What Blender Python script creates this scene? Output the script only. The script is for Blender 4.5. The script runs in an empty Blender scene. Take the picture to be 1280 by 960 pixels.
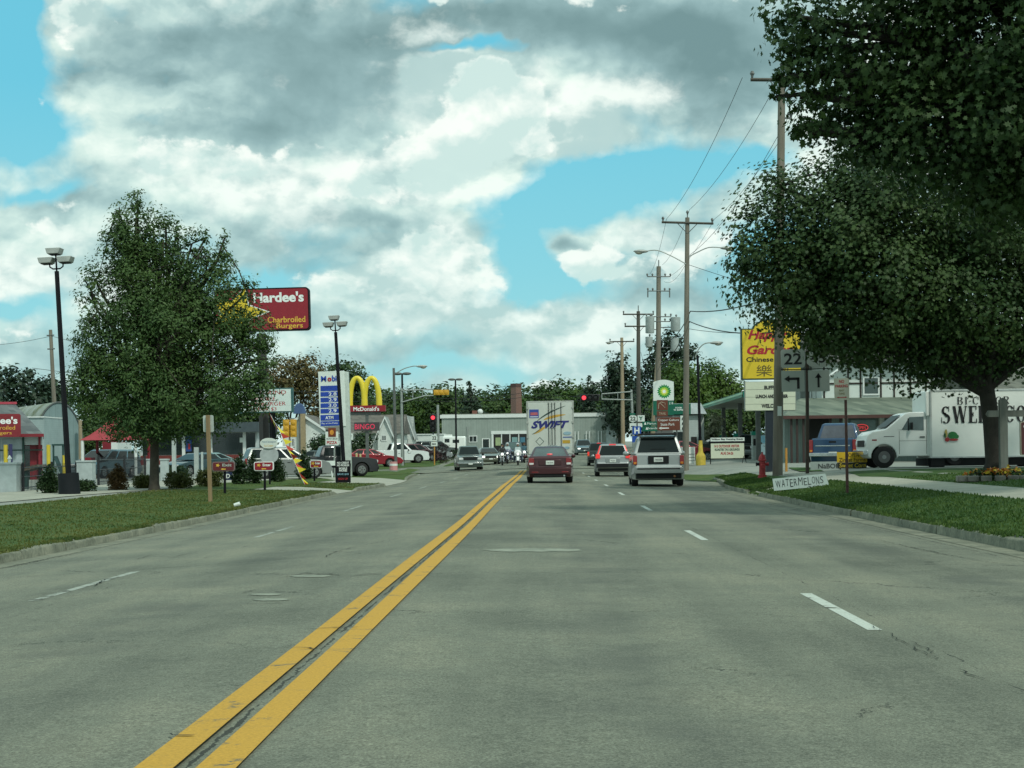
import bpy, bmesh, math, random
import numpy as np
from mathutils import Vector, Matrix, noise
random.seed(7); RNG = np.random.default_rng(11)
C = bpy.context.scene.collection
F = 2050.0; HC = 1.2; VX, VY = 681.0, 569.0; ROLL = math.radians(0.7)
CR, SR = math.cos(ROLL), math.sin(ROLL)

# ------------------------------------------------------------ camera
def uv(px, py):
    dx, dy = px - VX, VY - py
    return dx * CR + dy * SR, -dx * SR + dy * CR
def P(px, py, d):
    u, v = uv(px, py)
    return Vector((u * d / F, d, HC + v * d / F))
def sm(a, b, x):
    t = min(1.0, max(0.0, (x - a) / (b - a))); return t * t * (3 - 2 * t)
def kL(Y):
    if Y < 60: return -7.8
    if Y < 75: return -7.8 + 0.5 * sm(60, 75, Y)
    return -7.3 - 1.4 * sm(80, 112, Y)
def kR(Y):
    return 6.13 + 1.3 * sm(52, 74, Y) - 0.5 * sm(80, 100, Y)
def kerb_on(side, Y):
    if side > 0: return (Y < 47.5) or (50.0 < Y < 73.5) or (90 < Y < 108)
    return (Y < 61.5) or (66 < Y < 75.5) or (92 < Y < 112)
def g(Y):
    Y = min(Y, 260.0); t = (Y - 112) / 12.0
    return 0.216 * math.log1p(math.exp(t)) + 0.09 * sm(25, 65, Y)
def R(X):
    return 0.041 * (X + 1.42) if X < -1.42 else -0.015 * (X + 1.42)
def H(X, Y):
    l, r = kL(Y), kR(Y)
    if X <= l:
        s = l - X
        st = 0.14 if kerb_on(-1, Y) else 0.14 * sm(0, 2.0, s)
        h = R(l) + st + 0.12 * min(1, s / 6.2)
    elif X >= r:
        s = X - r
        st = 0.14 if kerb_on(1, Y) else 0.14 * sm(0, 2.0, s)
        h = R(r) + st + 0.27 * min(1, s / 1.9) + 0.2 * min(1, max(0, (s - 1.9) / 3.5))
    else:
        h = R(X)
    return h + g(Y)
def G(px, py):
    u, v = uv(px, py); d = 6.0
    while d < 420:
        if HC + v * d / F <= H(u * d / F, d): break
        d *= 1.01
    a, b = d / 1.01, d
    for _ in range(30):
        m = (a + b) / 2
        if HC + v * m / F <= H(u * m / F, m): b = m
        else: a = m
    return Vector((u * b / F, b, H(u * b / F, b)))
def base(px, d):
    """ground point seen in column px at depth d"""
    X = (px - VX) * d / F
    for _ in range(6):
        z = H(X, d); v = (z - HC) * F / d
        dx = (px - VX); dy = (v + dx * SR) / CR
        X = (dx * CR + dy * SR) * d / F
    return Vector((X, d, H(X, d)))

# ------------------------------------------------------------ materials
MC = {}
def s2l(c):
    c /= 255.0
    return c / 12.92 if c < 0.04045 else ((c + 0.055) / 1.055) ** 2.4
def rgb(r, g_, b, k=1.0): return (s2l(r) * k, s2l(g_) * k, s2l(b) * k)
def nn(nt, t, **kw):
    n = nt.nodes.new(t)
    for k, v in kw.items():
        if k.startswith('i_'): n.inputs[k[2:].replace('_', ' ')].default_value = v
        elif k.startswith('n'): n.inputs[int(k[1:])].default_value = v
        else: setattr(n, k, v)
    return n
def ramp(nt, fac, stops):
    r = nt.nodes.new('ShaderNodeValToRGB')
    e = r.color_ramp.elements
    while len(e) < len(stops): e.new(0.5)
    for el, (p, c) in zip(e, stops):
        el.position = p; el.color = (*c, 1) if len(c) == 3 else c
    nt.links.new(fac, r.inputs[0]); return r.outputs[0]
def mathn(nt, op, a, b=None, clamp=False):
    n = nt.nodes.new('ShaderNodeMath'); n.operation = op; n.use_clamp = clamp
    for i, x in enumerate((a, b)):
        if x is None: continue
        if isinstance(x, (int, float)): n.inputs[i].default_value = x
        else: nt.links.new(x, n.inputs[i])
    return n.outputs[0]
def mixc(nt, f, a, b, mode='MIX'):
    n = nt.nodes.new('ShaderNodeMix'); n.data_type = 'RGBA'; n.blend_type = mode
    for i, x in ((0, f), (6, a), (7, b)):
        if isinstance(x, (int, float)): n.inputs[i].default_value = x
        elif isinstance(x, tuple): n.inputs[i].default_value = (*x[:3], 1)
        else: nt.links.new(x, n.inputs[i])
    return n.outputs[2]
def noi(nt, vec, scale, detail=4, rough=0.6, out='Fac', dist=0):
    n = nn(nt, 'ShaderNodeTexNoise'); n.inputs['Scale'].default_value = scale
    n.inputs['Detail'].default_value = detail; n.inputs['Roughness'].default_value = rough
    n.inputs['Distortion'].default_value = dist
    nt.links.new(vec, n.inputs['Vector']); return n.outputs[out]
def newmat(name):
    m = bpy.data.materials.new(name); m.use_nodes = True
    nt = m.node_tree; b = nt.nodes['Principled BSDF']
    return m, nt, b
def setup(nt, kind='Object'):
    tc = nt.nodes.new('ShaderNodeTexCoord'); return tc.outputs[kind]
def M(name, col=None, rough=0.6, metal=0.0, var=0.18, scale=3.0, bump=0.0, emit=None, es=1.0, coat=0.0, spec=None, streak=False):
    if name in MC: return MC[name]
    m, nt, b = newmat(name); v = setup(nt)
    if streak:
        mp = nn(nt, 'ShaderNodeMapping'); mp.inputs['Scale'].default_value = (1, 1, 0.12)
        nt.links.new(v, mp.inputs[0]); v2 = mp.outputs[0]
    else: v2 = v
    f = noi(nt, v2, scale, 5, 0.65)
    lo = tuple(c * (1 - var) for c in col); hi = tuple(min(1, c * (1 + var)) for c in col)
    nt.links.new(ramp(nt, f, [(0.3, lo), (0.7, hi)]), b.inputs['Base Color'])
    b.inputs['Roughness'].default_value = rough; b.inputs['Metallic'].default_value = metal
    if spec is not None: b.inputs['Specular IOR Level'].default_value = spec
    if coat: b.inputs['Coat Weight'].default_value = coat; b.inputs['Coat Roughness'].default_value = 0.05
    if bump:
        bn = nn(nt, 'ShaderNodeBump'); bn.inputs['Strength'].default_value = bump; bn.inputs['Distance'].default_value = 0.02
        nt.links.new(noi(nt, v2, scale * 6, 4), bn.inputs['Height']); nt.links.new(bn.outputs[0], b.inputs['Normal'])
    if emit:
        b.inputs['Emission Color'].default_value = (*emit, 1); b.inputs['Emission Strength'].default_value = es
    MC[name] = m; return m
def paint(name, col, var=0.06, metal=0.0, rough=0.35):
    return M('paint_' + name, col, rough, metal, var, 1.5, coat=0.6)
def leafmat(name, dark, light, scale=0.5, trans=0.25):
    if name in MC: return MC[name]
    m, nt, b = newmat(name); v = setup(nt)
    geo = nn(nt, 'ShaderNodeNewGeometry')
    n1 = noi(nt, v, scale, 3)
    f = mathn(nt, 'ADD', mathn(nt, 'MULTIPLY', n1, 1.0), mathn(nt, 'MULTIPLY', geo.outputs['Random Per Island'], 0.22))
    col = ramp(nt, f, [(0.35, dark), (0.85, light)])
    nt.links.new(col, b.inputs['Base Color'])
    b.inputs['Roughness'].default_value = 0.55; b.inputs['Specular IOR Level'].default_value = 0.25
    tr = nn(nt, 'ShaderNodeBsdfTranslucent'); nt.links.new(mixc(nt, 1.0, col, (1.0, 1.15, 0.6), 'MULTIPLY'), tr.inputs[0])
    mx = nn(nt, 'ShaderNodeMixShader'); mx.inputs[0].default_value = trans
    nt.links.new(b.outputs[0], mx.inputs[1]); nt.links.new(tr.outputs[0], mx.inputs[2])
    nt.links.new(mx.outputs[0], nt.nodes['Material Output'].inputs[0])
    MC[name] = m; return m

# ------------------------------------------------------------ mesh builder
class MB:
    def __init__(s): s.v = []; s.f = []; s.m = []; s.mats = []; s.T = Matrix.Identity(4)
    def mi(s, m):
        if m not in s.mats: s.mats.append(m)
        return s.mats.index(m)
    def add(s, vs, fs, m):
        o = len(s.v); T = s.T
        s.v += [tuple(T @ Vector(p)) for p in vs]
        k = s.mi(m)
        for f in fs: s.f.append([o + i for i in f]); s.m.append(k)
        return s
    def box(s, c, d, m, rz=0.0, ch=0.0):
        x, y, z = (q / 2 for q in d)
        co, si = math.cos(rz), math.sin(rz)
        vs = []
        for a in (-1, 1):
            for b in (-1, 1):
                for e in (-1, 1):
                    px, py = a * x, b * y
                    vs.append((c[0] + px * co - py * si, c[1] + px * si + py * co, c[2] + e * z))
        return s.add(vs, [(0, 1, 3, 2), (4, 6, 7, 5), (0, 4, 5, 1), (2, 3, 7, 6), (0, 2, 6, 4), (1, 5, 7, 3)], m)
    def bb(s, x0, x1, y0, y1, z0, z1, m): return s.box(((x0 + x1) / 2, (y0 + y1) / 2, (z0 + z1) / 2), (x1 - x0, y1 - y0, z1 - z0), m)
    def cyl(s, p0, p1, r0, r1, m, n=10, cap=True):
        return s.tube([p0, p1], [r0, r1], m, n, cap)
    def tube(s, pts, rs, m, n=8, cap=True):
        pts = [Vector(p) for p in pts]
        if not isinstance(rs, (list, tuple)): rs = [rs] * len(pts)
        vs = []; prev = None
        for i, p in enumerate(pts):
            t = (pts[min(i + 1, len(pts) - 1)] - pts[max(i - 1, 0)])
            t = t.normalized() if t.length > 1e-9 else Vector((0, 0, 1))
            a = prev if prev is not None else (Vector((1, 0, 0)) if abs(t.x) < 0.9 else Vector((0, 1, 0)))
            a = (a - t * a.dot(t)).normalized(); prev = a; b = t.cross(a)
            for k in range(n):
                w = 2 * math.pi * k / n
                vs.append(tuple(p + (a * math.cos(w) + b * math.sin(w)) * rs[i]))
        fs = []
        for i in range(len(pts) - 1):
            for k in range(n):
                q = (k + 1) % n
                fs.append((i * n + k, i * n + q, (i + 1) * n + q, (i + 1) * n + k))
        if cap: fs += [tuple(range(n))[::-1], tuple((len(pts) - 1) * n + k for k in range(n))]
        return s.add(vs, fs, m)
    def prism(s, poly, y0, y1, m, axis='y', cap2=None):
        """poly in (x,z), extruded along y (axis y) ; axis x: poly in (y,z) extruded along x ; axis z: poly (x,y)"""
        n = len(poly)
        def q(p, t):
            return (p[0], t, p[1]) if axis == 'y' else ((t, p[0], p[1]) if axis == 'x' else (p[0], p[1], t))
        vs = [q(p, y0) for p in poly] + [q(p, y1) for p in poly]
        s.add(vs, [tuple(range(n)), tuple(range(n, 2 * n))[::-1]] + [(i, i + n, (i + 1) % n + n, (i + 1) % n) for i in range(n)], m)
        return s
    def ell(s, c, r, m, nu=12, nv=8):
        vs = []; fs = []
        for j in range(nv + 1):
            a = math.pi * j / nv
            for i in range(nu):
                b = 2 * math.pi * i / nu
                vs.append((c[0] + r[0] * math.sin(a) * math.cos(b), c[1] + r[1] * math.sin(a) * math.sin(b), c[2] + r[2] * math.cos(a)))
        for j in range(nv):
            for i in range(nu):
                k = (i + 1) % nu
                fs.append((j * nu + i, (j + 1) * nu + i, (j + 1) * nu + k, j * nu + k))
        return s.add(vs, fs, m)
    def quad(s, a, b, c, d, m): return s.add([a, b, c, d], [(0, 1, 2, 3)], m)
    def disc(s, c, r, m, n=20, rz=None, y=0.0, thick=0.02):
        rz = rz or r
        return s.prism([(c[0] + r * math.cos(2 * math.pi * k / n), c[1] + rz * math.sin(2 * math.pi * k / n)) for k in range(n)], y, y - thick, m)
    def text(s, body, cx, cz, m, w=None, h=None, y=0.0, bold=0.0, shear=0.0, thick=0.004, spacing=1.0, align='c'):
        vs, fs = glyphs(body, bold, shear, spacing)
        if not vs: return s
        x0 = min(p[0] for p in vs); x1 = max(p[0] for p in vs); z0 = min(p[1] for p in vs); z1 = max(p[1] for p in vs)
        kx = w / (x1 - x0) if w else None; kz = h / (z1 - z0) if h else None
        kx = kx or kz; kz = kz or kx
        ax = (x0 + x1) / 2 if align == 'c' else x0
        out = [(cx + (p[0] - ax) * kx, y - thick, cz + (p[1] - (z0 + z1) / 2) * kz) for p in vs]
        return s.add(out, fs, m)
    def build(s, name, parent=None, smooth=False, bevel=0.0, seg=2, sharp=35):
        me = bpy.data.meshes.new(name); me.from_pydata(s.v, [], s.f)
        for m in s.mats: me.materials.append(m)
        me.polygons.foreach_set('material_index', s.m)
        bm = bmesh.new(); bm.from_mesh(me)
        if smooth or bevel: bmesh.ops.remove_doubles(bm, verts=bm.verts, dist=1e-5)
        bmesh.ops.recalc_face_normals(bm, faces=bm.faces); bm.to_mesh(me); bm.free()
        if smooth or bevel:
            me.polygons.foreach_set('use_smooth', [True] * len(me.polygons))
            me.set_sharp_from_angle(angle=math.radians(sharp))
        o = bpy.data.objects.new(name, me); C.objects.link(o)
        if parent is not None: o.parent = parent
        if bevel:
            b = o.modifiers.new('bevel', 'BEVEL'); b.width = bevel; b.segments = seg; b.limit_method = 'ANGLE'; b.angle_limit = math.radians(28)
        return o
GL = {}
def glyphs(body, bold=0.0, shear=0.0, spacing=1.0):
    key = (body, bold, shear, spacing)
    if key in GL: return GL[key]
    cu = bpy.data.curves.new('t', 'FONT'); cu.body = body; cu.size = 1; cu.offset = bold; cu.shear = shear; cu.space_character = spacing
    cu.resolution_u = 3
    o = bpy.data.objects.new('t', cu); C.objects.link(o)
    dg = bpy.context.evaluated_depsgraph_get(); dg.update()
    me = bpy.data.meshes.new_from_object(o.evaluated_get(dg))
    vs = [(v.co.x, v.co.y) for v in me.vertices]; fs = [tuple(p.vertices) for p in me.polygons]
    bpy.data.objects.remove(o); bpy.data.curves.remove(cu); bpy.data.meshes.remove(me)
    GL[key] = (vs, fs); return GL[key]

def tag(o, label=None, cat=None, group=None, kind=None):
    if label: o['label'] = label
    if cat: o['category'] = cat
    if group: o['group'] = group
    if kind: o['kind'] = kind
    return o
def thing(name, label, cat, loc, rz=0.0, group=None, lean=0.0, scale=1.0):
    o = bpy.data.objects.new(name, None); C.objects.link(o)
    o.location = loc; o.rotation_euler = (0, lean, rz); o.scale = (scale,) * 3
    return tag(o, label, cat, group)
def mtx(o): return Matrix.LocRotScale(o.location, o.rotation_euler, o.scale)
def copy_thing(o, loc, rz=None, label=None, scale=None):
    def rec(a, par):
        c = a.copy(); C.objects.link(c); c.parent = par
        for ch in kids(a): rec(ch, c)
        return c
    def kids(a): return [x for x in list(C.objects) if x.parent == a]
    c = rec(o, None); c.location = loc
    if rz is not None: c.rotation_euler = (0, o.rotation_euler[1], rz)
    if scale: c.scale = (scale,) * 3
    if label: c['label'] = label
    return c

def sheet(name, pts, off, mat, step=1.5, kind='structure', px=True, hf=None):
    """a surface draped over the ground; pts are ground points"""
    ps = [G(*p) for p in pts] if px else [Vector((p[0], p[1], 0)) for p in pts]
    bm = bmesh.new(); vs = [bm.verts.new((p.x, p.y, 0)) for p in ps]
    f = bm.faces.new(vs); bmesh.ops.triangulate(bm, faces=[f])
    xs = [p.x for p in ps]; ys = [p.y for p in ps]
    x = math.floor(min(xs) / step) * step + step
    sx = max(step, (max(xs) - min(xs)) / 60)
    while x < max(xs):
        bmesh.ops.bisect_plane(bm, geom=bm.verts[:] + bm.edges[:] + bm.faces[:], plane_co=(x, 0, 0), plane_no=(1, 0, 0)); x += sx
    y = math.floor(min(ys) / step) * step + step
    sy = max(step, (max(ys) - min(ys)) / 90)
    while y < max(ys):
        bmesh.ops.bisect_plane(bm, geom=bm.verts[:] + bm.edges[:] + bm.faces[:], plane_co=(0, y, 0), plane_no=(0, 1, 0)); y += sy
    hf = hf or H
    for v in bm.verts: v.co.z = hf(v.co.x, v.co.y) + off
    for fc in bm.faces:
        if fc.normal.z < 0: fc.normal_flip()
    me = bpy.data.meshes.new(name); bm.normal_update()
    bmesh.ops.recalc_face_normals(bm, faces=bm.faces)
    if bm.faces and sum(fc.normal.z for fc in bm.faces) < 0: bmesh.ops.reverse_faces(bm, faces=bm.faces)
    bm.to_mesh(me); bm.free(); me.materials.append(mat)
    o = bpy.data.objects.new(name, me); C.objects.link(o); o['kind'] = kind
    return o
# ------------------------------------------------------------ camera, world, sun
cam = bpy.data.cameras.new('camera'); co = bpy.data.objects.new('camera', cam); C.objects.link(co)
bpy.context.scene.camera = co
cam.sensor_width = 36; cam.lens = 36 * F / 1280; cam.clip_end = 3000; cam.clip_start = 0.1
cam.shift_x = -41 / 1280; cam.shift_y = 89 / 1280
co.matrix_world = Matrix.Translation((0, 0, HC)) @ Matrix(((1, 0, 0, 0), (0, 0, -1, 0), (0, 1, 0, 0), (0, 0, 0, 1))) @ Matrix.Rotation(-ROLL, 4, 'Z')
sc = bpy.context.scene
sc.view_settings.view_transform = 'Standard'; sc.view_settings.look = 'None'
sc.view_settings.use_white_balance = True; sc.view_settings.white_balance_temperature = 6500; sc.view_settings.white_balance_tint = 5
sc.view_settings.exposure = 0.06; sc.view_settings.gamma = 1
sc.render.engine = 'CYCLES'
SUN_EL, SUN_AZ = math.radians(50), math.radians(146)     # azimuth from +Y towards +X
w = bpy.data.worlds.new('World'); sc.world = w; w.use_nodes = True
nt = w.node_tree; nt.nodes.clear()
tc = nn(nt, 'ShaderNodeTexCoord'); sx = nn(nt, 'ShaderNodeSeparateXYZ'); nt.links.new(tc.outputs['Generated'], sx.inputs[0])
az = mathn(nt, 'ARCTAN2', sx.outputs[0], sx.outputs[1])
hl = mathn(nt, 'SQRT', mathn(nt, 'ADD', mathn(nt, 'MULTIPLY', sx.outputs[0], sx.outputs[0]), mathn(nt, 'MULTIPLY', sx.outputs[1], sx.outputs[1])))
el = mathn(nt, 'ARCTAN2', sx.outputs[2], hl)
cx = nn(nt, 'ShaderNodeCombineXYZ'); nt.links.new(az, cx.inputs[0]); nt.links.new(el, cx.inputs[1])
pv = cx.outputs[0]
def vm(op, a, b=None, out=0):
    n = nn(nt, 'ShaderNodeVectorMath'); n.operation = op
    for i, x in enumerate((a, b)):
        if x is None: continue
        if isinstance(x, tuple): n.inputs[i].default_value = x
        elif isinstance(x, (int, float)): n.inputs[3].default_value = x
        else: nt.links.new(x, n.inputs[i])
    return n.outputs[out]
def warp(p, s, amt, det):
    c = noi(nt, p, s, det, 0.62, 'Color')
    return vm('ADD', p, vm('MULTIPLY', vm('SUBTRACT', c, (0.5, 0.5, 0.5)), (amt, amt * 0.75, 0)))
pw = warp(warp(pv, 10, 0.075, 4), 45, 0.014, 4)
def blobs(p, lst):
    tot = None
    for (px, py, rx, ry, a) in lst:
        u, v = uv(px, py); c = (math.atan(u / F), math.atan(v / F), 0)
        q = vm('MULTIPLY', vm('SUBTRACT', p, c), (F / rx, F / ry, 0))
        d = vm('DOT_PRODUCT', q, q, out=1)
        e = mathn(nt, 'MULTIPLY', mathn(nt, 'EXPONENT', mathn(nt, 'MULTIPLY', d, -1.0)), a)
        tot = e if tot is None else mathn(nt, 'ADD', tot, e)
    return tot
# clear-blue openings
blue = blobs(pw, [(5, 90, 45, 110, 1.3), (55, 185, 60, 38, .75), (700, 245, 100, 36, 1.1), (815, 212, 85, 24, 1.1), (650, 325, 42, 40, .8), (590, 66, 70, 9, .8),
                  (60, 260, 60, 10, .5), (945, 195, 50, 22, .8), (330, 355, 50, 14, .5), (560, 458, 110, 20, .45), (20, 385, 55, 14, .5), (700, 365, 90, 26, .55), (1000, 330, 80, 40, .5),
                  (2600, 300, 500, 160, 1.2), (-1500, 250, 420, 130, 1.1), (700, -900, 900, 230, 1.1), (-700, -450, 500, 150, 1.0), (2200, -300, 420, 190, 1.2)])
dark = blobs(pw, [(390, 105, 130, 75, .95), (310, 175, 60, 26, .6), (500, 130, 40, 60, .45), (740, 30, 300, 42, 1.15), (900, 95, 110, 60, .9), (200, 60, 130, 40, .55), (420, 285, 200, 14, .55),
                  (330, 322, 60, 22, .5), (430, 322, 60, 18, .35), (715, 305, 26, 13, .95), (60, 215, 60, 20, .35), (530, 405, 150, 8, .6), (120, 270, 90, 16, .35), (830, 290, 55, 35, .5), (840, 375, 70, 22, .6),
                  (980, 260, 60, 30, .5), (500, 440, 200, 10, .4), (850, 345, 60, 9, .4), (60, 430, 80, 22, .4),
                  (0, -500, 900, 200, .8), (2000, 100, 500, 120, .7), (-1600, 500, 500, 60, .5), (1500, -700, 600, 200, .7)])
brt = blobs(pw, [(570, 130, 110, 60, 1.1), (540, 215, 150, 40, .6), (190, 205, 110, 28, .7), (460, 245, 120, 22, .5), (85, 20, 30, 45, .5), (545, 300, 45, 28, .9), (500, 365, 90, 28, 1.0), (640, 145, 90, 50, .7), (330, 150, 40, 20, -.3), (610, 320, 40, 20, .4),
                 (790, 345, 40, 12, .6), (30, 345, 60, 40, .5), (230, 245, 50, 20, .35), (730, 345, 30, 20, .4), (240, 430, 180, 18, .35), (470, 410, 100, 9, .4)])
def vor(p, sc_, det):
    n = nn(nt, 'ShaderNodeTexVoronoi'); n.feature = 'SMOOTH_F1'; n.voronoi_dimensions = '2D'; n.inputs['Scale'].default_value = sc_; n.inputs['Detail'].default_value = det
    n.inputs['Roughness'].default_value = .5; n.inputs['Smoothness'].default_value = .5; nt.links.new(p, n.inputs['Vector']); return n.outputs['Distance']
def bil(p):  # billowing detail, 0..1
    v_ = mathn(nt, 'SUBTRACT', 1.0, mathn(nt, 'MULTIPLY', vor(p, 10, 5), 1.1))
    return mathn(nt, 'ADD', mathn(nt, 'MULTIPLY', v_, .30), mathn(nt, 'MULTIPLY', noi(nt, p, 8, 9, 0.54), .70))
sq = vm('MULTIPLY', warp(pv, 16, 0.03, 5), (1.0, 1.5, 1.0))
sq2 = vm('ADD', sq, (0.004, -0.012, 0))
n1 = bil(sq); n2 = bil(sq2)
relief = mathn(nt, 'MULTIPLY', mathn(nt, 'SUBTRACT', n1, n2), 5.0)
cov = mathn(nt, 'SUBTRACT', mathn(nt, 'ADD', mathn(nt, 'MULTIPLY', n1, 1.3), mathn(nt, 'MULTIPLY', mathn(nt, 'ADD', brt, dark), .35)), mathn(nt, 'MULTIPLY', blue, .85))
cmask = ramp(nt, cov, [(0.13, (0, 0, 0)), (0.30, (.45,) * 3), (0.5, (1, 1, 1))])
relief = mathn(nt, 'MULTIPLY', relief, mathn(nt, 'SUBTRACT', 1.0, mathn(nt, 'MULTIPLY', dark, .75)))
shade = mathn(nt, 'ADD', mathn(nt, 'ADD', mathn(nt, 'SUBTRACT', mathn(nt, 'MULTIPLY', brt, .62), mathn(nt, 'MULTIPLY', dark, .95)), relief), mathn(nt, 'MULTIPLY', n1, 0.75))
sh01 = mathn(nt, 'MULTIPLY', mathn(nt, 'ADD', shade, 1.0), 0.4, True)
ccol = ramp(nt, sh01, [(0.06, rgb(118, 148, 152)), (0.26, rgb(148, 178, 182)), (0.44, rgb(182, 209, 209)), (0.60, rgb(212, 233, 228)), (0.80, rgb(245, 254, 247))])
sky = nn(nt, 'ShaderNodeTexSky'); sky.sky_type = 'NISHITA'; sky.sun_disc = False; sky.sun_elevation = SUN_EL; sky.sun_rotation = SUN_AZ
skyc = mixc(nt, 1.0, sky.outputs[0], (0.052, 0.092, 0.088), 'MULTIPLY')
skyc = mixc(nt, 0.78, skyc, rgb(116, 206, 232))
hz = ramp(nt, el, [(0.0, (.75,) * 3), (0.11, (.25,) * 3), (0.22, (0, 0, 0))])
skyc = mixc(nt, hz, skyc, rgb(172, 222, 224))
full = mixc(nt, cmask, skyc, ccol)
def mr(x, a, b):
    n = nn(nt, 'ShaderNodeMapRange'); n.interpolation_type = 'SMOOTHSTEP'; n.inputs[1].default_value = a; n.inputs[2].default_value = b; nt.links.new(x, n.inputs[0]); return n.outputs[0]
def cumulus(off, s1, s2, thr, wb, wd, wl, dl, grey, white, soft=.035):
    p0 = vm('MULTIPLY', vm('ADD', warp(pv, 30, 0.012, 4), off), (1.0, 1.35, 1.0)); p1 = vm('ADD', p0, (dl * -.35, dl, 0))
    def D(p): return noi(nt, p, s1, 9, .56)
    rg = mathn(nt, 'SUBTRACT', mathn(nt, 'ADD', mathn(nt, 'MULTIPLY', brt, wb), mathn(nt, 'MULTIPLY', dark, wd)), mathn(nt, 'MULTIPLY', blue, wl))
    d0 = mathn(nt, 'ADD', D(p0), rg); d1 = mathn(nt, 'ADD', D(p1), rg)
    a = mr(d0, thr, thr + soft); wh = mathn(nt, 'SUBTRACT', 1.0, mr(d1, thr - .04, thr + .13))
    wh = mathn(nt, 'ADD', wh, mathn(nt, 'MULTIPLY', relief, 1.7), True)
    return a, mixc(nt, wh, grey, white)
for (off, s1, s2, thr, wb, wd, wl, dl, gy, wt, sf) in (
    ((1.31, .72, 0), 7, 16, .50, .13, -.03, .20, .022, rgb(184, 210, 210), rgb(248, 254, 249), .10),
    ((.47, .43, 0), 13, 24, .565, .15, -.10, .12, .012, rgb(208, 230, 227), rgb(252, 255, 250), .05)):
    a_, c_ = cumulus(off, s1, s2, thr, wb, wd, wl, dl, gy, wt, sf); full = mixc(nt, mathn(nt, 'MULTIPLY', a_, .9), full, c_)
full = mixc(nt, mathn(nt, 'MULTIPLY', hz, 0.45), full, rgb(178, 220, 220))
bg = nn(nt, 'ShaderNodeBackground'); nt.links.new(full, bg.inputs[0]); bg.inputs[1].default_value = 1.0
ow = nn(nt, 'ShaderNodeOutputWorld'); nt.links.new(bg.outputs[0], ow.inputs[0])
w.cycles.sampling_method = 'MANUAL'; w.cycles.sample_map_resolution = 512
sl = bpy.data.lights.new('sun', 'SUN'); sl.energy = 2.1; sl.angle = math.radians(4); sl.color = (1.0, 0.97, 0.88)
so = bpy.data.objects.new('sun', sl); C.objects.link(so)
so.rotation_euler = (Matrix.Rotation(-SUN_AZ, 4, 'Z') @ Matrix.Rotation(-(math.pi / 2 - SUN_EL), 4, 'X')).to_euler()
so.location = (0, 0, 60)

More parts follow.
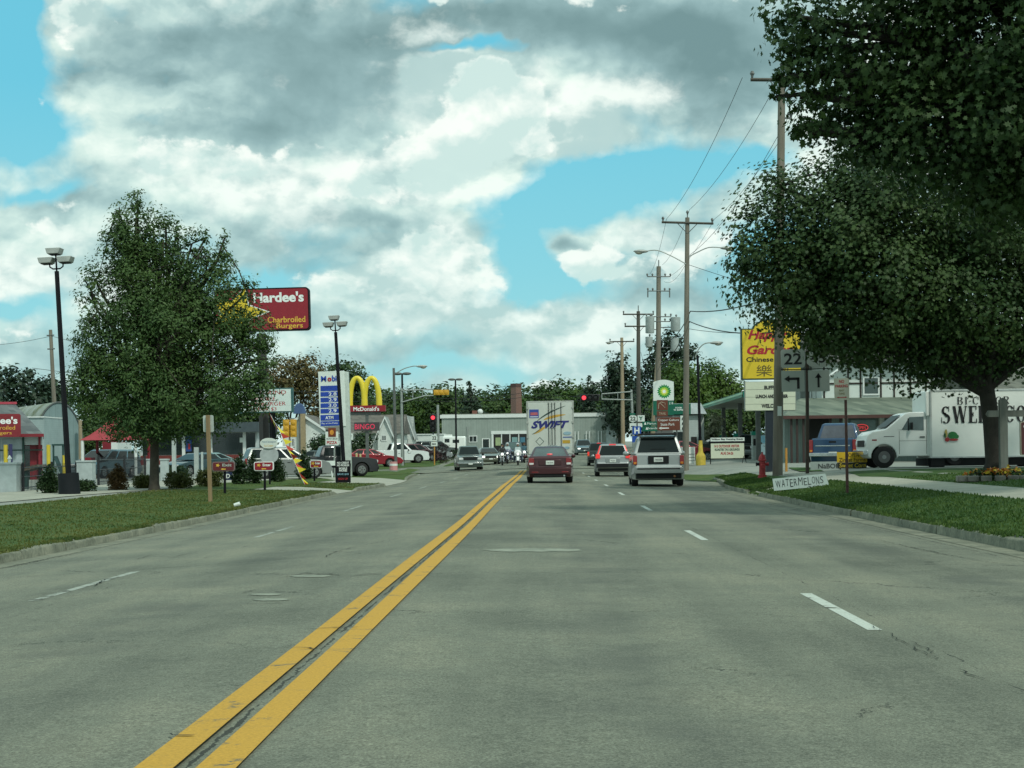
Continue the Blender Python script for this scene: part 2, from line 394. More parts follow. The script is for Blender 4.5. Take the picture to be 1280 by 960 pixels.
# ------------------------------------------------------------ ground materials
def road_mat():
    m, nt, b = newmat('asphalt_road'); v = setup(nt)
    sp = nn(nt, 'ShaderNodeSeparateXYZ'); nt.links.new(v, sp.inputs[0]); X = sp.outputs[0]; Y = sp.outputs[1]
    grain = noi(nt, v, 70, 4, 0.9); grain2 = noi(nt, v, 17, 4, 0.75); big = noi(nt, v, 0.35, 5, 0.65)
    mp = nn(nt, 'ShaderNodeMapping'); mp.inputs['Scale'].default_value = (1, 0.06, 1); nt.links.new(v, mp.inputs[0])
    strk = noi(nt, mp.outputs[0], 1.1, 4, 0.6)
    col = ramp(nt, mathn(nt, 'ADD', mathn(nt, 'MULTIPLY', big, .55), mathn(nt, 'MULTIPLY', strk, .45)),
               [(0.38, (0.116, 0.126, 0.098)), (0.5, (0.164, 0.175, 0.134)), (0.62, (0.212, 0.216, 0.160))])
    gr = ramp(nt, grain, [(0.32, (.25,) * 3), (0.5, (1,) * 3), (0.68, (2.0,) * 3)])
    col = mixc(nt, 0.9, col, gr, 'MULTIPLY')
    gr2 = ramp(nt, grain2, [(0.30, (.72,) * 3), (0.52, (1,) * 3), (0.75, (1.25,) * 3)])
    col = mixc(nt, 0.8, col, gr2, 'MULTIPLY')
    # oil-dark centre of each lane, broken by noise
    wob = mathn(nt, 'MULTIPLY', mathn(nt, 'SUBTRACT', noi(nt, mp.outputs[0], 2.5, 3), .5), .8)
    def band(x0, wd):
        d = mathn(nt, 'DIVIDE', mathn(nt, 'SUBTRACT', mathn(nt, 'ADD', X, wob), x0), wd)
        return mathn(nt, 'EXPONENT', mathn(nt, 'MULTIPLY', mathn(nt, 'MULTIPLY', d, d), -1))
    oil = mathn(nt, 'MULTIPLY', mathn(nt, 'ADD', band(0.45, .5), mathn(nt, 'ADD', band(4.1, .6), band(-3.2, .6))), ramp(nt, noi(nt, v, .8, 4), [(.4, (0, 0, 0)), (.65, (1, 1, 1))]))
    col = mixc(nt, mathn(nt, 'MULTIPLY', oil, .45), col, (0.07, 0.078, 0.07))
    # fine pock marks
    pk = ramp(nt, noi(nt, v, 9, 5, .9), [(.66, (0, 0, 0)), (.70, (1, 1, 1))])
    pk = mathn(nt, 'MULTIPLY', pk, ramp(nt, noi(nt, v, .7, 3), [(.45, (0, 0, 0)), (.6, (1, 1, 1))]))
    col = mixc(nt, mathn(nt, 'MULTIPLY', pk, .6), col, (0.04, 0.045, 0.04))
    # cracks: warped voronoi edges
    wp = nn(nt, 'ShaderNodeVectorMath'); wp.operation = 'ADD'; nt.links.new(v, wp.inputs[0])
    wc = noi(nt, v, 1.6, 6, .75, 'Color'); sc_ = nn(nt, 'ShaderNodeVectorMath'); sc_.operation = 'SCALE'; sc_.inputs[3].default_value = 1.1
    nt.links.new(wc, sc_.inputs[0]); nt.links.new(sc_.outputs[0], wp.inputs[1])
    mp2 = nn(nt, 'ShaderNodeMapping'); mp2.inputs['Scale'].default_value = (0.16, 0.34, 1); nt.links.new(wp.outputs[0], mp2.inputs[0])
    vo = nn(nt, 'ShaderNodeTexVoronoi'); vo.feature = 'DISTANCE_TO_EDGE'; vo.voronoi_dimensions = '2D'; vo.inputs['Scale'].default_value = 1.0
    nt.links.new(mp2.outputs[0], vo.inputs['Vector'])
    wid = mathn(nt, 'MULTIPLY', ramp(nt, noi(nt, v, .55, 4, .7), [(.47, (0, 0, 0)), (.70, (1, 1, 1))]), .0065)
    ck = mathn(nt, 'LESS_THAN', vo.outputs['Distance'], wid)
    def line(x0, wd, amp, thr):
        o = mathn(nt, 'ADD', mathn(nt, 'MULTIPLY', mathn(nt, 'SUBTRACT', noi(nt, v, 2.2, 6, .8), .5), amp), x0)
        d = mathn(nt, 'ABSOLUTE', mathn(nt, 'SUBTRACT', X, o))
        wv = mathn(nt, 'MULTIPLY', ramp(nt, noi(nt, v, 1.3, 5, .8), [(thr, (0, 0, 0)), (thr + .15, (1, 1, 1))]), wd)
        return mathn(nt, 'LESS_THAN', d, wv)
    for a in ((-1.43, .013, .12, .40), (2.48, .007, .14, .47), (5.55, .014, .12, .42), (-4.6, .010, .5, .5), (-7.4, .02, .12, .45)):
        ck = mathn(nt, 'MAXIMUM', ck, line(*a))
    col = mixc(nt, mathn(nt, 'MULTIPLY', ck, .8), col, (0.022, 0.024, 0.022))
    # concrete gutter pan beside each kerb is paler
    nt.links.new(col, b.inputs['Base Color']); b.inputs['Roughness'].default_value = .85; b.inputs['Specular IOR Level'].default_value = .25
    bn = nn(nt, 'ShaderNodeBump'); bn.inputs['Strength'].default_value = .5; bn.inputs['Distance'].default_value = .01
    nt.links.new(mathn(nt, 'SUBTRACT', grain, mathn(nt, 'MULTIPLY', ck, 2)), bn.inputs['Height']); nt.links.new(bn.outputs[0], b.inputs['Normal'])
    return m
ROAD = road_mat()
def ground_mat(name, cols, sc1, sc2, rough=.9, bump=.3):
    m, nt, b = newmat(name); v = setup(nt)
    f = mathn(nt, 'ADD', mathn(nt, 'MULTIPLY', noi(nt, v, sc1, 5, .7), .55), mathn(nt, 'MULTIPLY', noi(nt, v, sc2, 4, .7), .45))
    nt.links.new(ramp(nt, f, [(.34, cols[0]), (.5, cols[1]), (.66, cols[2])]), b.inputs['Base Color'])
    b.inputs['Roughness'].default_value = rough; b.inputs['Specular IOR Level'].default_value = .15
    bn = nn(nt, 'ShaderNodeBump'); bn.inputs['Strength'].default_value = bump; bn.inputs['Distance'].default_value = .05
    nt.links.new(noi(nt, v, sc2, 3), bn.inputs['Height']); nt.links.new(bn.outputs[0], b.inputs['Normal'])
    return m
LOT = ground_mat('lot_paving', [(.17, .19, .17), (.24, .255, .225), (.32, .33, .28)], .25, 9)
CONC = ground_mat('pale_concrete', [(.25, .26, .215), (.34, .345, .285), (.42, .42, .35)], .8, 14)
KERB = ground_mat('kerb_concrete', [(.09, .10, .075), (.18, .19, .145), (.29, .29, .22)], 1.7, 12)
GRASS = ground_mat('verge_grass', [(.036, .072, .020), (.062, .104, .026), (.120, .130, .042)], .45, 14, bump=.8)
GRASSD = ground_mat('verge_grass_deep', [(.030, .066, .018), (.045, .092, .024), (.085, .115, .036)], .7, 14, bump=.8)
def worn(name, col, thr, sc_=1.0):
    m, nt, b = newmat(name); v = setup(nt)
    grain = noi(nt, v, 55, 3, .8); n = noi(nt, v, 3.0 * sc_, 7, .78)
    c = mixc(nt, .6, col, ramp(nt, grain, [(.3, (.6,) * 3), (.5, (1,) * 3), (.7, (1.3,) * 3)]), 'MULTIPLY')
    mp = nn(nt, 'ShaderNodeMapping'); mp.inputs['Scale'].default_value = (.6, 3.2, 1); nt.links.new(v, mp.inputs[0])
    c2 = mathn(nt, 'MULTIPLY', ramp(nt, noi(nt, mp.outputs[0], 1.6, 7, .82), [(.60, (0, 0, 0)), (.62, (1, 1, 1)), (.645, (0, 0, 0))]), 1)
    f = mathn(nt, 'MAXIMUM', ramp(nt, n, [(thr, (0, 0, 0)), (thr + .06, (1, 1, 1))]), mathn(nt, 'MULTIPLY', c2, .7))
    nt.links.new(mixc(nt, f, c, (.11, .115, .09)), b.inputs['Base Color']); b.inputs['Roughness'].default_value = .75; b.inputs['Specular IOR Level'].default_value = .2
    return m
YEL = worn('yellow_line_paint', (.50, .29, .045), .585); WHT = worn('white_line_paint', (.48, .52, .46), .55)
WHTF = worn('faded_white_line_paint', (.34, .37, .32), .50)

# ------------------------------------------------------------ ground sheet (one sheet to the horizon)
xs = sorted(set([-900, -500, -300, -200, -140, -100, -80, -60, -50, -40, -34, -28, -24, -20, -17, -14.2] + [20, 24, 30, 40, 55, 80, 120, 180, 300, 500, 900] + [13, 14, 16, 18] + [11.4, 12]))
ys = [-60, -20, -5] + [i * 2.0 for i in range(0, 68)] + [136 + 6 * i for i in range(0, 22)] + [280, 320, 400, 520, 700, 900]
def gcols(Y):
    l, r = kL(Y), kR(Y)
    return [x for x in xs if x <= -14.2] + [l - 6.2, l - 4, l - 2, l - 1, l - .16, l - .15, l - .05, (l + r) / 2, r + .05, r + .15, r + .16, r + 1, r + 1.9, r + 3, r + 4.2, r + 5.4] + [x for x in xs if x >= 14]
def far(X, Y):
    if kL(Y) - .1 < X < kR(Y) + .1: return R(max(min(X, kR(Y)), kL(Y))) + g(Y) - .10
    return H(X, Y)
vs = []; fs = []; nc = len(gcols(0))
for Y in ys:
    for X in gcols(Y): vs.append((X, Y, far(X, Y)))
for j in range(len(ys) - 1):
    for i in range(nc - 1): fs.append((j * nc + i, j * nc + i + 1, (j + 1) * nc + i + 1, (j + 1) * nc + i))
mb = MB(); mb.add(vs, fs, LOT); tag(mb.build('ground'), kind='structure')

# main road, draped strip between the kerbs
def strip(name, ya, yb, fl, fr, off, mat, dy=1.0, nx=8, kind='structure'):
    vs = []; fs = []; n = int(math.ceil((yb - ya) / dy))
    for j in range(n + 1):
        Y = ya + (yb - ya) * j / n
        for i in range(nx + 1):
            X = fl(Y) + (fr(Y) - fl(Y)) * i / nx; vs.append((X, Y, Hr(X, Y) + off))
    for j in range(n):
        for i in range(nx): fs.append((j * (nx + 1) + i, j * (nx + 1) + i + 1, (j + 1) * (nx + 1) + i + 1, (j + 1) * (nx + 1) + i))
    mb = MB(); mb.add(vs, fs, mat); return tag(mb.build(name), kind=kind)
def Hr(X, Y):
    if kL(Y) - .5 < X < kR(Y) + .5: return R(max(min(X, kR(Y)), kL(Y))) + g(Y)
    return H(X, Y)
strip('road', -12, 116, lambda Y: kL(Y), lambda Y: kR(Y), 0.0, ROAD, nx=12)
sheet('crossing_road', [(-34, 116), (30, 116), (34, 134), (14, 150), (12, 196), (-14, 196), (-16, 150), (-34, 136)], .03, ROAD, step=1.2, px=False)
strip('gutter_left', -12, 112, lambda Y: kL(Y) + .0, lambda Y: kL(Y) + .42, .005, KERB, nx=1)
strip('gutter_right', -12, 108, lambda Y: kR(Y) - .42, lambda Y: kR(Y), .005, KERB, nx=1)
# painted lines
for c in (-1.42 - .126, -1.42 + .126):
    strip('yellow_centre_line', -12, 108, lambda Y, c=c: c - .084 + .009 * math.sin(Y * .31 + c), lambda Y, c=c: c + .084 + .009 * math.sin(Y * .23 + c * 3), .003, YEL, nx=1)
y = -0.7 - 12.2
while y < 108:
    if y > -10: strip('white_lane_dash', y, y + 3.05, lambda Y: 2.30 - .052, lambda Y: 2.30 + .052, .003, WHT, nx=1)
    strip('faded_lane_dash', max(-11.5, y + 4.3), y + 8.3, lambda Y: -4.95 - .055, lambda Y: -4.95 + .055, .003, WHTF, nx=1)
    y += 12.2
# kerbs: individual worn stones merged per run
def kerb_run(name, side, ya, yb, endtaper=True):
    fn = kR if side > 0 else kL
    mb = MB(); y = ya; r = random.Random(int(ya * 7) + side)
    while y < yb - .05:
        L = min(r.uniform(1.6, 3.2), yb - y); y2 = y + L - r.uniform(.02, .05)
        hh = .14 + r.uniform(-.012, .015); sh = r.uniform(-.015, .015)
        n = max(2, int(L / .35)); vs = []; fs = []
        for i in range(n + 1):
            Y = y + (y2 - y) * i / n; X = fn(Y) + sh
            t = 1.0
            if endtaper: t = min(1, (Y - ya) / 1.2 + .25, (yb - Y) / 1.2 + .25)
            z0 = R(fn(Y)) + g(Y); k = z0 + (hh + r.uniform(-.008, .008)) * t
            prof = [(X - side * .012, z0 - .2), (X + side * .004, k - .03), (X + side * .03 + side * r.uniform(-.006, .006), k), (X + side * .15, k + .004), (X + side * .17, z0 - .2)]
            vs += [(p[0], Y, p[1]) for p in prof]
        for i in range(n):
            for q in range(4): fs.append((i * 5 + q, i * 5 + q + 1, (i + 1) * 5 + q + 1, (i + 1) * 5 + q))
        fs += [(0, 1, 2, 3, 4), tuple(n * 5 + q for q in (4, 3, 2, 1, 0))]
        mb.add(vs, fs, KERB); y += L
    return tag(mb.build(name, smooth=True, sharp=50), kind='structure')
kerb_run('kerb', -1, -12, 61.5); kerb_run('kerb', -1, 66, 75.5); kerb_run('kerb', -1, 92, 112)
kerb_run('kerb', 1, -12, 47.5); kerb_run('kerb', 1, 50, 73.5); kerb_run('kerb', 1, 90, 108)

# verges, sidewalks, aprons (draped a little above the ground sheet)
def Hk(X, Y): return max(H(X, Y), H(X, Y))
def vs_(side, ya, yb, w0, w1, name, mat, off=.012):
    if side < 0: return strip(name, ya, yb, lambda Y: kL(Y) - w1(Y), lambda Y: kL(Y) - w0(Y), off, mat, nx=8)
    return strip(name, ya, yb, lambda Y: kR(Y) + w0(Y), lambda Y: kR(Y) + w1(Y), off, mat, nx=8)
def Hr(X, Y, _H=H):
    return _H(X, Y)
K = lambda v: (lambda Y: v)
vs_(-1, -12, 61.5, K(.155), lambda Y: 6.5 + .9 * math.sin(Y * .07) if Y > 6 else 6.5, 'grass_verge', GRASS)
vs_(-1, 66, 75.5, K(.155), K(7), 'grass_verge', GRASS)
vs_(-1, 92, 112, K(.155), lambda Y: 1.2 + (112 - Y) * .2, 'grass_verge', GRASS)
vs_(-1, 61.5, 66, K(.0), K(9), 'driveway_apron', CONC, .02)
vs_(-1, 75.5, 92, K(.0), K(12), 'driveway_apron', CONC, .02)
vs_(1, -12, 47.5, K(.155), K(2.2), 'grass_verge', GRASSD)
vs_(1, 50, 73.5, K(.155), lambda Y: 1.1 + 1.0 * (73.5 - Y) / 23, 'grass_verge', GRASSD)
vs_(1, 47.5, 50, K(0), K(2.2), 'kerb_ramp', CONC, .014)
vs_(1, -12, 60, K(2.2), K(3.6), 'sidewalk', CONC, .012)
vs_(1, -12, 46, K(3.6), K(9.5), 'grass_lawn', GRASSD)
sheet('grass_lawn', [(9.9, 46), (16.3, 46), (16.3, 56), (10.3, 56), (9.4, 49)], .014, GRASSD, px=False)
sheet('grass_strip', [(852, 592), (905, 593), (932, 597.5), (905, 598), (857, 600.5)], .02, GRASS, step=.8)
sheet('grass_strip', [(985, 585), (1018, 585), (1030, 590), (1000, 590)], .03, GRASSD, step=.8)
# left: frontage drive, islands
sheet('frontage_drive', [(-16.2, 20), (-15.6, 40), (-15.0, 54), (-14.4, 61), (-14.0, 78), (-19.4, 78), (-19.6, 20)], .02, CONC, px=False)
sheet('grass_bed', [(250, 606), (400, 598), (420, 601), (300, 614), (225, 614)], .03, GRASS, step=.8)
sheet('grass_island', [(430, 590.5), (480, 585), (541, 589), (510, 592.5), (440, 596)], .03, GRASS, step=1)
sheet('grass_island', [(360, 588), (470, 582), (572, 575), (574, 582), (540, 584), (470, 588), (430, 589)], .04, GRASS, step=1)

# grass blades on the near verges
def blades(name, n, regions, h0, mat, wd=.012):
    pts = []
    for (side, ya, yb, a, b, wt) in regions:
        k = int(n * wt)
        Y = ya + (yb - ya) * RNG.random(k) ** 1.3
        for yy in Y:
            s = a + (b - a) * RNG.random()
            X = (kR(yy) + s) if side > 0 else (kL(yy) - s)
            pts.append((X, yy, H(X, yy)))
    p = np.array(pts); k = len(p); th = RNG.random(k) * 2 * np.pi; hh = h0 * (.5 + RNG.random(k) ** 2 * 1.3)
    ww = wd * (.7 + RNG.random(k)) * (1 + p[:, 1] / 30)
    dx = np.cos(th) * ww; dy = np.sin(th) * ww; lx = (RNG.random((k, 2)) - .5) * hh[:, None] * .9
    v = np.empty((k, 3, 3)); v[:, 0] = p - np.stack([dx, dy, 0 * dx + .01], 1); v[:, 1] = p + np.stack([dx, dy, 0 * dx - .01], 1)
    v[:, 2] = p + np.stack([lx[:, 0], lx[:, 1], hh], 1)
    return leafmesh(name, v, mat)
def leafmesh(name, v, mat, parent=None, mats=None, midx=None):
    k, q = v.shape[0], v.shape[1]
    me = bpy.data.meshes.new(name); me.vertices.add(k * q); me.vertices.foreach_set('co', v.reshape(-1).astype(np.float32))
    me.loops.add(k * q); me.loops.foreach_set('vertex_index', np.arange(k * q, dtype=np.int32))
    me.polygons.add(k); me.polygons.foreach_set('loop_start', np.arange(0, k * q, q, dtype=np.int32))
    for m in ([mat] if mats is None else mats): me.materials.append(m)
    if midx is not None: me.polygons.foreach_set('material_index', midx.astype(np.int32))
    me.update(calc_edges=True); me.validate()
    o = bpy.data.objects.new(name, me); C.objects.link(o)
    if parent is not None: o.parent = parent
    return o
BL1 = leafmat('grass_blades', (.032, .072, .016), (.145, .150, .042), .9, .2)
BL2 = leafmat('grass_blades_deep', (.024, .066, .014), (.085, .135, .030), .8, .2)
tag(blades('grass', 62000, [(-1, 20, 61, .12, 6.4, .75), (-1, 66, 75, .15, 6, .08), (-1, 18, 60, .05, .35, .12)], .032, BL1), kind='stuff')
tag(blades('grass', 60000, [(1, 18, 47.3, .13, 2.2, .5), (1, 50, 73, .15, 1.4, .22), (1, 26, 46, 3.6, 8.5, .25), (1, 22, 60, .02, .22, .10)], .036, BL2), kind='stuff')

# repairs and tar-dark cracks in the road surface, each a thin sheet on the asphalt
PATCH = ground_mat('repair_patch', [(.15, .17, .14), (.24, .26, .21), (.33, .35, .28)], 2.5, 9)
TARC = ground_mat('open_crack', [(.018, .02, .018), (.03, .034, .03), (.06, .065, .055)], 3, 20)
def oval(name, px, py, rx, ry, mat, off, n=22, seed=0):
    r = random.Random(seed); sheet(name, [(px + rx * math.cos(a) * r.uniform(.9, 1.05), py + ry * math.sin(a) * r.uniform(.75, 1.1)) for a in [6.2832 * k / n for k in range(n)]], off, mat, step=.7, hf=lambda x, y: R(x) + g(y))
oval('road_patch', 668, 688, 64, 2.4, PATCH, .005, seed=1); oval('road_patch', 338, 750, 24, 1.6, PATCH, .005, seed=2); oval('road_patch', 332, 743.5, 20, 1.4, PATCH, .005, seed=6); oval('road_patch', 388, 720.5, 26, 1.5, PATCH, .005, seed=3)
def crackline(pts, w_, seed=0, off=.009):
    r = random.Random(seed); q = []
    P3 = [G(*p) for p in pts]
    for i in range(len(P3) - 1):
        n = max(3, int((P3[i + 1] - P3[i]).length / .07))
        for k in range(n): q.append(P3[i].lerp(P3[i + 1], k / n) + Vector((r.uniform(-.022, .022), r.uniform(-.03, .03), 0)))
    vs = []; fs = []; n = len(q)
    for i in range(n - 1):
        t = (q[i + 1] - q[i]); t.z = 0; s_ = Vector((-t.y, t.x, 0)).normalized(); ww = w_ * r.uniform(.15, 1.0) * math.sin(math.pi * (i + .6) / n) ** .5
        for sg in (-1, 1): p = q[i] + s_ * ww * sg; vs.append((p.x, p.y, R(p.x) + g(p.y) + off))
    for i in range(n - 2): fs.append((2 * i, 2 * i + 1, 2 * i + 3, 2 * i + 2))
    m_ = MB(); m_.add(vs, fs, TARC); tag(m_.build('road_crack'), kind='structure')
for i, (pts, w_) in enumerate([([(434, 721), (460, 718), (492, 717)], .022), ([(310, 756), (345, 755), (372, 753)], .014), ([(302, 742), (318, 738), (345, 735)], .010), ([(350, 723), (380, 717), (410, 718), (434, 721)], .012), ([(383, 787), (412, 786), (440, 785), (470, 786)], .016),
        ([(362, 811), (395, 812), (420, 814)], .014), ([(208, 920), (235, 922), (262, 922)], .013), ([(258, 860), (290, 858), (335, 860)], .008), ([(404, 698), (420, 690), (450, 683)], .012), ([(450, 683), (500, 673), (560, 668)], .010),
        ([(118, 733), (128, 726), (140, 723)], .02), ([(1085, 782), (1110, 792), (1150, 815), (1180, 830)], .007), ([(1200, 838), (1222, 848), (1250, 855)], .010), ([(1140, 803), (1160, 812), (1175, 824)], .006), ([(1100, 676), (1150, 687), (1200, 697), (1280, 710)], .012),
        ([(834, 741), (853, 742)], .010), ([(170, 700), (190, 694), (220, 691)], .012), ([(185, 696), (215, 697), (250, 690)], .010), ([(0, 712), (30, 706), (60, 699), (110, 690)], .014), ([(955, 634), (985, 641), (1050, 652)], .012)]):
    crackline(pts, w_, i)
# ------------------------------------------------------------ vegetation
BARK = M('bark', (.055, .048, .036), .9, 0, .35, 6, bump=.6)
BARKD = M('bark_dark', (.030, .027, .022), .9, 0, .35, 6, bump=.6)
L_ASH = leafmat('leaf_ash', (.032, .074, .022), (.084, .140, .040), .45, .22)
L_MAP = leafmat('leaf_maple', (.018, .048, .015), (.060, .100, .028), .5, .2)
L_MAP2 = leafmat('leaf_silver_maple', (.016, .044, .014), (.052, .092, .028), .5, .25)
L_PINE = leafmat('leaf_pine', (.010, .025, .014), (.028, .052, .026), .4, .05)
L_FAR = leafmat('leaf_far', (.020, .048, .014), (.070, .115, .026), .12, .15)
L_FARL = leafmat('leaf_far_light', (.040, .085, .015), (.105, .165, .032), .15, .2)
L_BRN = leafmat('leaf_turning', (.045, .060, .018), (.16, .105, .040), .2, .2)
L_SHR = leafmat('leaf_shrub', (.014, .034, .012), (.034, .065, .020), 1.5, .1)
L_SHB = leafmat('leaf_shrub_olive', (.050, .070, .018), (.11, .12, .035), 1.5, .15)
L_SHN = leafmat('leaf_shrub_rust', (.060, .045, .018), (.13, .075, .03), 1.5, .15)
L_PUR = leafmat('leaf_purple', (.020, .014, .016), (.050, .028, .030), 1.0, .1)
MAPLE = np.array([(0, -.5), (.12, -.22), (.48, -.30), (.34, -.02), (.50, .22), (.20, .20), (0, .55), (-.20, .20), (-.50, .22), (-.34, -.02), (-.48, -.30), (-.12, -.22)])
LANCE = np.array([(0, -.5), (.20, -.12), (.17, .2), (0, .55), (-.17, .2), (-.20, -.12)])
DIAM = np.array([(0, -.5), (.34, 0), (0, .5), (-.34, 0)])
CN = None
def leaves(cent, size, shape, rnd=.35, up=.25, droop=0.0, nrm=None):
    """cent (k,3), returns (k,q,3) polygons with random orientation"""
    k = len(cent)
    n = RNG.normal(size=(k, 3)) * (.42 if nrm is not None else 1)
    if nrm is not None: n += nrm * 1.1; n[:, 2] += .35 + up
    else: n[:, 2] = np.abs(n[:, 2]) + up
    n /= np.linalg.norm(n, axis=1)[:, None]
    a = RNG.normal(size=(k, 3)); a[:, 2] -= droop; a -= n * (a * n).sum(1)[:, None]; a /= np.linalg.norm(a, axis=1)[:, None]
    b = np.cross(n, a); s = size * (1 + (RNG.random(k) - .5) * 2 * rnd)
    q = shape
    return cent[:, None, :] + (b[:, None, :] * q[None, :, 0, None] + a[:, None, :] * q[None, :, 1, None]) * s[:, None, None]
def clumps(ells, n_cl, per, cr, shell=.55, flat=.8):
    """ells: list of (center Vector, (rx,ry,rz)); returns leaf centres"""
    vol = np.array([r[0] * r[1] * r[2] for _, r in ells]) ** .8; vol /= vol.sum()
    out = []; cc = []; nv = []
    for (c, r), w in zip(ells, vol):
        k = max(9, int(n_cl * w))
        d = RNG.normal(size=(k, 3)); d /= np.linalg.norm(d, axis=1)[:, None]
        rad = shell + (1.02 - shell) * RNG.random(k) ** .7; inner = RNG.random(k) < .3; rad[inner] = RNG.random(inner.sum()) ** .4 * shell * 1.2
        p = np.array(c) + d * rad[:, None] * np.array(r)
        cc.append(p)
        cs = min(cr, min(r) * .6); pr_ = max(5, int(per * min(1, cs / cr) ** 1.5))
        o = RNG.normal(size=(k, pr_, 3)); o /= np.linalg.norm(o, axis=2)[:, :, None]; o *= RNG.random((k, pr_, 1)) ** .45 * 1.55
        nv.append((o / 1.55 + d[:, None, :] * rad[:, None, None] * .6).reshape(-1, 3))
        o = o * cs * np.array([1, 1, flat]) * (.6 + .8 * RNG.random((k, 1, 1)))
        out.append((p[:, None, :] + o).reshape(-1, 3))
    global CN
    CN = np.concatenate(nv); return np.concatenate(out), np.concatenate(cc)
def limb_pts(a, b, sag=.15, n=5, r=None):
    a = Vector(a); b = Vector(b); r = r or random
    L = (b - a).length; pts = []
    for i in range(n + 1):
        t = i / n; p = a.lerp(b, t)
        p.z += math.sin(math.pi * t) * L * sag
        if 0 < i < n: p += Vector((r.uniform(-1, 1), r.uniform(-1, 1), r.uniform(-1, 1))) * L * .035
        pts.append(p)
    return pts
def tree(name, label, px, d, ells_px, trunk_r, n_cl, per, cr, leaf, lmat, shape=DIAM, bark=None, fork=.32, group=None, cat='tree',
         depth_k=1.0, limbs=True, loc=None, shell=.55, up=.25, droop=0.0, extra_limbs=6, seed=1):
    r = random.Random(seed); bark = bark or BARK
    b0 = Vector(loc) if loc else base(px, d)
    rt = thing(name, label, cat, b0, group=group)
    ells = []
    for e in ells_px:
        c = P(e[0], e[1], d) - b0; c.y = (e[4] if len(e) > 4 else r.uniform(-.35, .35) * e[2] * d / F)
        ells.append((c, (e[2] * d / F, e[2] * d / F * depth_k, e[3] * d / F)))
    lc, cc = clumps(ells, n_cl, per, cr, shell)
    kp = lc[:, 2] > .15; nv_ = CN[kp]; lc = lc[kp]
    cro = leafmesh('crown', leaves(lc, leaf, shape, up=up, droop=droop, nrm=nv_), lmat, rt)
    top = max(c.z + rr[2] for c, rr in ells); fz = top * fork
    mb = MB(); tx = sum(c.x for c, _ in ells) / len(ells) * .3
    fpt = Vector((tx * .3, 0, fz))
    mb.tube([(0, 0, -.3), (0, 0, .02), (0, 0, .25), (tx * .1, 0, fz * .5), fpt], [trunk_r * 1.5, trunk_r * 1.35, trunk_r * 1.08, trunk_r * .95, trunk_r * .85], bark, 12)
    mb.build('trunk', rt, smooth=True)
    if limbs:
        mb = MB()
        tgt = [c for c, rr in ells] + [Vector(cc[r.randrange(len(cc))]) for _ in range(extra_limbs)]
        for i, t in enumerate(tgt):
            s = fpt * r.uniform(.75, 1.0) if i >= len(ells) else fpt * r.uniform(.9, 1.0)
            s.z = fz * r.uniform(.8, 1.0)
            q = limb_pts(s, t, .10, 5, r); k = trunk_r * (.55 if i < len(ells) else .34)
            mb.tube(q, [k * (1 - .75 * j / 5) + .01 for j in range(6)], bark, 7)
            for _ in range(3):
                j = r.randrange(2, 6); e = Vector(cc[r.randrange(len(cc))])
                if (e - q[j]).length < 4.0:
                    q2 = limb_pts(q[j], e, .05, 3, r); mb.tube(q2, [k * .35, k * .25, k * .15, .008], bark, 5)
        mb.build('limbs', rt, smooth=True)
    return rt
# big maple behind the right verge
tree('maple_tree', 'huge round dark green maple shading the lettered white box truck', 1244, 52,
     [(1085, 340, 140, 110), (985, 325, 70, 95), (1150, 265, 165, 100), (1235, 375, 130, 95), (1038, 398, 58, 44), (1024, 434, 20, 12), (1110, 425, 85, 45), (955, 300, 42, 62), (1310, 300, 130, 130),
      (1370, 390, 110, 80), (1180, 440, 70, 36), (975, 235, 34, 36), (1040, 232, 60, 45), (930, 345, 22, 42), (1060, 445, 42, 26), (1150, 470, 40, 20), (1440, 300, 120, 120), (1300, 430, 70, 36), (925, 310, 14, 26), (1000, 365, 60, 50)],
     .29, 1500, 84, .60, .125, L_MAP, MAPLE, BARKD, fork=.27, depth_k=.9, extra_limbs=22, seed=4, up=.3, droop=.3)
tree('silver_maple_tree', 'nearest tall silver maple whose pointed leaves hang over the road edge', 1700, 31,
     [(1110, 60, 120, 85), (1210, 150, 120, 95), (1015, 40, 52, 38), (1060, 130, 58, 40), (1260, 40, 150, 110), (1000, 92, 36, 20), (1065, 180, 36, 38), (1400, 150, 160, 150), (1560, 100, 200, 160),
      (1110, 190, 60, 60), (1150, -60, 150, 70), (1350, -100, 220, 120), (985, 20, 36, 28), (1000, 120, 34, 16), (990, 62, 40, 24), (985, 98, 34, 14), (1010, 165, 20, 20), (1700, -50, 220, 200), (1300, 200, 120, 100)],
     .36, 1700, 66, .44, .125, L_MAP2, MAPLE, BARKD, fork=.36, depth_k=1.1, extra_limbs=24, seed=9, up=.1, droop=1.0)
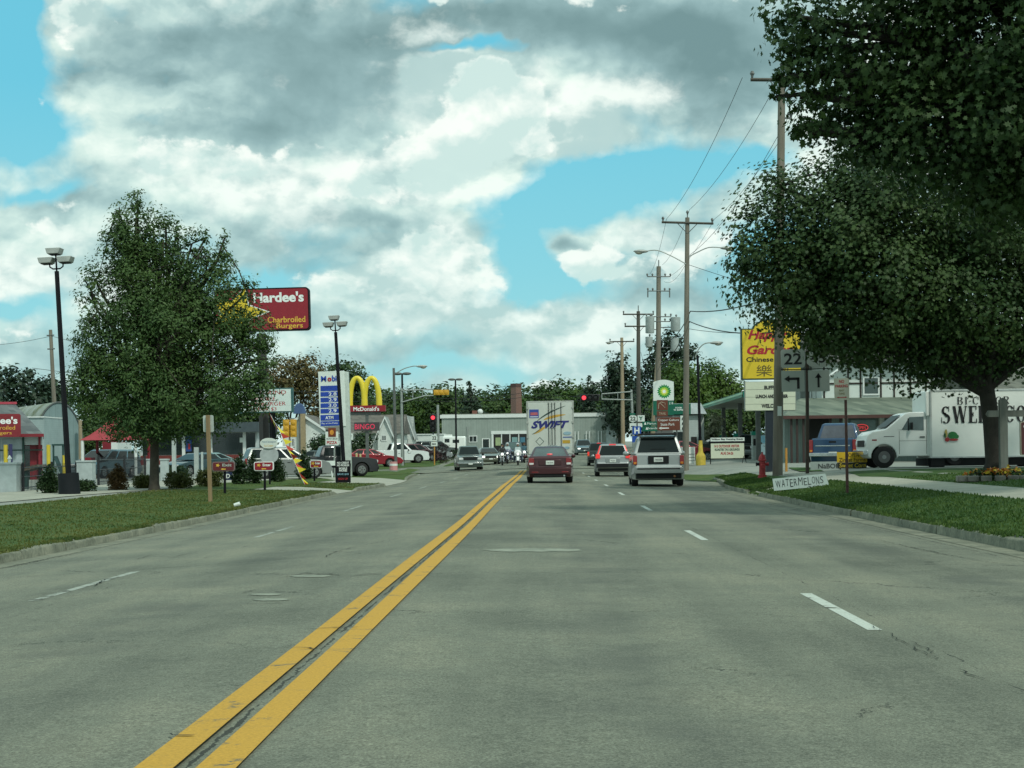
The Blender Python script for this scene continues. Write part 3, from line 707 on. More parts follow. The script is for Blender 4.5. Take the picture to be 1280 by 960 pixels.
# ash on the left verge
tree('ash_tree', 'upright ash tree with feathery top in front of the black railing', 193, 60,
     [(165, 345, 42, 80), (190, 425, 92, 90), (268, 385, 42, 75), (205, 490, 108, 58), (300, 470, 42, 45), (130, 480, 42, 55), (172, 268, 17, 34), (148, 285, 14, 32), (205, 300, 20, 34), (160, 300, 26, 36), (190, 290, 16, 30), (268, 330, 18, 36), (225, 350, 30, 40),
      (254, 308, 11, 30), (280, 310, 9, 28), (232, 320, 22, 40), (310, 365, 12, 22), (318, 425, 26, 30), (112, 365, 16, 22), (116, 410, 22, 36), (328, 472, 14, 20), (105, 470, 16, 20), (200, 380, 70, 60), (100, 500, 14, 24), (112, 440, 22, 30), (120, 350, 16, 30), (300, 400, 28, 50), (318, 500, 16, 22),
      (172, 250, 8, 16), (146, 262, 7, 16), (207, 280, 8, 18), (221, 292, 7, 16), (240, 305, 8, 18), (257, 297, 6, 14), (281, 297, 6, 16), (180, 310, 34, 40), (150, 330, 24, 36), (185, 530, 60, 26), (245, 528, 42, 20), (335, 448, 12, 18)],
     .17, 1500, 66, .32, .125, L_ASH, LANCE, BARK, fork=.24, depth_k=.8, extra_limbs=14, seed=3)
# middle distance trees
def mid(label, px, d, ells, lm, n=260, leaf=.34, cr=.6, name='tree', **kw):
    kw.setdefault('group', 'trees behind the town buildings')
    return tree(name, label, px, d, ells, .22, n, 15, cr, leaf, lm, DIAM, fork=.25, extra_limbs=4, **kw)
mid('black-green loose tree behind the curved barn, left of the bare pole', 22, 190, [(20, 480, 26, 22), (40, 500, 26, 16), (5, 505, 26, 16)], L_PINE, 150, .5, .8)
mid('black-green open tree between the bare pole and the curved barn roof', 60, 195, [(36, 468, 10, 10), (58, 488, 26, 16), (78, 498, 16, 12)], L_PINE, 120, .5, .8)
mid('rust-tinted broad tree behind the letter board', 365, 185, [(365, 475, 36, 32), (385, 465, 24, 26), (345, 490, 24, 30), (400, 500, 24, 30)], L_BRN, 420, .36)
mid('dark tree rising behind the blue and white price sign', 438, 200, [(430, 470, 26, 20), (446, 490, 22, 26), (425, 500, 22, 22)], L_FAR, 260, .4)
mid('small dark leafy tree between the pizza sign and the grey-roofed house', 455, 150, [(448, 558, 14, 18), (458, 550, 9, 12)], L_SHR, 110, .26, .4)
mid('low round tree in front of the white gabled house', 403, 140, [(402, 558, 15, 15), (412, 566, 15, 12)], L_SHR, 130, .26, .4)
mid('bright green tree behind the shrouded brown barn pole on the left', 110, 150, [(105, 560, 16, 22), (115, 545, 16, 20)], L_FAR, 120, .3, .4)
mid('dense dark tree behind the red canopy and the ash trunk, left one', 150, 172, [(130, 520, 34, 34), (165, 525, 34, 30), (110, 545, 24, 22)], L_FAR, 420, .38)
mid('dense dark tree behind the low dark-fronted store', 225, 176, [(210, 520, 38, 34), (250, 522, 38, 30)], L_FAR, 420, .38)
mid('dense dark tree behind the letter board post', 300, 180, [(290, 520, 38, 34), (325, 528, 30, 30)], L_FAR, 420, .38)
mid('dark tree standing behind and left of the restaurant roof', -20, 150, [(-20, 520, 40, 40), (20, 530, 26, 24)], L_PINE, 260, .4)
rr = random.Random(5)
xs_t = [(455, 500), (475, 505), (494, 500), (515, 495), (532, 500), (552, 488), (575, 497), (598, 503), (622, 500), (640, 492), (660, 500), (680, 488), (697, 484), (716, 492), (735, 492), (752, 500)]
names = ['just right of the arches', 'second right of the arches', 'behind the bent street lamp', 'left of the yellow signal', 'behind the yellow signal', 'right of the yellow signal', 'left of the twin lamp head',
         'above the left end of the grey hall', 'left of the brick chimney', 'directly behind the brick chimney', 'right of the brick chimney', 'above the trailer doors, left one', 'above the trailer doors, right one',
         'behind the hanging red light', 'right of the hanging red light', 'left of the pale utility pole']
for i, (x, t) in enumerate(xs_t):
    lm = [L_FAR, L_FARL, L_FAR][i % 3]; w_ = rr.uniform(17, 23)
    mid('far wooded-ridge tree ' + names[i], x, 285 + (i * 37) % 45, [(x, t + 8, w_ * .8, 18), (x - 8, t + 26, w_, 22), (x + 10, t + 24, w_, 22), (x, t + 45, w_ * 1.1, 24)], lm, 300, .62, .9, limbs=False, seed=i, group='ridge of far trees')
mid('second-row wooded tree filling the ridge behind the arches', 470, 345, [(470, 515, 40, 30), (520, 515, 40, 30)], L_FAR, 420, .8, 1.1, limbs=False)
mid('second-row wooded tree filling the ridge behind the grey hall', 600, 345, [(570, 515, 40, 30), (620, 512, 40, 30), (670, 510, 40, 30)], L_FAR, 520, .8, 1.1, limbs=False)
mid('second-row wooded tree filling the ridge behind the trailer', 740, 345, [(710, 510, 40, 34), (760, 510, 44, 34)], L_FAR, 420, .8, 1.1, limbs=False)
def conifer(label, px, d, ytop, hw, n=240, lm=None):
    ybot = 560; es = []
    for i in range(7):
        t = i / 6; es.append((px + rr.uniform(-3, 3), ytop + 6 + (ybot - ytop) * .75 * t, 3 + hw * t ** .8, 8 + 7 * t))
    return mid(label, px, d, es, lm or L_PINE, n, .42, .5, name='conifer_tree', group='dark conifers', shell=.4)
conifer('dark ragged conifer rising right of the twin lamp head', 590, 240, 474, 26)
conifer('small dark pointed conifer left of the pale utility pole', 738, 230, 468, 20)
mid('tall blue-black pine behind the pale utility pole', 775, 200, [(772, 462, 16, 22), (765, 490, 16, 22), (785, 480, 16, 26), (775, 520, 26, 24)], L_PINE, 300, .42, .6, name='pine_tree', group='dark conifers')
mid('tallest blue-black pine behind the transformer pole', 830, 190, [(838, 425, 12, 14), (822, 440, 16, 18), (850, 440, 18, 18), (815, 465, 18, 18), (838, 465, 26, 20), (865, 440, 9, 9), (805, 500, 26, 26), (835, 500, 26, 22)], L_PINE, 420, .42, .6, name='pine_tree', group='dark conifers')
mid('bright green tree left of the street lamp on the right', 850, 165, [(850, 475, 26, 24), (840, 505, 28, 24), (870, 495, 24, 28)], L_FARL, 380, .34, .55)
mid('broad green tree right of the street lamp on the right', 895, 170, [(885, 475, 20, 28), (905, 485, 24, 26), (925, 500, 24, 22), (885, 510, 30, 22)], L_FARL, 480, .34, .55)
mid('shadowy tree behind the fuel canopy columns', 905, 150, [(900, 530, 24, 24), (930, 525, 26, 30), (955, 520, 22, 34), (880, 535, 14, 16)], L_FAR, 420, .30, .5)
mid('dark tree behind the tan utility poles, left of the green price sign', 800, 175, [(797, 520, 16, 26), (812, 530, 12, 20)], L_PINE, 220, .34, .5)
mid('bright little tree with pale blossom by the white gabled store', 893, 128, [(893, 530, 11, 13), (888, 545, 10, 10)], leafmat('leaf_blossom', (.05, .09, .03), (.75, .75, .6), .8), 110, .2, .25)
# shrubs
def shrub(label, px, py, w, h, lm, cone=False, d=None, name='shrub', group='clipped shrubs along the left drive'):
    b = base(px, d) if d else G(px, py); d = b.y; k = d / F
    rt = thing(name, label, 'shrub', b, group=group)
    W, Hh = w * k / 2, h * k
    if cone: ells = [(Vector((0, 0, Hh * z)), (W * q, W * q, Hh * .2)) for z, q in ((.12, .86), (.3, 1), (.5, .92), (.68, .72), (.84, .45), (.94, .22))]
    else: ells = [(Vector((x * W, 0, Hh * .48)), (W * .55, W * .7, Hh * .5)) for x in (-.42, 0, .42)]
    lc, cc = clumps(ells, 170, 22, .09, .75); lc = lc[lc[:, 2] > .01]
    leafmesh('foliage', leaves(lc, .075, DIAM), lm, rt)
    mb = MB(); mb.tube([(0, 0, -.1), (0, 0, Hh * .5)], [.05, .02], BARKD, 6); mb.tube([(0, 0, .1), (W * .4, .05, Hh * .5)], [.03, .01], BARKD, 5); mb.build('stem', rt)
    return rt
shrub('dark cone shrub beside the white pillar, left of the black lamp base', 61, 617, 27, 32, L_SHR, True)
shrub('low clipped dark hedge right of the black lamp base', 98, 615, 44, 14, L_SHR)
shrub('rust-brown cone shrub in front of the railing', 147, 613, 25, 29, L_SHN, True)
shrub('olive round shrub partly behind the ash trunk', 180, 611, 24, 16, L_SHB)
shrub('widest olive shrub right of the ash trunk', 224, 611, 34, 20, L_SHB)
shrub('olive shrub just left of the dark red exit sign', 262, 609, 34, 22, L_SHB)
shrub('dark cone shrub right of the dark red exit sign', 300, 606, 20, 36, L_SHR, True)
shrub('dark cone shrub left of the bright red enter sign', 317, 605, 18, 36, L_SHR, True)
shrub('dark cone shrub right of the bright red enter sign', 347, 603, 20, 32, L_SHR, True)
shrub('tallest dark cone shrub, behind the foot of the pennant string', 380, 600, 20, 36, L_SHR, True)
shrub('purple-leaved round bush behind the small arrow route sign', 550, 578, 30, 26, L_PUR, d=150, group='other shrubs')
shrub('dark bush left of the grey hall beside the camper', 572, 577, 22, 14, L_SHR, d=165, group='other shrubs')
shrub('dark green hedge in the middle of the drive-through lot', 222, 598, 30, 18, L_SHR, d=88, group='other shrubs')
# flower bed
fb = thing('flower_bed', 'low bed of yellow and orange flowers at the maple trunk', 'flower bed', G(1243, 601))
lc, cc = clumps([(Vector((x, 0, .13)), (.35, .3, .12)) for x in (-.35, 0, .35)], 60, 14, .06, .7)
leafmesh('leaves', leaves(lc, .07, DIAM), L_SHR, fb)
lc, cc = clumps([(Vector((x, 0, .2)), (.35, .28, .09)) for x in (-.35, 0, .35)], 60, 3, .06, .8)
mf = [M('petal_yellow', (.6, .42, .03), .6), M('petal_orange', (.5, .16, .02), .6)]
leafmesh('blooms', leaves(lc, .07, np.array([(.5 * math.cos(a), .5 * math.sin(a)) for a in np.arange(0, 6.28, 1.05)])), None, fb, mats=mf, midx=(RNG.random(len(lc)) < .4).astype(int))
mb = MB()
for i in range(16):
    a = i / 16 * 6.283; mb.box((math.cos(a) * .82, math.sin(a) * .5, .06), (.24, .13, .14), M('bed_stone', (.16, .15, .13), .9, 0, .4), rz=a + 1.57)
mb.build('stone_edging', fb, bevel=.02)
# ------------------------------------------------------------ vehicles
GLASS = M('car_glass', (.012, .018, .018), .07, 0, .1, 2, spec=.25)
GLASSL = M('car_glass_lit', (.07, .10, .10), .12, 0, .3, 2, spec=.9)
TYRE = M('tyre', (.014, .014, .015), .85); RIM = M('rim', (.35, .36, .36), .35, .8); RIMD = M('rim_dull', (.16, .16, .16), .5, .5)
BLK = M('black_plastic', (.012, .013, .014), .6, spec=.25); CHR = M('chrome', (.55, .57, .57), .2, .9); UNDER = M('underbody', (.01, .01, .01), .9)
TAIL = M('tail_lens', (.24, .008, .012), .25, coat=.5); TAILLIT = M('tail_lens_lit', (.6, .03, .03), .3, emit=(1, .06, .05), es=.35)
BRK = M('brake_lamp', (.5, .03, .03), .3, emit=(1, .12, .14), es=.5); CLR = M('clear_lens', (.65, .66, .66), .2, coat=.5); AMB = M('amber_lens', (.6, .2, .02), .3)
HEADL = M('headlamp_lit', (.9, .9, .85), .2, emit=(1, 1, .92), es=1.6); PLATE = M('plate', (.62, .66, .62), .5); INK = M('black_ink', (.012, .012, .014), .6)
def wheel(par, x, y, r, wd, rim=RIM, side=1):
    t = MB(); t.tube([(x - wd / 2, y, r), (x - wd / 2 + .03, y, r), (x + wd / 2 - .03, y, r), (x + wd / 2, y, r)], [r * .93, r, r, r * .93], TYRE, 24)
    w_ = t.build('wheel', par, smooth=True, sharp=50)
    m = MB(); xo = x + side * (wd / 2 + .004)
    m.tube([(xo - side * .01, y, r), (xo + side * .006, y, r)], [r * .64, r * .6], rim, 20)
    m.tube([(xo, y, r), (xo + side * .02, y, r)], [r * .2, r * .15], RIMD, 10)
    for k in range(5):
        a = k * 6.283 / 5
        m.box((xo + side * .008, y + math.cos(a) * r * .4, r + math.sin(a) * r * .4), (.012, r * .16, r * .16), UNDER)
    m.build('rim', w_)
TYPES = dict(
 sedan=dict(L=4.83, W=1.83, top=[(0, .34), (-.03, .52), (.0, .62), (.04, .98), (.10, 1.06), (.80, 1.09), (3.30, .98), (4.20, .86), (4.62, .74), (4.80, .62), (4.83, .42), (4.78, .24)], wh=(1.02, 3.78), r=.33,
            gh=(.55, 1.28, 2.55, 3.45, 1.02, 1.45, .80, .60)),
 suv=dict(L=4.65, W=1.84, top=[(0, .46), (-.05, .50), (-.05, .68), (.0, .74), (.03, 1.12), (.10, 1.16), (3.3, 1.14), (4.2, 1.06), (4.52, .92), (4.62, .70), (4.66, .50), (4.60, .34)], wh=(.98, 3.72), r=.38,
          gh=(.06, .34, 2.65, 3.42, 1.12, 1.78, .86, .66)),
 crossover=dict(L=4.5, W=1.80, top=[(0, .40), (-.05, .46), (-.05, .66), (.0, .72), (.02, 1.02), (.08, 1.06), (3.1, 1.04), (4.05, .96), (4.38, .84), (4.5, .62), (4.5, .42), (4.46, .28)], wh=(.92, 3.56), r=.35,
          gh=(.05, .30, 2.45, 3.35, 1.02, 1.66, .84, .62)),
 van=dict(L=4.95, W=1.92, top=[(0, .40), (-.05, .5), (0, .72), (.02, 1.06), (3.5, 1.05), (4.4, .96), (4.8, .78), (4.95, .56), (4.95, .36), (4.9, .26)], wh=(1.05, 4.0), r=.34,
          gh=(.04, .22, 3.0, 4.15, 1.04, 1.74, .90, .72)),
 pickup=dict(L=5.5, W=1.96, top=[(0, .50), (-.04, .56), (0, .66), (.01, 1.16), (.05, 1.18), (3.9, 1.16), (5.0, 1.08), (5.42, .98), (5.5, .7), (5.54, .5), (5.48, .36)], wh=(1.2, 4.5), r=.38,
          gh=(2.0, 2.25, 3.35, 3.95, 1.14, 1.82, .86, .66), bed=(.10, 1.92)),
)
def arch_outline(T):
    """closed side outline (y,z) with wheel-arch cut-outs, starting rear-bottom"""
    zb = .24; r = T['r'] * 1.16; cz = T['r']; pts = list(T['top'])
    out = pts[:]; out[-1] = (out[-1][0], zb + .02)
    def arc(cy):
        a0 = math.asin(min(1, (cz - zb) / r)); q = []
        for k in range(11):
            a = -a0 + (math.pi + 2 * a0) * k / 10; q.append((cy + r * math.cos(a), cz + r * math.sin(a)))
        return q
    out += arc(T['wh'][1]) + arc(T['wh'][0]); out.append((.05, zb))
    return out
def car(name, label, kind, loc, rz, col, metal=.25, cat='car', front='std', rear='std', group=None, scale=1.0, rim=RIM, glass=None, trim=None, lit=False, cfg=None):
    T = dict(TYPES[kind]); T.update(cfg or {}); L, W = T['L'], T['W']; hw = W / 2; glass = glass or GLASS
    pm = paint(name + '%02d%02d%02d' % tuple(int(c * 99) for c in col), col, .05, metal) if False else paint('%.2f_%.2f_%.2f' % col, col, .06, metal)
    rt = thing(name, label, cat, loc, rz, group, scale=scale)
    # local origin at body centre on the ground, nose towards +y
    off = Matrix.Translation((0, -L / 2, 0))
    ol = arch_outline(T)
    mb = MB(); mb.T = off
    n = len(ol); xs_ = [-hw, -hw * .93, hw * .93, hw]
    def half(y, z, edge):
        t = min(1, max(0, min(y + .06, L + .06 - y)) / .55); k = .86 + .14 * math.sin(t * math.pi / 2)
        k *= 1 - .06 * max(0, (z - .75) / .4); k *= .97 if z < .35 else 1
        return k
    vs = []
    for e in xs_:
        for (y, z) in ol:
            in_ = abs(e) < hw * .95
            vs.append((e * half(y, z, e), y, z))
    fs = [tuple(range(n)), tuple(3 * n + i for i in range(n))[::-1]]
    for j in range(3):
        for i in range(n): k = (i + 1) % n; fs.append((j * n + i, (j + 1) * n + i, (j + 1) * n + k, j * n + k))
    mb.add(vs, fs, pm); body = mb.build('body', rt, smooth=True, bevel=.03, seg=3, sharp=40)
    mb = MB(); mb.T = off; mb.bb(-hw * .86, hw * .86, .3, L - .3, .22, .5, UNDER)
    for wy in T['wh']:
        for s in (-1, 1): mb.bb(min(s * hw * .55, s * hw * .84), max(s * hw * .55, s * hw * .84), wy - T['r'] * 1.2, wy + T['r'] * 1.2, .3, T['r'] * 2.2, UNDER)
    mb.build('underbody', rt)
    # greenhouse
    y0, y1, y2, y3, zb, zr, wb, wr = T['gh']; wm = (wb + wr) / 2 + .04; zm = (zb + zr) / 2 + .06
    def ring(t):  # 0 base, 1 mid, 2 shoulder, 3 roof
        return None
    B0 = [(-wb, y0, zb), (wb, y0, zb), (wb, y3, zb), (-wb, y3, zb)]
    s1 = .88; R0 = [(-wr, y1, zr - .05), (wr, y1, zr - .05), (wr, y2, zr - .05), (-wr, y2, zr - .05)]
    R1 = [(-wr * .86, y1 + .12, zr), (wr * .86, y1 + .12, zr), (wr * .86, y2 - .12, zr), (-wr * .86, y2 - .12, zr)]
    mb = MB(); mb.T = off; v = B0 + R0 + R1; f = []
    for j in range(2):
        for i in range(4): k = (i + 1) % 4; f.append((j * 4 + i, j * 4 + k, (j + 1) * 4 + k, (j + 1) * 4 + i))
    f += [(8, 9, 10, 11), (3, 2, 1, 0)]
    mb.add(v, f, pm); cab = mb.build('roof', rt, smooth=True, bevel=.04, seg=3, sharp=50)
    def patch(q, u0, u1, v0, v1, o, mat, nm, par):
        a, b, c, d = [Vector(p) for p in q]; nrm = (b - a).cross(d - a).normalized()
        def at(u, v): return (a.lerp(b, u)).lerp(d.lerp(c, u), v) + nrm * o
        m = MB(); m.T = off; m.quad(at(u0, v0), at(u1, v0), at(u1, v1), at(u0, v1), mat); return m.build(nm, par)
    rq = (B0[0], B0[1], R0[1], R0[0]); fq = (B0[2], B0[3], R0[3], R0[2]); lq = (B0[3], B0[0], R0[0], R0[3]); rgt = (B0[1], B0[2], R0[2], R0[1])
    patch(rq, .07, .93, .10, .92, .008, glass, 'rear_window', cab); patch(fq, .05, .95, .06, .95, .008, glass, 'windscreen', cab)
    for q, rev in ((lq, 1), (rgt, 0)):
        cuts = [(.05, .36), (.40, .66), (.70, .93)] if not T.get('bed') else [(.12, .88)]
        for (a, b) in cuts:
            if rev: a, b = 1 - b, 1 - a
            patch(q, a, b, .12, .90, .008, glass, 'side_window', cab)
    for s in (-1, 1):
        for wy in T['wh']: wheel(rt, s * (hw - .13), wy - L / 2, T['r'], .22, rim, s)
        m = MB(); m.T = off; m.ell((s * (hw + .07), y3 - .35, zb + .03), (.10, .06, .08), pm if kind != 'pickup' else BLK, 8, 6); m.box((s * (hw - .03), y3 - .33, zb + .0), (.14, .04, .04), BLK); m.build('wing_mirror', rt, smooth=True)
        m = MB(); m.T = off
        for yy in ((y1 + y2) / 2 - .05, (y1 + y2) / 2 + .85): m.box((s * (hw * .985), yy, .86), (.03, .16, .03), BLK)
        for yy in ((y1 + y2) / 2 + .12, (y1 + y2) / 2 + 1.0, y1 + .25): m.box((s * hw * .982, yy, .64), (.012, .012, .62), BLK)
        m.build('door_seams', body)
    if T.get('bed'):
        m = MB(); m.T = off; a, b = T['bed']; m.bb(-hw * .80, hw * .80, a, b, 1.14, 1.19, BLK); m.build('bed_liner', rt)
    rd = T.get('rear', rear); m = lambda: None
    def rbox(nm, x0, x1, z0, z1, mat, par=rt, y=-.035, t=.04, both=False):
        q = MB(); q.T = off; q.bb(x0, x1, y, y + t, z0, z1, mat); o = q.build(nm, par, bevel=min(.015, (z1 - z0) * .2)); return o
    kz = zb
    if rear:
        lam = TAILLIT if lit else TAIL
        for s in (-1, 1):
            a, b = sorted((s * hw * .68, s * hw * .91)) if kind == 'sedan' else sorted((s * hw * .80, s * hw * .955))
            z0, z1 = (.70, .98) if kind == 'sedan' else ((.62, 1.12) if kind == 'pickup' else (.76, 1.08))
            if rear == 'tall': z0, z1 = .92, 1.14; a, b = sorted((s * hw * .72, s * hw * .97))
            t = rbox('tail_light', a, b, z0, z1, lam, y=-.045 if kind != 'sedan' else -.02, t=.1)
            if rear != 'tall': rbox('lens', a + .02, b - .02, z0 + .02, z0 + .10, CLR if rear != 'std' or kind == 'sedan' else AMB, t, y=-.05 if kind != 'sedan' else -.028, t=.02)
            if rear == 'tall':
                q = MB(); q.T = off; q.add([(s * wb * .99, y0 - .02, zb), (s * wb * .91, y0 - .03, zb), (s * wr * .96, y1 - .03, zr - .08), (s * (wr + .03), y1 - .01, zr - .08)], [(0, 1, 2, 3)], lam); q.build('lens', t)
        pz = T.get('pz', .80 if kind != 'pickup' else .56)
        pl = rbox('number_plate', -.16, .16, pz - .08, pz + .08, PLATE, y=-.05, t=.02)
        q = MB(); q.T = off; q.text('738 KDR', 0, pz, INK, w=.24, y=-.052); q.build('lettering', pl)
        if kind in ('suv', 'crossover'):
            rbox('plate_recess', -.36, .36, pz - .14, pz + .14, BLK if kind == 'suv' else pm, y=-.032, t=.02)
            rbox('rear_bumper', -hw * .93, hw * .93, .46, .66, pm if trim is None else trim, y=-.13, t=.16)
            rbox('bumper_strip', -hw * .8, hw * .8, .60, .645, BLK, y=-.14, t=.02)
            rbox('valance', -hw * .85, hw * .85, .28, .45, BLK, y=-.02, t=.1)
        if kind == 'sedan':
            rbox('plate_recess', -.44, .44, .70, .92, pm, y=-.016, t=.02)
            q = MB(); q.T = off; q.bb(-hw * .70, hw * .70, -.034, -.03, .955, .965, BLK); q.bb(-hw * .62, -hw * .615, -.034, -.02, .62, .96, BLK); q.bb(hw * .615, hw * .62, -.034, -.02, .62, .96, BLK)
            q.bb(-hw * .85, hw * .85, -.05, -.03, .605, .617, BLK); q.build('trunk_seam', rt)
            rbox('rear_bumper', -hw * .9, hw * .9, .36, .60, pm, y=-.06, t=.08); rbox('valance', -hw * .7, hw * .7, .24, .36, BLK, y=-.03, t=.06)
            q = MB(); q.T = off; q.tube([(.55, -.05, .29), (.55, .2, .29)], .035, CHR, 8); q.build('exhaust_pipe', rt)
            rbox('reflector', -hw * .78, -hw * .5, .42, .455, TAIL, y=-.065, t=.02); rbox('reflector', hw * .5, hw * .78, .42, .455, TAIL, y=-.065, t=.02)
        if kind == 'pickup':
            rbox('tailgate', -hw * .79, hw * .79, .64, 1.14, pm, y=-.02, t=.03); rbox('rear_bumper', -hw * .95, hw * .95, .46, .60, CHR, y=-.14, t=.14); rbox('tailgate_handle', -.14, .14, 1.0, 1.07, BLK, y=-.03, t=.02)
            rbox('tailgate_strip', -hw * .7, hw * .7, .86, .90, CHR, y=-.03, t=.02)
        if kind == 'van': rbox('rear_bumper', -hw * .9, hw * .9, .38, .58, pm, y=-.1, t=.12)
    # nose
    def fbox(nm, x0, x1, z0, z1, mat, y=None, t=.04, par=rt):
        q = MB(); q.T = off; y = L if y is None else y; q.bb(x0, x1, y - t, y + .02, z0, z1, mat); return q.build(nm, par, bevel=min(.015, (z1 - z0) * .2))
    hz = .66 if kind in ('sedan', 'crossover') else .80
    if kind == 'pickup': hz = .86
    for s in (-1, 1):
        a, b = sorted((s * hw * .55, s * hw * .86)); fbox('headlight', a, b, hz - .07, hz + .08, HEADL if front == 'lit' else CLR, L - .03 if kind in ('sedan', 'crossover') else L - .02, .12)
    fbox('grille', -hw * .5, hw * .5, hz - .09, hz + .08, BLK, L + .0, .1)
    if front == 'chromebar':
        fbox('hood_edge', -hw * .62, hw * .62, hz + .12, hz + .20, CHR, L - .02, .1); fbox('front_bumper', -hw * .97, hw * .97, .48, .62, CHR, L + .09, .12)
    else: fbox('front_bumper', -hw * .88, hw * .88, .40, .56, pm if trim is None else trim, L + .04, .1)
    fbox('number_plate', -.16, .16, .42, .54, PLATE, L + .06 if front != 'chromebar' else L + .12, .02)
    return rt
def cpos(px, d): return base(px, d)
TR = math.radians
c = car('sedan', 'maroon sedan seen from behind, in line after the tall semi-trailer', 'sedan', cpos(687, 68.4), TR(0.4), (.050, .006, .010), .35, cat='car', lit=False, scale=1.03, glass=M('rear_glass_teal', (.05, .075, .075), .12, 0, .4, 1.2, spec=.9))
q = MB(); q.ell((0, -4.83 / 2 + .72, 1.13), (.12, .05, .03), BRK, 8, 6); q.build('brake_light', c)
c = car('suv', 'silver boxy SUV with roof spoiler, nearest vehicle in the right-hand lane', 'suv', cpos(819.5, 62), TR(-1.2), (.36, .38, .37), .5, cat='SUV', scale=1.05, rear='std', trim=M('silver_bumper', (.26, .28, .27), .4, .4), cfg=dict(pz=.93))
q = MB(); L0 = 4.65 / 2
q.bb(-.60, .60, -L0 + .12, -L0 + .42, 1.79, 1.85, BLK); q.bb(-.66, -.60, -L0 + .15, -L0 + 2.2, 1.80, 1.84, BLK); q.bb(.60, .66, -L0 + .15, -L0 + 2.2, 1.80, 1.84, BLK); q.build('roof_rack', c, bevel=.01)
q = MB(); q.box((0, -L0 + .13, 1.30), (.5, .02, .02), BLK); q.box((.1, -L0 + .12, 1.18), (.04, .03, .05), BLK); q.build('rear_wiper', c)
q = MB(); q.tube([(.55, -L0 - .1, .36), (.55, -L0 + .4, .38)], .04, M('exhaust_rust', (.25, .12, .05), .6, .5), 8); q.build('exhaust_pipe', c)
for s in (-1, 1):
    q = MB(); q.ell((s * 1.02, 1.05, 1.16), (.12, .07, .09), paint('0.36_0.38_0.37', (.36, .38, .37)), 8, 6); q.build('towing_mirror', c, smooth=True)
c = car('crossover', 'small silver SUV with tall upright tail lights, left of the boxy silver one', 'crossover', cpos(765, 88), TR(-1), (.32, .34, .34), .5, cat='SUV', rear='tall', lit=True, trim=BLK, scale=1.03)
q = MB(); q.box((0, -2.25 + .30, 1.63), (.34, .06, .05), BRK); q.build('brake_light', c)
c = car('suv', 'black SUV ahead of the small silver one at the light', 'suv', cpos(749, 127), TR(-2), (.022, .030, .028), .3, cat='SUV', lit=True)
q = MB(); q.box((0, -2.3 + .30, 1.74), (.3, .06, .05), BRK); q.build('brake_light', c)
car('sedan', 'oncoming grey-blue car far off to the right of the trailer', 'crossover', cpos(729, 176), TR(184), (.10, .14, .15), .3, front='lit')
car('pickup_truck', 'oncoming dark pickup with white hood edge and chrome bumper on the left', 'pickup', cpos(585.5, 121), TR(186), (.10, .13, .12), .2, cat='pickup truck', front='chromebar', rear=None, scale=.98)
car('sedan', 'oncoming gold-grey sedan with one headlight glaring, beside the dark pickup', 'sedan', cpos(610, 139), TR(188), (.18, .19, .15), .3, front='lit', rear=None)
car('suv', 'oncoming dark SUV between the two motorcycles', 'suv', cpos(642, 143), TR(181), (.025, .03, .03), .2, cat='SUV', front='std', rear=None, glass=M('teal_screen', (.04, .075, .07), .15, spec=.9))
# parked on the left side lot
PG = 'cars parked in the left lot'
car('sedan', 'red parked sedan with pale wheel covers beneath the arches sign', 'sedan', base(464, 131), TR(-75), (.26, .012, .022), .2, group=PG, rear=None, rim=RIM)
car('pickup_truck', 'white parked pickup behind the tall grey signal pole', 'pickup', base(496, 146), TR(-72), (.62, .66, .65), .05, cat='pickup truck', group=PG)
car('suv', 'dark maroon parked SUV just right of the white pickup', 'crossover', base(521, 155), TR(-68), (.05, .012, .016), .3, cat='SUV', group=PG)
car('sedan', 'silver-grey parked sedan left of the small arrow route sign', 'sedan', base(533, 160), TR(-66), (.26, .28, .28), .4, group=PG)
car('suv', 'dark grey parked SUV at the right end of the parked row', 'suv', base(546, 170), TR(-62), (.06, .075, .07), .3, cat='SUV', group=PG)
car('minivan', 'grey-blue minivan facing the road behind the iron gate', 'van', base(133, 100), TR(160), (.12, .17, .19), .3, cat='minivan', group=PG, front='std')
car('sedan', 'dark teal car behind the slender white posts of the left lot', 'sedan', base(243, 104), TR(150), (.02, .05, .06), .2, group=PG)
car('suv', 'silver-grey SUV half hidden by the cone shrubs', 'crossover', base(358, 86), TR(-70), (.24, .26, .25), .4, cat='SUV', group=PG)
car('pickup_truck', 'white pickup parked in front of the white gabled house', 'pickup', base(352, 112), TR(-65), (.60, .64, .62), .05, cat='pickup truck', group=PG)
car('sedan', 'dark green-grey sedan parked behind the short red enter sign', 'sedan', base(405, 122), TR(-80), (.04, .06, .055), .3, group=PG)
car('pickup_truck', 'black pickup behind the black sandwich board', 'pickup', base(412, 97), TR(-72), (.012, .012, .014), .2, cat='pickup truck', group=PG)
car('sedan', 'pale teal car deep in the left lot behind the dark red exit sign', 'sedan', base(270, 112), TR(-60), (.20, .30, .30), .2, group=PG)
# right side
c = car('pickup_truck', 'blue pickup with tan tailgate strip parked nose to the inn', 'pickup', base(1050, 68), TR(-16), (.018, .055, .125), .15, cat='pickup truck', glass=M('rear_glass_grey', (.09, .10, .12), .2, 0, .3, 1.2), rear='std', scale=1.0)
car('minivan', 'grey minivan parked under the fuel canopy', 'van', base(940, 118), TR(158), (.14, .16, .16), .3, cat='minivan')
car('sedan', 'dark car half hidden behind the outdoor-show letter board', 'sedan', base(907, 124), TR(-80), (.05, .06, .06), .3)
car('sedan', 'dark red car at the store behind the base of the tan utility pole', 'sedan', base(857, 118), TR(-75), (.20, .012, .02), .2)
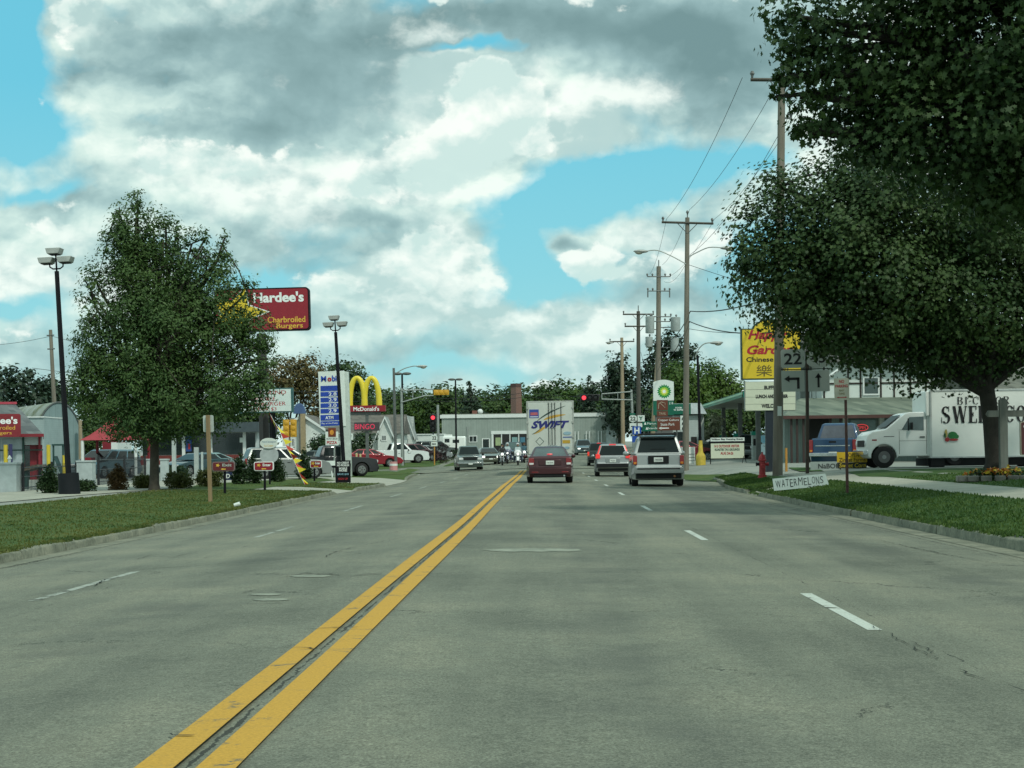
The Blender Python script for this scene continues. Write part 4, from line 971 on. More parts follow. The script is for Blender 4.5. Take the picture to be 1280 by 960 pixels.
# ---- semi-trailer
TW = M('trailer_white', (.50, .53, .49), .45, 0, .08, 1.5); TWF = M('trailer_frame', (.36, .38, .35), .5, .2, .12)
t = thing('semi_trailer', 'tall white semi-trailer with blue and gold lettering on its rear doors', 'truck', base(688.5, 90), TR(.3))
m = MB(); m.bb(-1.3, 1.3, 0, 14.6, 1.12, 4.08, TWF); m.build('box', t, bevel=.02)
for s in (-1, 1):
    dmb = MB(); a, b = sorted((s * .004, s * 1.21)); dmb.bb(a, b, -.035, 0, 1.18, 3.98, TW); do = dmb.build('door', t, bevel=.008)
    hm = MB()
    for zz in (1.35, 2.1, 2.9, 3.7): hm.box((s * 1.24, -.05, zz), (.12, .03, .10), TWF)
    hm.build('hinges', do)
    for xx in ((.10, .26) if s > 0 else (.08,)):
        r_ = MB(); r_.tube([(s * xx, -.07, 1.22), (s * xx, -.07, 3.98)], .016, BLK, 6)
        for zz in (1.25, 1.6, 2.6, 3.6, 3.95): r_.box((s * xx, -.06, zz), (.07, .04, .05), TWF)
        r_.box((s * xx, -.08, 1.62), (.22, .02, .04), CHR); r_.build('lock_rod', do)
r_ = MB(); r_.tube([(.60, -.07, 1.22), (.60, -.07, 3.98)], .016, BLK, 6); r_.build('lock_rod', t)
NAVY = M('navy_vinyl', (.018, .022, .16), .45); GOLD = M('gold_vinyl', (.50, .30, .05), .45); GRN = M('dark_green_vinyl', (.03, .06, .05), .5)
m = MB(); m.text('SWIFT', .0, 2.78, NAVY, w=2.1, h=.42, y=-.045, bold=.05, shear=.35)
def swoosh(a, b, c_, wd, mat, y):
    pts = []; n = 14
    for i in range(n + 1):
        u = i / n; p = Vector(a).lerp(Vector(b), u).lerp(Vector(b).lerp(Vector(c_), u), u); pts.append((p, wd * math.sin(math.pi * min(1, u * .93 + .05)) ** .8))
    vs = [(p.x, y, p.y + w_ / 2) for p, w_ in pts] + [(p.x, y, p.y - w_ / 2) for p, w_ in pts]
    m.add(vs, [(i, i + 1, n + 2 + i, n + 1 + i) for i in range(n)], mat)
swoosh((-.75, 2.95), (-.2, 3.45), (.85, 3.80), .09, GRN, -.041); swoosh((-.35, 3.05), (.1, 3.25), (.85, 3.32), .15, GOLD, -.042); swoosh((-.9, 2.28), (-.5, 2.5), (-.15, 2.72), .16, GOLD, -.043)
swoosh((-1.0, 2.26), (-.75, 2.35), (-.45, 2.62), .05, GRN, -.044)
m.build('lettering', t)
m = MB(); m.bb(-1.14, -.62, -.045, -.036, 3.15, 3.62, M('blue_decal', (.03, .06, .28), .5)); m.bb(-1.08, -.68, -.05, -.046, 3.30, 3.46, M('red_decal', (.4, .10, .12), .5)); m.bb(-1.1, -.66, -.05, -.046, 3.19, 3.24, M('pale_decal', (.5, .55, .6), .5)); m.build('sticker', t)
m = MB()
for k in range(4):
    a = k * math.pi / 2; b = a + math.pi / 2; q = lambda r, w_: (-.58 + r * math.cos(w_), -.04, 1.86 + r * math.sin(w_)); m.quad(q(.24, a), q(.24, b), q(.20, b), q(.20, a), GRN)
m.build('placard', t)
m = MB(); m.disc((.93, 2.30), .22, M('pale_blue_decal', (.25, .38, .45), .5), 16, .09, -.04); m.bb(.7, 1.16, -.045, -.036, 2.05, 2.11, M('navy2', (.06, .1, .3), .5)); m.bb(.66, 1.08, -.045, -.036, 1.74, 1.92, M('amber_decal', (.45, .28, .03), .5))
m.disc((.9, 1.50), .16, M('pale_blue_decal'), 12, .07, -.04); m.build('sticker', t)
m = MB(); m.bb(-1.28, 1.28, -.05, .1, .95, 1.14, TWF); m.bb(-1.2, 1.2, -.02, .05, .50, .60, BLK); m.bb(-.7, -.6, -.02, .08, .55, 1.0, BLK); m.bb(.6, .7, -.02, .08, .55, 1.0, BLK); m.build('rear_bumper', t)
for s in (-1, 1):
    m = MB(); a, b = sorted((s * .85, s * 1.15)); m.bb(a, b, -.07, -.04, 1.0, 1.09, TAIL); m.build('tail_light', t)
    for yy in (1.6, 2.9): wheel(t, s * .98, yy, .50, .52, RIMD, s); 
m = MB(); m.bb(-.5, .5, .5, 14, .8, 1.1, BLK); m.build('chassis', t)
# ---- motorcycles and riders
def skin_person(par, joints, edges, rad, mats_by_z=None, mat=None, name='body'):
    me = bpy.data.meshes.new(name); me.from_pydata(joints, edges, []); o = bpy.data.objects.new(name, me); C.objects.link(o)
    me.materials.append(mat)
    md = o.modifiers.new('skin', 'SKIN'); sv = me.skin_vertices[0].data
    for v_, r_ in zip(sv, rad): v_.radius = (r_, r_)
    sv[0].use_root = True
    sb = o.modifiers.new('sub', 'SUBSURF'); sb.levels = sb.render_levels = 2
    if par: o.parent = par
    return o
SKINM = M('skin', (.42, .24, .17), .6); HAIR = M('hair', (.04, .025, .018), .8)
def rider(label, loc, rz, jacket, legs, helmet, group):
    rt = thing('person', label, 'person', loc, rz, group)
    # facing +y, seated on bike: hips at z .80
    J = [(0, -.15, .84), (0, -.10, 1.05), (0, -.06, 1.30), (0, -.04, 1.40), (0, -.02, 1.50),
         (-.19, -.06, 1.35), (-.30, .08, 1.12), (-.34, .38, 1.08), (-.33, .44, 1.08), (.19, -.06, 1.35), (.30, .08, 1.12), (.34, .38, 1.08), (.33, .44, 1.08),
         (-.12, -.12, .82), (-.27, .26, .78), (-.30, .12, .36), (-.30, .20, .30), (.12, -.12, .82), (.27, .26, .78), (.30, .12, .36), (.30, .20, .30)]
    E = [(0, 1), (1, 2), (2, 3), (3, 4), (2, 5), (5, 6), (6, 7), (7, 8), (2, 9), (9, 10), (10, 11), (11, 12), (0, 13), (13, 14), (14, 15), (15, 16), (0, 17), (17, 18), (18, 19), (19, 20)]
    Rr = [.15, .15, .17, .06, .06, .08, .055, .045, .04, .08, .055, .045, .04, .10, .085, .06, .05, .10, .085, .06, .05]
    skin_person(rt, J, E, Rr, mat=jacket, name='clothed_body')
    h = MB(); h.ell((0, 0, 1.62), (.10, .11, .125), SKINM, 14, 10); h.ell((0, .112, 1.60), (.014, .02, .022), SKINM, 6, 5)
    for s in (-1, 1): h.ell((s * .035, .098, 1.63), (.014, .01, .008), M('eye', (.02, .02, .02), .3), 6, 4); h.ell((s * .10, 0, 1.61), (.012, .02, .03), SKINM, 6, 5)
    h.box((0, .104, 1.563), (.045, .01, .008), M('lips', (.25, .09, .08), .6)); h.build('head', rt, smooth=True)
    h = MB(); h.ell((0, -.02, 1.67), (.13, .14, .115), helmet, 14, 8); h.box((0, .10, 1.69), (.18, .08, .02), BLK); h.build('helmet', rt, smooth=True)
    tr = MB()
    for s in (-1, 1): tr.tube([(s * .12, -.1, .83), (s * .27, .27, .79), (s * .30, .12, .40)], [.115, .10, .075], legs, 10); tr.box((s * .30, .18, .28), (.10, .28, .10), BLK)
    tr.build('trousers', rt, smooth=True)
    hd = MB()
    for s in (-1, 1):
        hd.box((s * .335, .45, 1.075), (.085, .08, .035), BLK)
        for k in range(4): hd.tube([(s * .335 + (k - 1.5) * .021, .49, 1.085), (s * .335 + (k - 1.5) * .021, .515, 1.06), (s * .335 + (k - 1.5) * .021, .495, 1.035)], .009, BLK, 5)
        hd.tube([(s * .335 - s * .04, .45, 1.07), (s * .335 - s * .055, .48, 1.045)], .010, BLK, 5)
    hd.build('gloves', rt)
    return rt
def bike(label, loc, rz, col, fairing, group):
    rt = thing('motorcycle', label, 'motorcycle', loc, rz, group); pm = paint('bike%.1f' % col[0], col)
    for yy, nm in ((.75, 'wheel'), (-.72, 'wheel')):
        m = MB(); pts = [(0, yy + .31 * math.cos(a), .31 + .31 * math.sin(a)) for a in np.linspace(0, 2 * math.pi, 25)]
        m.tube([(-.07, yy, .32), (-.04, yy, .32), (.04, yy, .32), (.07, yy, .32)], [.26, .32, .32, .26], TYRE, 22); w_ = m.build(nm, rt, smooth=True)
        m = MB(); m.tube([(-.075, yy, .32), (.075, yy, .32)], .2, RIM, 16); m.build('rim', w_)
    m = MB()
    for s in (-1, 1): m.tube([(s * .10, .75, .32), (s * .10, .50, 1.0)], .03, CHR, 8)
    m.build('fork', rt)
    m = MB(); m.tube([(-.42, .36, 1.06), (-.30, .46, 1.07), (0, .50, 1.0), (.30, .46, 1.07), (.42, .36, 1.06)], .018, CHR, 8); m.build('handlebar', rt, smooth=True)
    m = MB(); m.ell((0, .12, .86), (.16, .30, .14), pm, 12, 8); m.build('fuel_tank', rt, smooth=True)
    m = MB(); m.ell((0, -.35, .78), (.17, .40, .08), BLK, 12, 6); m.build('seat', rt, smooth=True)
    m = MB(); m.box((0, .05, .45), (.30, .50, .38), BLK); m.tube([(-.18, .1, .5), (.18, .1, .5)], .15, CHR, 12); m.tube([(.2, .2, .3), (.2, -.9, .3)], .045, CHR, 8); m.tube([(-.2, .2, .3), (-.2, -.9, .3)], .045, CHR, 8); m.build('engine', rt, bevel=.03)
    m = MB()
    pts = [(0, .75 + .36 * math.cos(a), .33 + .37 * math.sin(a)) for a in np.linspace(.2, 2.6, 9)]
    for i in range(8): m.quad((-.09, *pts[i][1:]), (.09, *pts[i][1:]), (.09, *pts[i + 1][1:]), (-.09, *pts[i + 1][1:]), pm)
    m.ell((0, -.72, .55), (.12, .36, .16), pm, 10, 6); m.build('mudguards', rt, smooth=True)
    m = MB(); m.ell((0, .66, .92), (.10, .08, .10), HEADL, 12, 8); m.build('headlight', rt, smooth=True)
    m = MB()
    for s in (-1, 1): m.ell((s * .22, .62, .80), (.05, .04, .05), CLR, 8, 6)
    m.build('spot_lamps', rt, smooth=True)
    if fairing:
        m = MB(); m.ell((0, .56, .98), (.30, .16, .26), pm, 14, 10); m.build('fairing', rt, smooth=True)
        m = MB(); m.quad((-.24, .58, 1.12), (.24, .58, 1.12), (.20, .40, 1.45), (-.20, .40, 1.45), M('screen', (.35, .42, .42), .15)); m.build('windscreen', rt)
    for s in (-1, 1):
        m = MB(); a, b = sorted((s * .18, s * .38)); m.bb(a, b, -1.05, -.45, .40, .72, pm); m.build('saddlebag', rt, bevel=.05)
    return rt
MG = 'motorcycles waiting in the oncoming lane'; RG = 'riders on the waiting motorcycles'
LEA = M('black_leather', (.02, .02, .022), .5); DEN = M('denim', (.04, .06, .11), .8); WHB = (.75, .75, .75)
for (px, d, colb, fair, jk, lg, hm, lb, lr) in (
    (628, 132, (.02, .02, .02), False, LEA, M('chaps', (.03, .03, .035), .6), M('helmet_black', (.02, .02, .02), .3), 'black motorcycle with bright round headlight, leftmost of the waiting bikes', 'rider in black leather on the black motorcycle'),
    (647.5, 129, WHB, True, M('grey_jacket', (.12, .13, .14), .7), DEN, M('helmet_white', (.6, .6, .6), .3), 'white touring motorcycle with rounded fairing, nearest of the waiting bikes', 'rider in grey jacket behind the white rounded fairing'),
    (634.5, 138, (.10, .11, .16), True, M('blue_grey_shirt', (.22, .24, .32), .8), DEN, M('helmet_white'), 'grey motorcycle with windscreen waiting behind the black one', 'rider in pale blue-grey shirt and white helmet'),
    (655.5, 138, (.12, .12, .12), False, M('teal_vest', (.05, .12, .16), .7), DEN, M('helmet_black'), 'dark grey motorcycle squeezed between the dark SUV and the trailer', 'rider in dark teal vest beside the trailer')):
    b = base(px, d); bike(lb, b, TR(181), colb, fair, MG); rider(lr, b, TR(181), jk, lg, hm, RG)
# ---- white box truck
def serif(mb, s, x, z, h, mat, wk=.8, y=-.01, track=.10):
    """thick-and-thin serif capitals, drawn in the x-z plane facing -y"""
    T_ = h * .17; t_ = h * .055; W0 = h * wk; serf = h * .11
    def rect(a, b, c_, d): mb.quad((a, y, c_), (b, y, c_), (b, y, d), (a, y, d), mat)
    def ringarc(cx, cz, rx, rz, a0, a1, n=14, tv=T_, th=t_):
        vs = []
        for i in range(n + 1):
            a = a0 + (a1 - a0) * i / n; co_, si = math.cos(a), math.sin(a)
            vs.append((cx + rx * co_, y, cz + rz * si)); vs.append((cx + (rx - tv) * co_, y, cz + (rz - th) * si))
        mb.add(vs, [(2 * i, 2 * i + 2, 2 * i + 3, 2 * i + 1) for i in range(n)], mat)
    def diag(x0, z0, x1, z1, w_): mb.quad((x0 - w_ / 2, y, z0), (x0 + w_ / 2, y, z0), (x1 + w_ / 2, y, z1), (x1 - w_ / 2, y, z1), mat)
    def stem(cx, w_=T_): rect(cx - w_ / 2, cx + w_ / 2, z, z + h); rect(cx - w_ / 2 - serf / 2, cx + w_ / 2 + serf / 2, z, z + t_); rect(cx - w_ / 2 - serf / 2, cx + w_ / 2 + serf / 2, z + h - t_, z + h)
    pi = math.pi
    for ch in s:
        W_ = W0
        if ch == ' ': x += W0 * .55; continue
        if ch == '-': rect(x, x + h * .28, z + h * .38, z + h * .47); x += h * .28 + track * h; continue
        if ch == 'I': W_ = T_ + serf; stem(x + W_ / 2)
        elif ch in 'ELTF':
            if ch == 'T': stem(x + W_ / 2); rect(x, x + W_, z + h - t_, z + h); rect(x, x + t_, z + h * .75, z + h); rect(x + W_ - t_, x + W_, z + h * .75, z + h)
            else:
                W_ = W0 * .85; stem(x + T_ / 2 + serf / 2)
                rect(x, x + W_, z, z + t_); rect(x + W_ - t_, x + W_, z, z + h * .25)
                if ch == 'E': rect(x, x + W_ * .95, z + h - t_, z + h); rect(x + W_ * .95 - t_, x + W_ * .95, z + h * .77, z + h); rect(x + T_, x + W_ * .6, z + h * .5 - t_ / 2, z + h * .5 + t_ / 2); rect(x + W_ * .6 - t_, x + W_ * .6, z + h * .38, z + h * .62)
        elif ch == 'O': ringarc(x + W_ / 2, z + h / 2, W_ / 2, h / 2, 0, 2 * pi, 28)
        elif ch == 'C': ringarc(x + W_ / 2, z + h / 2, W_ / 2, h / 2, pi * .22, pi * 1.78, 24); rect(x + W_ * .88, x + W_ * .96, z + h * .62, z + h)
        elif ch == 'B': stem(x + T_ / 2 + serf / 2); cxx = x + W_ * .42; rect(x + T_, cxx, z, z + t_); rect(x + T_, cxx, z + h - t_, z + h); rect(x + T_, cxx, z + h * .5 - t_ / 2, z + h * .5 + t_ / 2); ringarc(cxx, z + h * .25, W_ * .5, h * .25 + t_ / 2, -pi / 2, pi / 2); ringarc(cxx, z + h * .75, W_ * .45, h * .25, -pi / 2, pi / 2)
        elif ch == 'R': stem(x + T_ / 2 + serf / 2); cxx = x + W_ * .42; rect(x + T_, cxx, z + h - t_, z + h); rect(x + T_, cxx, z + h * .5 - t_ / 2, z + h * .5 + t_ / 2); ringarc(cxx, z + h * .75, W_ * .45, h * .25, -pi / 2, pi / 2); diag(x + W_ * .85, z, x + W_ * .45, z + h * .5, T_)
        elif ch == 'S': ringarc(x + W_ * .45, z + h * .74, W_ * .40, h * .26, pi * .2, pi * 1.5, 16, T_ * .85); ringarc(x + W_ * .45, z + h * .26, W_ * .43, h * .26 + t_ * .5, -pi * .8, pi * .5, 16, T_ * .85); diag(x + W_ * .60, z + h * .36, x + W_ * .28, z + h * .62, T_ * 1.1); rect(x + W_ * .72, x + W_ * .78, z + h * .68, z + h); rect(x + .0, x + W_ * .06, z, z + h * .34)
        elif ch == 'W': W_ = W0 * 1.45; diag(x + W_ * .30, z, x + W_ * .10, z + h, T_); diag(x + W_ * .30, z, x + W_ * .50, z + h, t_); diag(x + W_ * .72, z, x + W_ * .50, z + h, T_); diag(x + W_ * .72, z, x + W_ * .92, z + h, t_); rect(x, x + W_ * .2, z + h - t_, z + h); rect(x + W_ * .82, x + W_, z + h - t_, z + h)
        elif ch == 'N': stem(x + W_ * .12, t_); stem(x + W_ * .9, t_); diag(x + W_ * .86, z, x + W_ * .16, z + h, T_)
        x += W_ + track * h
    return x
bt = base(1215, 60); WT = M('truck_white', (.78, .82, .79), .4, 0, .05, 1.2, coat=.3); WT2 = M('truck_box_white', (.80, .84, .80), .5, 0, .05, .8)
t = thing('box_truck', 'white box truck lettered in black serif capitals, vegetables painted below', 'truck', bt)
s60 = 60 / F; zg = bt.z
def tx(px): return P(px, 560, 60).x - bt.x
# nose points towards -x; side facing the camera is at y=0, body runs to y=2.2
xn, xc, xb0, xb1 = tx(1083), tx(1163), tx(1157), tx(1163) + 4.9
def tz(py, px=1120): return P(px, py, 60).z - zg
m = MB()
ar = .47; wx = tx(1105)
prof = [(xn + .05, .45), (xn, .62), (xn, 1.02), (xn + .05, 1.20), (xn + .22, 1.33), (tx(1108), 1.42), (tx(1131), tz(517.5)), (tx(1137), tz(515.5)), (xc, tz(515)), (xc, .42), (wx + ar + .06, .42)]
for k in range(11):
    a = -.12 + (math.pi + .24) * k / 10; prof.append((wx + ar * math.cos(a), .40 + ar * math.sin(a)))
m.prism(prof, 0, 2.0, WT); cab = m.build('cab', t, bevel=.05, seg=3, sharp=40, smooth=True)
m = MB(); m.prism([(tx(1121), 1.40), (tx(1127.5), 1.40), (tx(1137), tz(521.5)), (tx(1155), tz(521)), (tx(1155), 1.36)], -.012, .01, GLASSL); win = m.build('side_window', cab)
m = MB(); m.bb(tx(1135), tx(1136) + .01, -.016, -.012, 1.36, tz(523), BLK); m.build('quarter_pillar', win)
m = MB(); m.add([(tx(1109.5) - .05, .14, 1.49), (tx(1109.5) - .05, 1.86, 1.49), (tx(1129.5) - .05, 1.80, tz(519.5) + .03), (tx(1129.5) - .05, .20, tz(519.5) + .03)], [(0, 1, 2, 3)], M('screen_shaded', (.03, .045, .045), .35, 0, .3, 1, spec=.05)); m.build('windscreen', cab)
m = MB(); m.bb(tx(1124), tx(1124) + .012, -.004, 0, .5, 1.36, BLK); m.bb(tx(1158), tx(1158) + .012, -.004, 0, .5, tz(519), BLK); m.bb(tx(1124), tx(1158), -.004, 0, .98, .99, BLK); m.bb(tx(1150), tx(1156), -.03, 0, 1.10, 1.14, BLK)
m.bb(tx(1105), tx(1118), -.006, 0, 1.14, 1.16, BLK); m.build('door_seams', cab)
m = MB(); m.bb(tx(1090), tx(1096), -.01, .0, 1.0, 1.05, TAIL); m.build('side_marker', cab)
m = MB(); m.box((tx(1139), -.14, 1.52), (.05, .16, .26), BLK); m.build('wing_mirror', cab)
m = MB(); m.bb(xn - .12, xn + .06, -.02, 2.02, .48, .66, CHR); m.build('front_bumper', t, bevel=.02)
m = MB(); m.bb(xn - .02, xn + .03, .35, 1.65, .78, 1.02, BLK); m.build('grille', t)
for yy in (.15, 1.85): m = MB(); m.ell((xn, yy, .9), (.04, .12, .12), CLR, 10, 8); m.build('headlight', t)
# driver
dr = thing('person', 'driver with dark hair in a dark shirt inside the white truck cab', 'person', bt + Vector((tx(1142), .55, 0)), TR(90))
J = [(0, 0, .80), (0, 0, 1.05), (0, 0, 1.32), (0, .01, 1.42), (0, .02, 1.5), (-.18, 0, 1.33), (-.24, .12, 1.1), (-.2, .42, 1.18), (.18, 0, 1.33), (.24, .12, 1.1), (.2, .42, 1.18), (-.1, .40, .8), (.1, .40, .8), (-.1, .45, .45), (.1, .45, .45)]
skin_person(dr, J, [(0, 1), (1, 2), (2, 3), (3, 4), (2, 5), (5, 6), (6, 7), (2, 8), (8, 9), (9, 10), (0, 11), (0, 12), (11, 13), (12, 14)], [.14, .14, .16, .055, .055, .07, .05, .035, .07, .05, .035, .08, .08, .05, .05], mat=DEN, name='clothed_body')
h = MB(); h.ell((0, .03, 1.62), (.10, .11, .13), SKINM, 12, 9); h.ell((0, .14, 1.6), (.015, .02, .02), SKINM, 6, 4); h.build('head', dr, smooth=True)
h = MB(); h.ell((0, 0, 1.66), (.115, .125, .115), HAIR, 12, 8); h.build('hair', dr, smooth=True)
# cargo box
zb0, zb1 = tz(572, 1200), tz(487, 1200)
m = MB(); m.bb(tx(1162), xb1, -.12, 2.15, zb0, zb1, WT2); m.bb(tx(1157), tx(1162) + .01, -.10, 2.13, tz(520, 1160), zb1 - .05, WT2); bx = m.build('cargo_box', t, bevel=.03)
m = MB(); m.bb(tx(1162), xb1, -.135, -.118, zb1 - .07, zb1 - .01, M('rail_alu', (.55, .58, .57), .4, .6)); m.bb(tx(1162), xb1, -.135, -.118, zb0 + .0, zb0 + .05, M('rail_alu')); m.bb(tx(1162) - .005, tx(1162) + .06, -.137, -.115, zb0, zb1, M('rail_alu')); m.build('trim_rails', bx)
m = MB(); z1 = tz(505.5, 1220) ; hh = tz(496, 1220) - z1
serif(m, 'BI-COLOR', tx(1196), z1, hh, INK, .82, -.142, .22)
z2 = tz(528.5, 1220); h2 = tz(507.5, 1220) - z2
serif(m, 'SWEET CORN', tx(1176), z2, h2, INK, .60, -.142, .07)
m.build('lettering', bx)
m = MB(); c0 = (tx(1189), tz(545, 1190)); LF = M('decal_green', (.02, .16, .04), .5); VR = M('decal_red', (.35, .03, .03), .5); YC = M('decal_corn', (.45, .35, .10), .5)
m.disc((c0[0] + .02, c0[1] + .03), .17, LF, 14, .13, -.142); m.disc((c0[0] + .15, c0[1] - .02), .10, LF, 10, .08, -.143); m.disc((c0[0] - .22, c0[1] + .10), .05, YC, 10, .15, -.144); m.disc((c0[0] - .26, c0[1] + .02), .04, M('decal_leaf', (.03, .1, .03), .5), 8, .09, -.145)
m.disc((c0[0] - .18, c0[1] - .13), .08, VR, 12, .08, -.144); m.disc((c0[0] + .06, c0[1] - .14), .17, VR, 12, .04, -.146); m.build('vegetable_picture', bx)
m = MB(); m.bb(tx(1160), xb1 - .1, .1, 2.0, zb0 - .30, zb0 - .02, BLK); m.bb(tx(1163), tx(1180), -.05, .3, zb0 - .33, zb0 - .02, BLK); m.build('chassis', t)
for (xx, r_) in ((wx, .40), (tx(1193), .33), (xb1 - 1.0, .42)):
    for yy, sd in ((.10, -1), (1.9, 1)):
        if abs(xx - tx(1193)) < .1 and sd > 0: continue
        w_ = MB(); w_.tube([(xx, yy - .13, .40), (xx, yy - .10, .40), (xx, yy + .10, .40), (xx, yy + .13, .40)], [.37 * r_ / .4, r_, r_, .37 * r_ / .4], TYRE, 24); wo = w_.build('wheel', t, smooth=True, sharp=50)
        q = MB(); q.tube([(xx, yy - sd * -.135, .40), (xx, yy + sd * .14, .40)], [r_ * .55, r_ * .5], RIMD, 16); q.tube([(xx, yy + sd * .13, .40), (xx, yy + sd * .15, .40)], [.09, .07], RIM, 10); q.build('rim', wo)
# ------------------------------------------------------------ poles, signs, street furniture
WOODP = M('pole_wood', (.17, .155, .125), .9, 0, .3, 4, bump=.4, streak=True); WOODT = M('pole_wood_tan', (.30, .24, .16), .9, 0, .25, 4, streak=True); WOODG = M('pole_wood_dark', (.075, .07, .058), .9, 0, .3, 4, streak=True)
STEEL = M('galvanised', (.30, .33, .31), .5, .3, .12); STEELD = M('steel_dark', (.14, .15, .145), .5, .4); BLKP = M('black_pole_paint', (.008, .008, .011), .6, 0, spec=.15); SIGNB = M('sign_back', (.32, .35, .33), .5, .4)
CANG = M('transformer_grey', (.38, .42, .41), .5, .2); WIRE = M('wire_black', (.015, .016, .018), .7); LAMPG = M('lamp_grey', (.36, .38, .36), .5, .2)
SWH = M('sign_white', (.66, .72, .68), .5, 0, .04); SRED = M('sign_red', (.25, .010, .022), .45, 0, .08); SYEL = M('sign_yellow', (.68, .50, .03), .5, 0, .04); SGRN = M('sign_green', (.0, .11, .065), .5, 0, .06); SBRN = M('sign_brown', (.13, .035, .018), .5, 0, .08)
SBLU = M('sign_blue', (.012, .07, .36), .5, 0, .06); RINK = M('red_ink', (.38, .02, .03), .5); GINK = M('gold_ink', (.68, .42, .05), .5); WINK = M('white_ink', (.78, .82, .80), .5); CREAM = M('letter_board', (.60, .64, .50), .55, 0, .05)
GREYS = M('shaded_sign', (.36, .40, .37), .55, 0, .05)
class S:
    def __init__(s, name, label, cat, px, d=None, py=None, group=None, lean=0.0, rz=0.0):
        s.b = G(px, py) if d is None else base(px, d); s.d = s.b.y; s.k = s.d / F
        s.t = thing(name, label, cat, s.b, rz, group, lean); s.lean = math.tan(lean)
    def x(s, px, py=560): return P(px, py, s.d).x - s.b.x - s.lean * s.z(py)
    def z(s, py, px=None): return P(px if px else VX + (s.b.x / s.k), py, s.d).z - s.b.z
    def panel(s, nm, x0, x1, y0, y1, mat, y=-.05, t=.05, par=None, bevel=0):
        """pixel box x0..x1, y0(top)..y1(bottom)"""
        ym = (y0 + y1) / 2; m = MB(); m.bb(s.x(x0, ym), s.x(x1, ym), y, y + t, s.z(y1, (x0 + x1) / 2), s.z(y0, (x0 + x1) / 2), mat)
        return m.build(nm, par or s.t, bevel=bevel)
    def post(s, nm, px0, py0, px1, py1, r0, r1, mat, y=0, n=12, par=None, sink=.3):
        m = MB(); a = (s.x(px0, py0), y, s.z(py0, px0)); b = (s.x(px1, py1), y, s.z(py1, px1)); a = (a[0], a[1], a[2] - sink)
        m.tube([a, b], [r0, r1], mat, n); return m.build(nm, par or s.t, smooth=True, sharp=60)
    def letters(s, items, par, y=-.055):
        m = MB()
        for it in items:
            body, cx, cy, w_, h_, mat = it[:6]; kw = it[6] if len(it) > 6 else {}
            m.text(body, s.x(cx, cy), s.z(cy, cx), mat, w=w_ * s.k if w_ else None, h=h_ * s.k if h_ else None, y=y, **kw)
        return m.build('lettering', par)
# --- utility poles
def insul(m, x, y, z): m.tube([(x, y, z), (x, y, z + .12), (x, y, z + .14), (x, y, z + .24)], [.03, .06, .09, .05], STEELD, 8)
def crossarm(s, zc, hw, y=-.14, pins=(-1, 1), tilt=0):
    m = MB(); m.tube([(-hw, y, zc - tilt), (hw, y, zc + tilt)], .065, WOODG, 4); a = m.build('crossarm', s.t)
    m = MB()
    for q in pins: insul(m, q * hw * .95, y, zc + .06 + tilt * q)
    m.build('insulator', a, smooth=True)
    m = MB()
    for q in (-1, 1): m.tube([(q * hw * .38, y, zc - .04), (0, y * .8, zc - .6)], .022, STEELD, 6)
    m.build('brace', a); return a
PG_ = 'wooden utility poles along the right side'
p1 = S('utility_pole', 'nearest tan utility pole, its top crossing the overhanging maple leaves', 'utility pole', 972, 58, group=PG_, lean=TR(1.3))
ztop1 = p1.z(93); m = MB(); m.tube([(0, 0, -.5), (0, 0, ztop1)], [.185, .125], WOODP, 14); m.build('pole', p1.t, smooth=True)
a = crossarm(p1, p1.z(101), 1.12); p1.panel('pole_tag', 971, 976, 508, 520, SWH, y=-.20, t=.02); 
m = MB(); m.tube([(0, -.02, ztop1 - .1), (0, -.02, ztop1 + .35)], .03, STEELD, 6); insul(m, 0, -.02, ztop1 + .2); m.build('insulator', p1.t, smooth=True)
m = MB(); m.box((.22, -.05, p1.z(148)), (.3, .06, .06), STEELD); insul(m, .33, -.05, p1.z(148)); m.build('bracket', p1.t)
p2 = S('utility_pole', 'second tan utility pole with crossarm and two street lamp arms', 'utility pole', 857, 92, group=PG_, lean=TR(1.1))
z2 = p2.z(272); m = MB(); m.tube([(0, 0, -.5), (0, 0, z2)], [.19, .12], WOODP, 14); m.build('pole', p2.t, smooth=True)
crossarm(p2, p2.z(279), 1.45, tilt=-.03); m = MB(); m.tube([(0, -.02, z2 - .1), (0, -.02, z2 + .3)], .03, STEELD, 6); insul(m, 0, -.02, z2 + .15); m.build('insulator', p2.t, smooth=True)
def lamp_arm(s, pts_px, lamp_dir, y=-.1, r=.03, par=None):
    pts = [(s.x(a, b), y, s.z(b, a)) for a, b in pts_px]; m = MB()
    # smooth
    q = []
    for i in range(len(pts) - 1):
        for k in range(4):
            u = k / 4; p0, p1_, p2_, p3 = [Vector(pts[min(max(i + j, 0), len(pts) - 1)]) for j in (-1, 0, 1, 2)]
            q.append(.5 * ((2 * p1_) + (-p0 + p2_) * u + (2 * p0 - 5 * p1_ + 4 * p2_ - p3) * u * u + (-p0 + 3 * p1_ - 3 * p2_ + p3) * u ** 3))
    q.append(Vector(pts[-1])); m.tube(q, r, STEEL, 8); a = m.build('lamp_arm', par or s.t, smooth=True)
    e = q[-1]; m = MB(); m.ell((e.x + lamp_dir * .32, e.y, e.z - .02), (.42, .17, .10), LAMPG, 14, 8); m.ell((e.x + lamp_dir * .42, e.y, e.z - .08), (.22, .14, .12), M('lamp_lens', (.35, .34, .28), .2), 12, 8)
    m.build('lamp_head', a, smooth=True); return a
lamp_arm(p2, [(857, 330), (840, 321), (822, 314), (808, 315)], -1); lamp_arm(p2, [(861, 321), (872, 315), (886, 309), (902, 309)], 1)
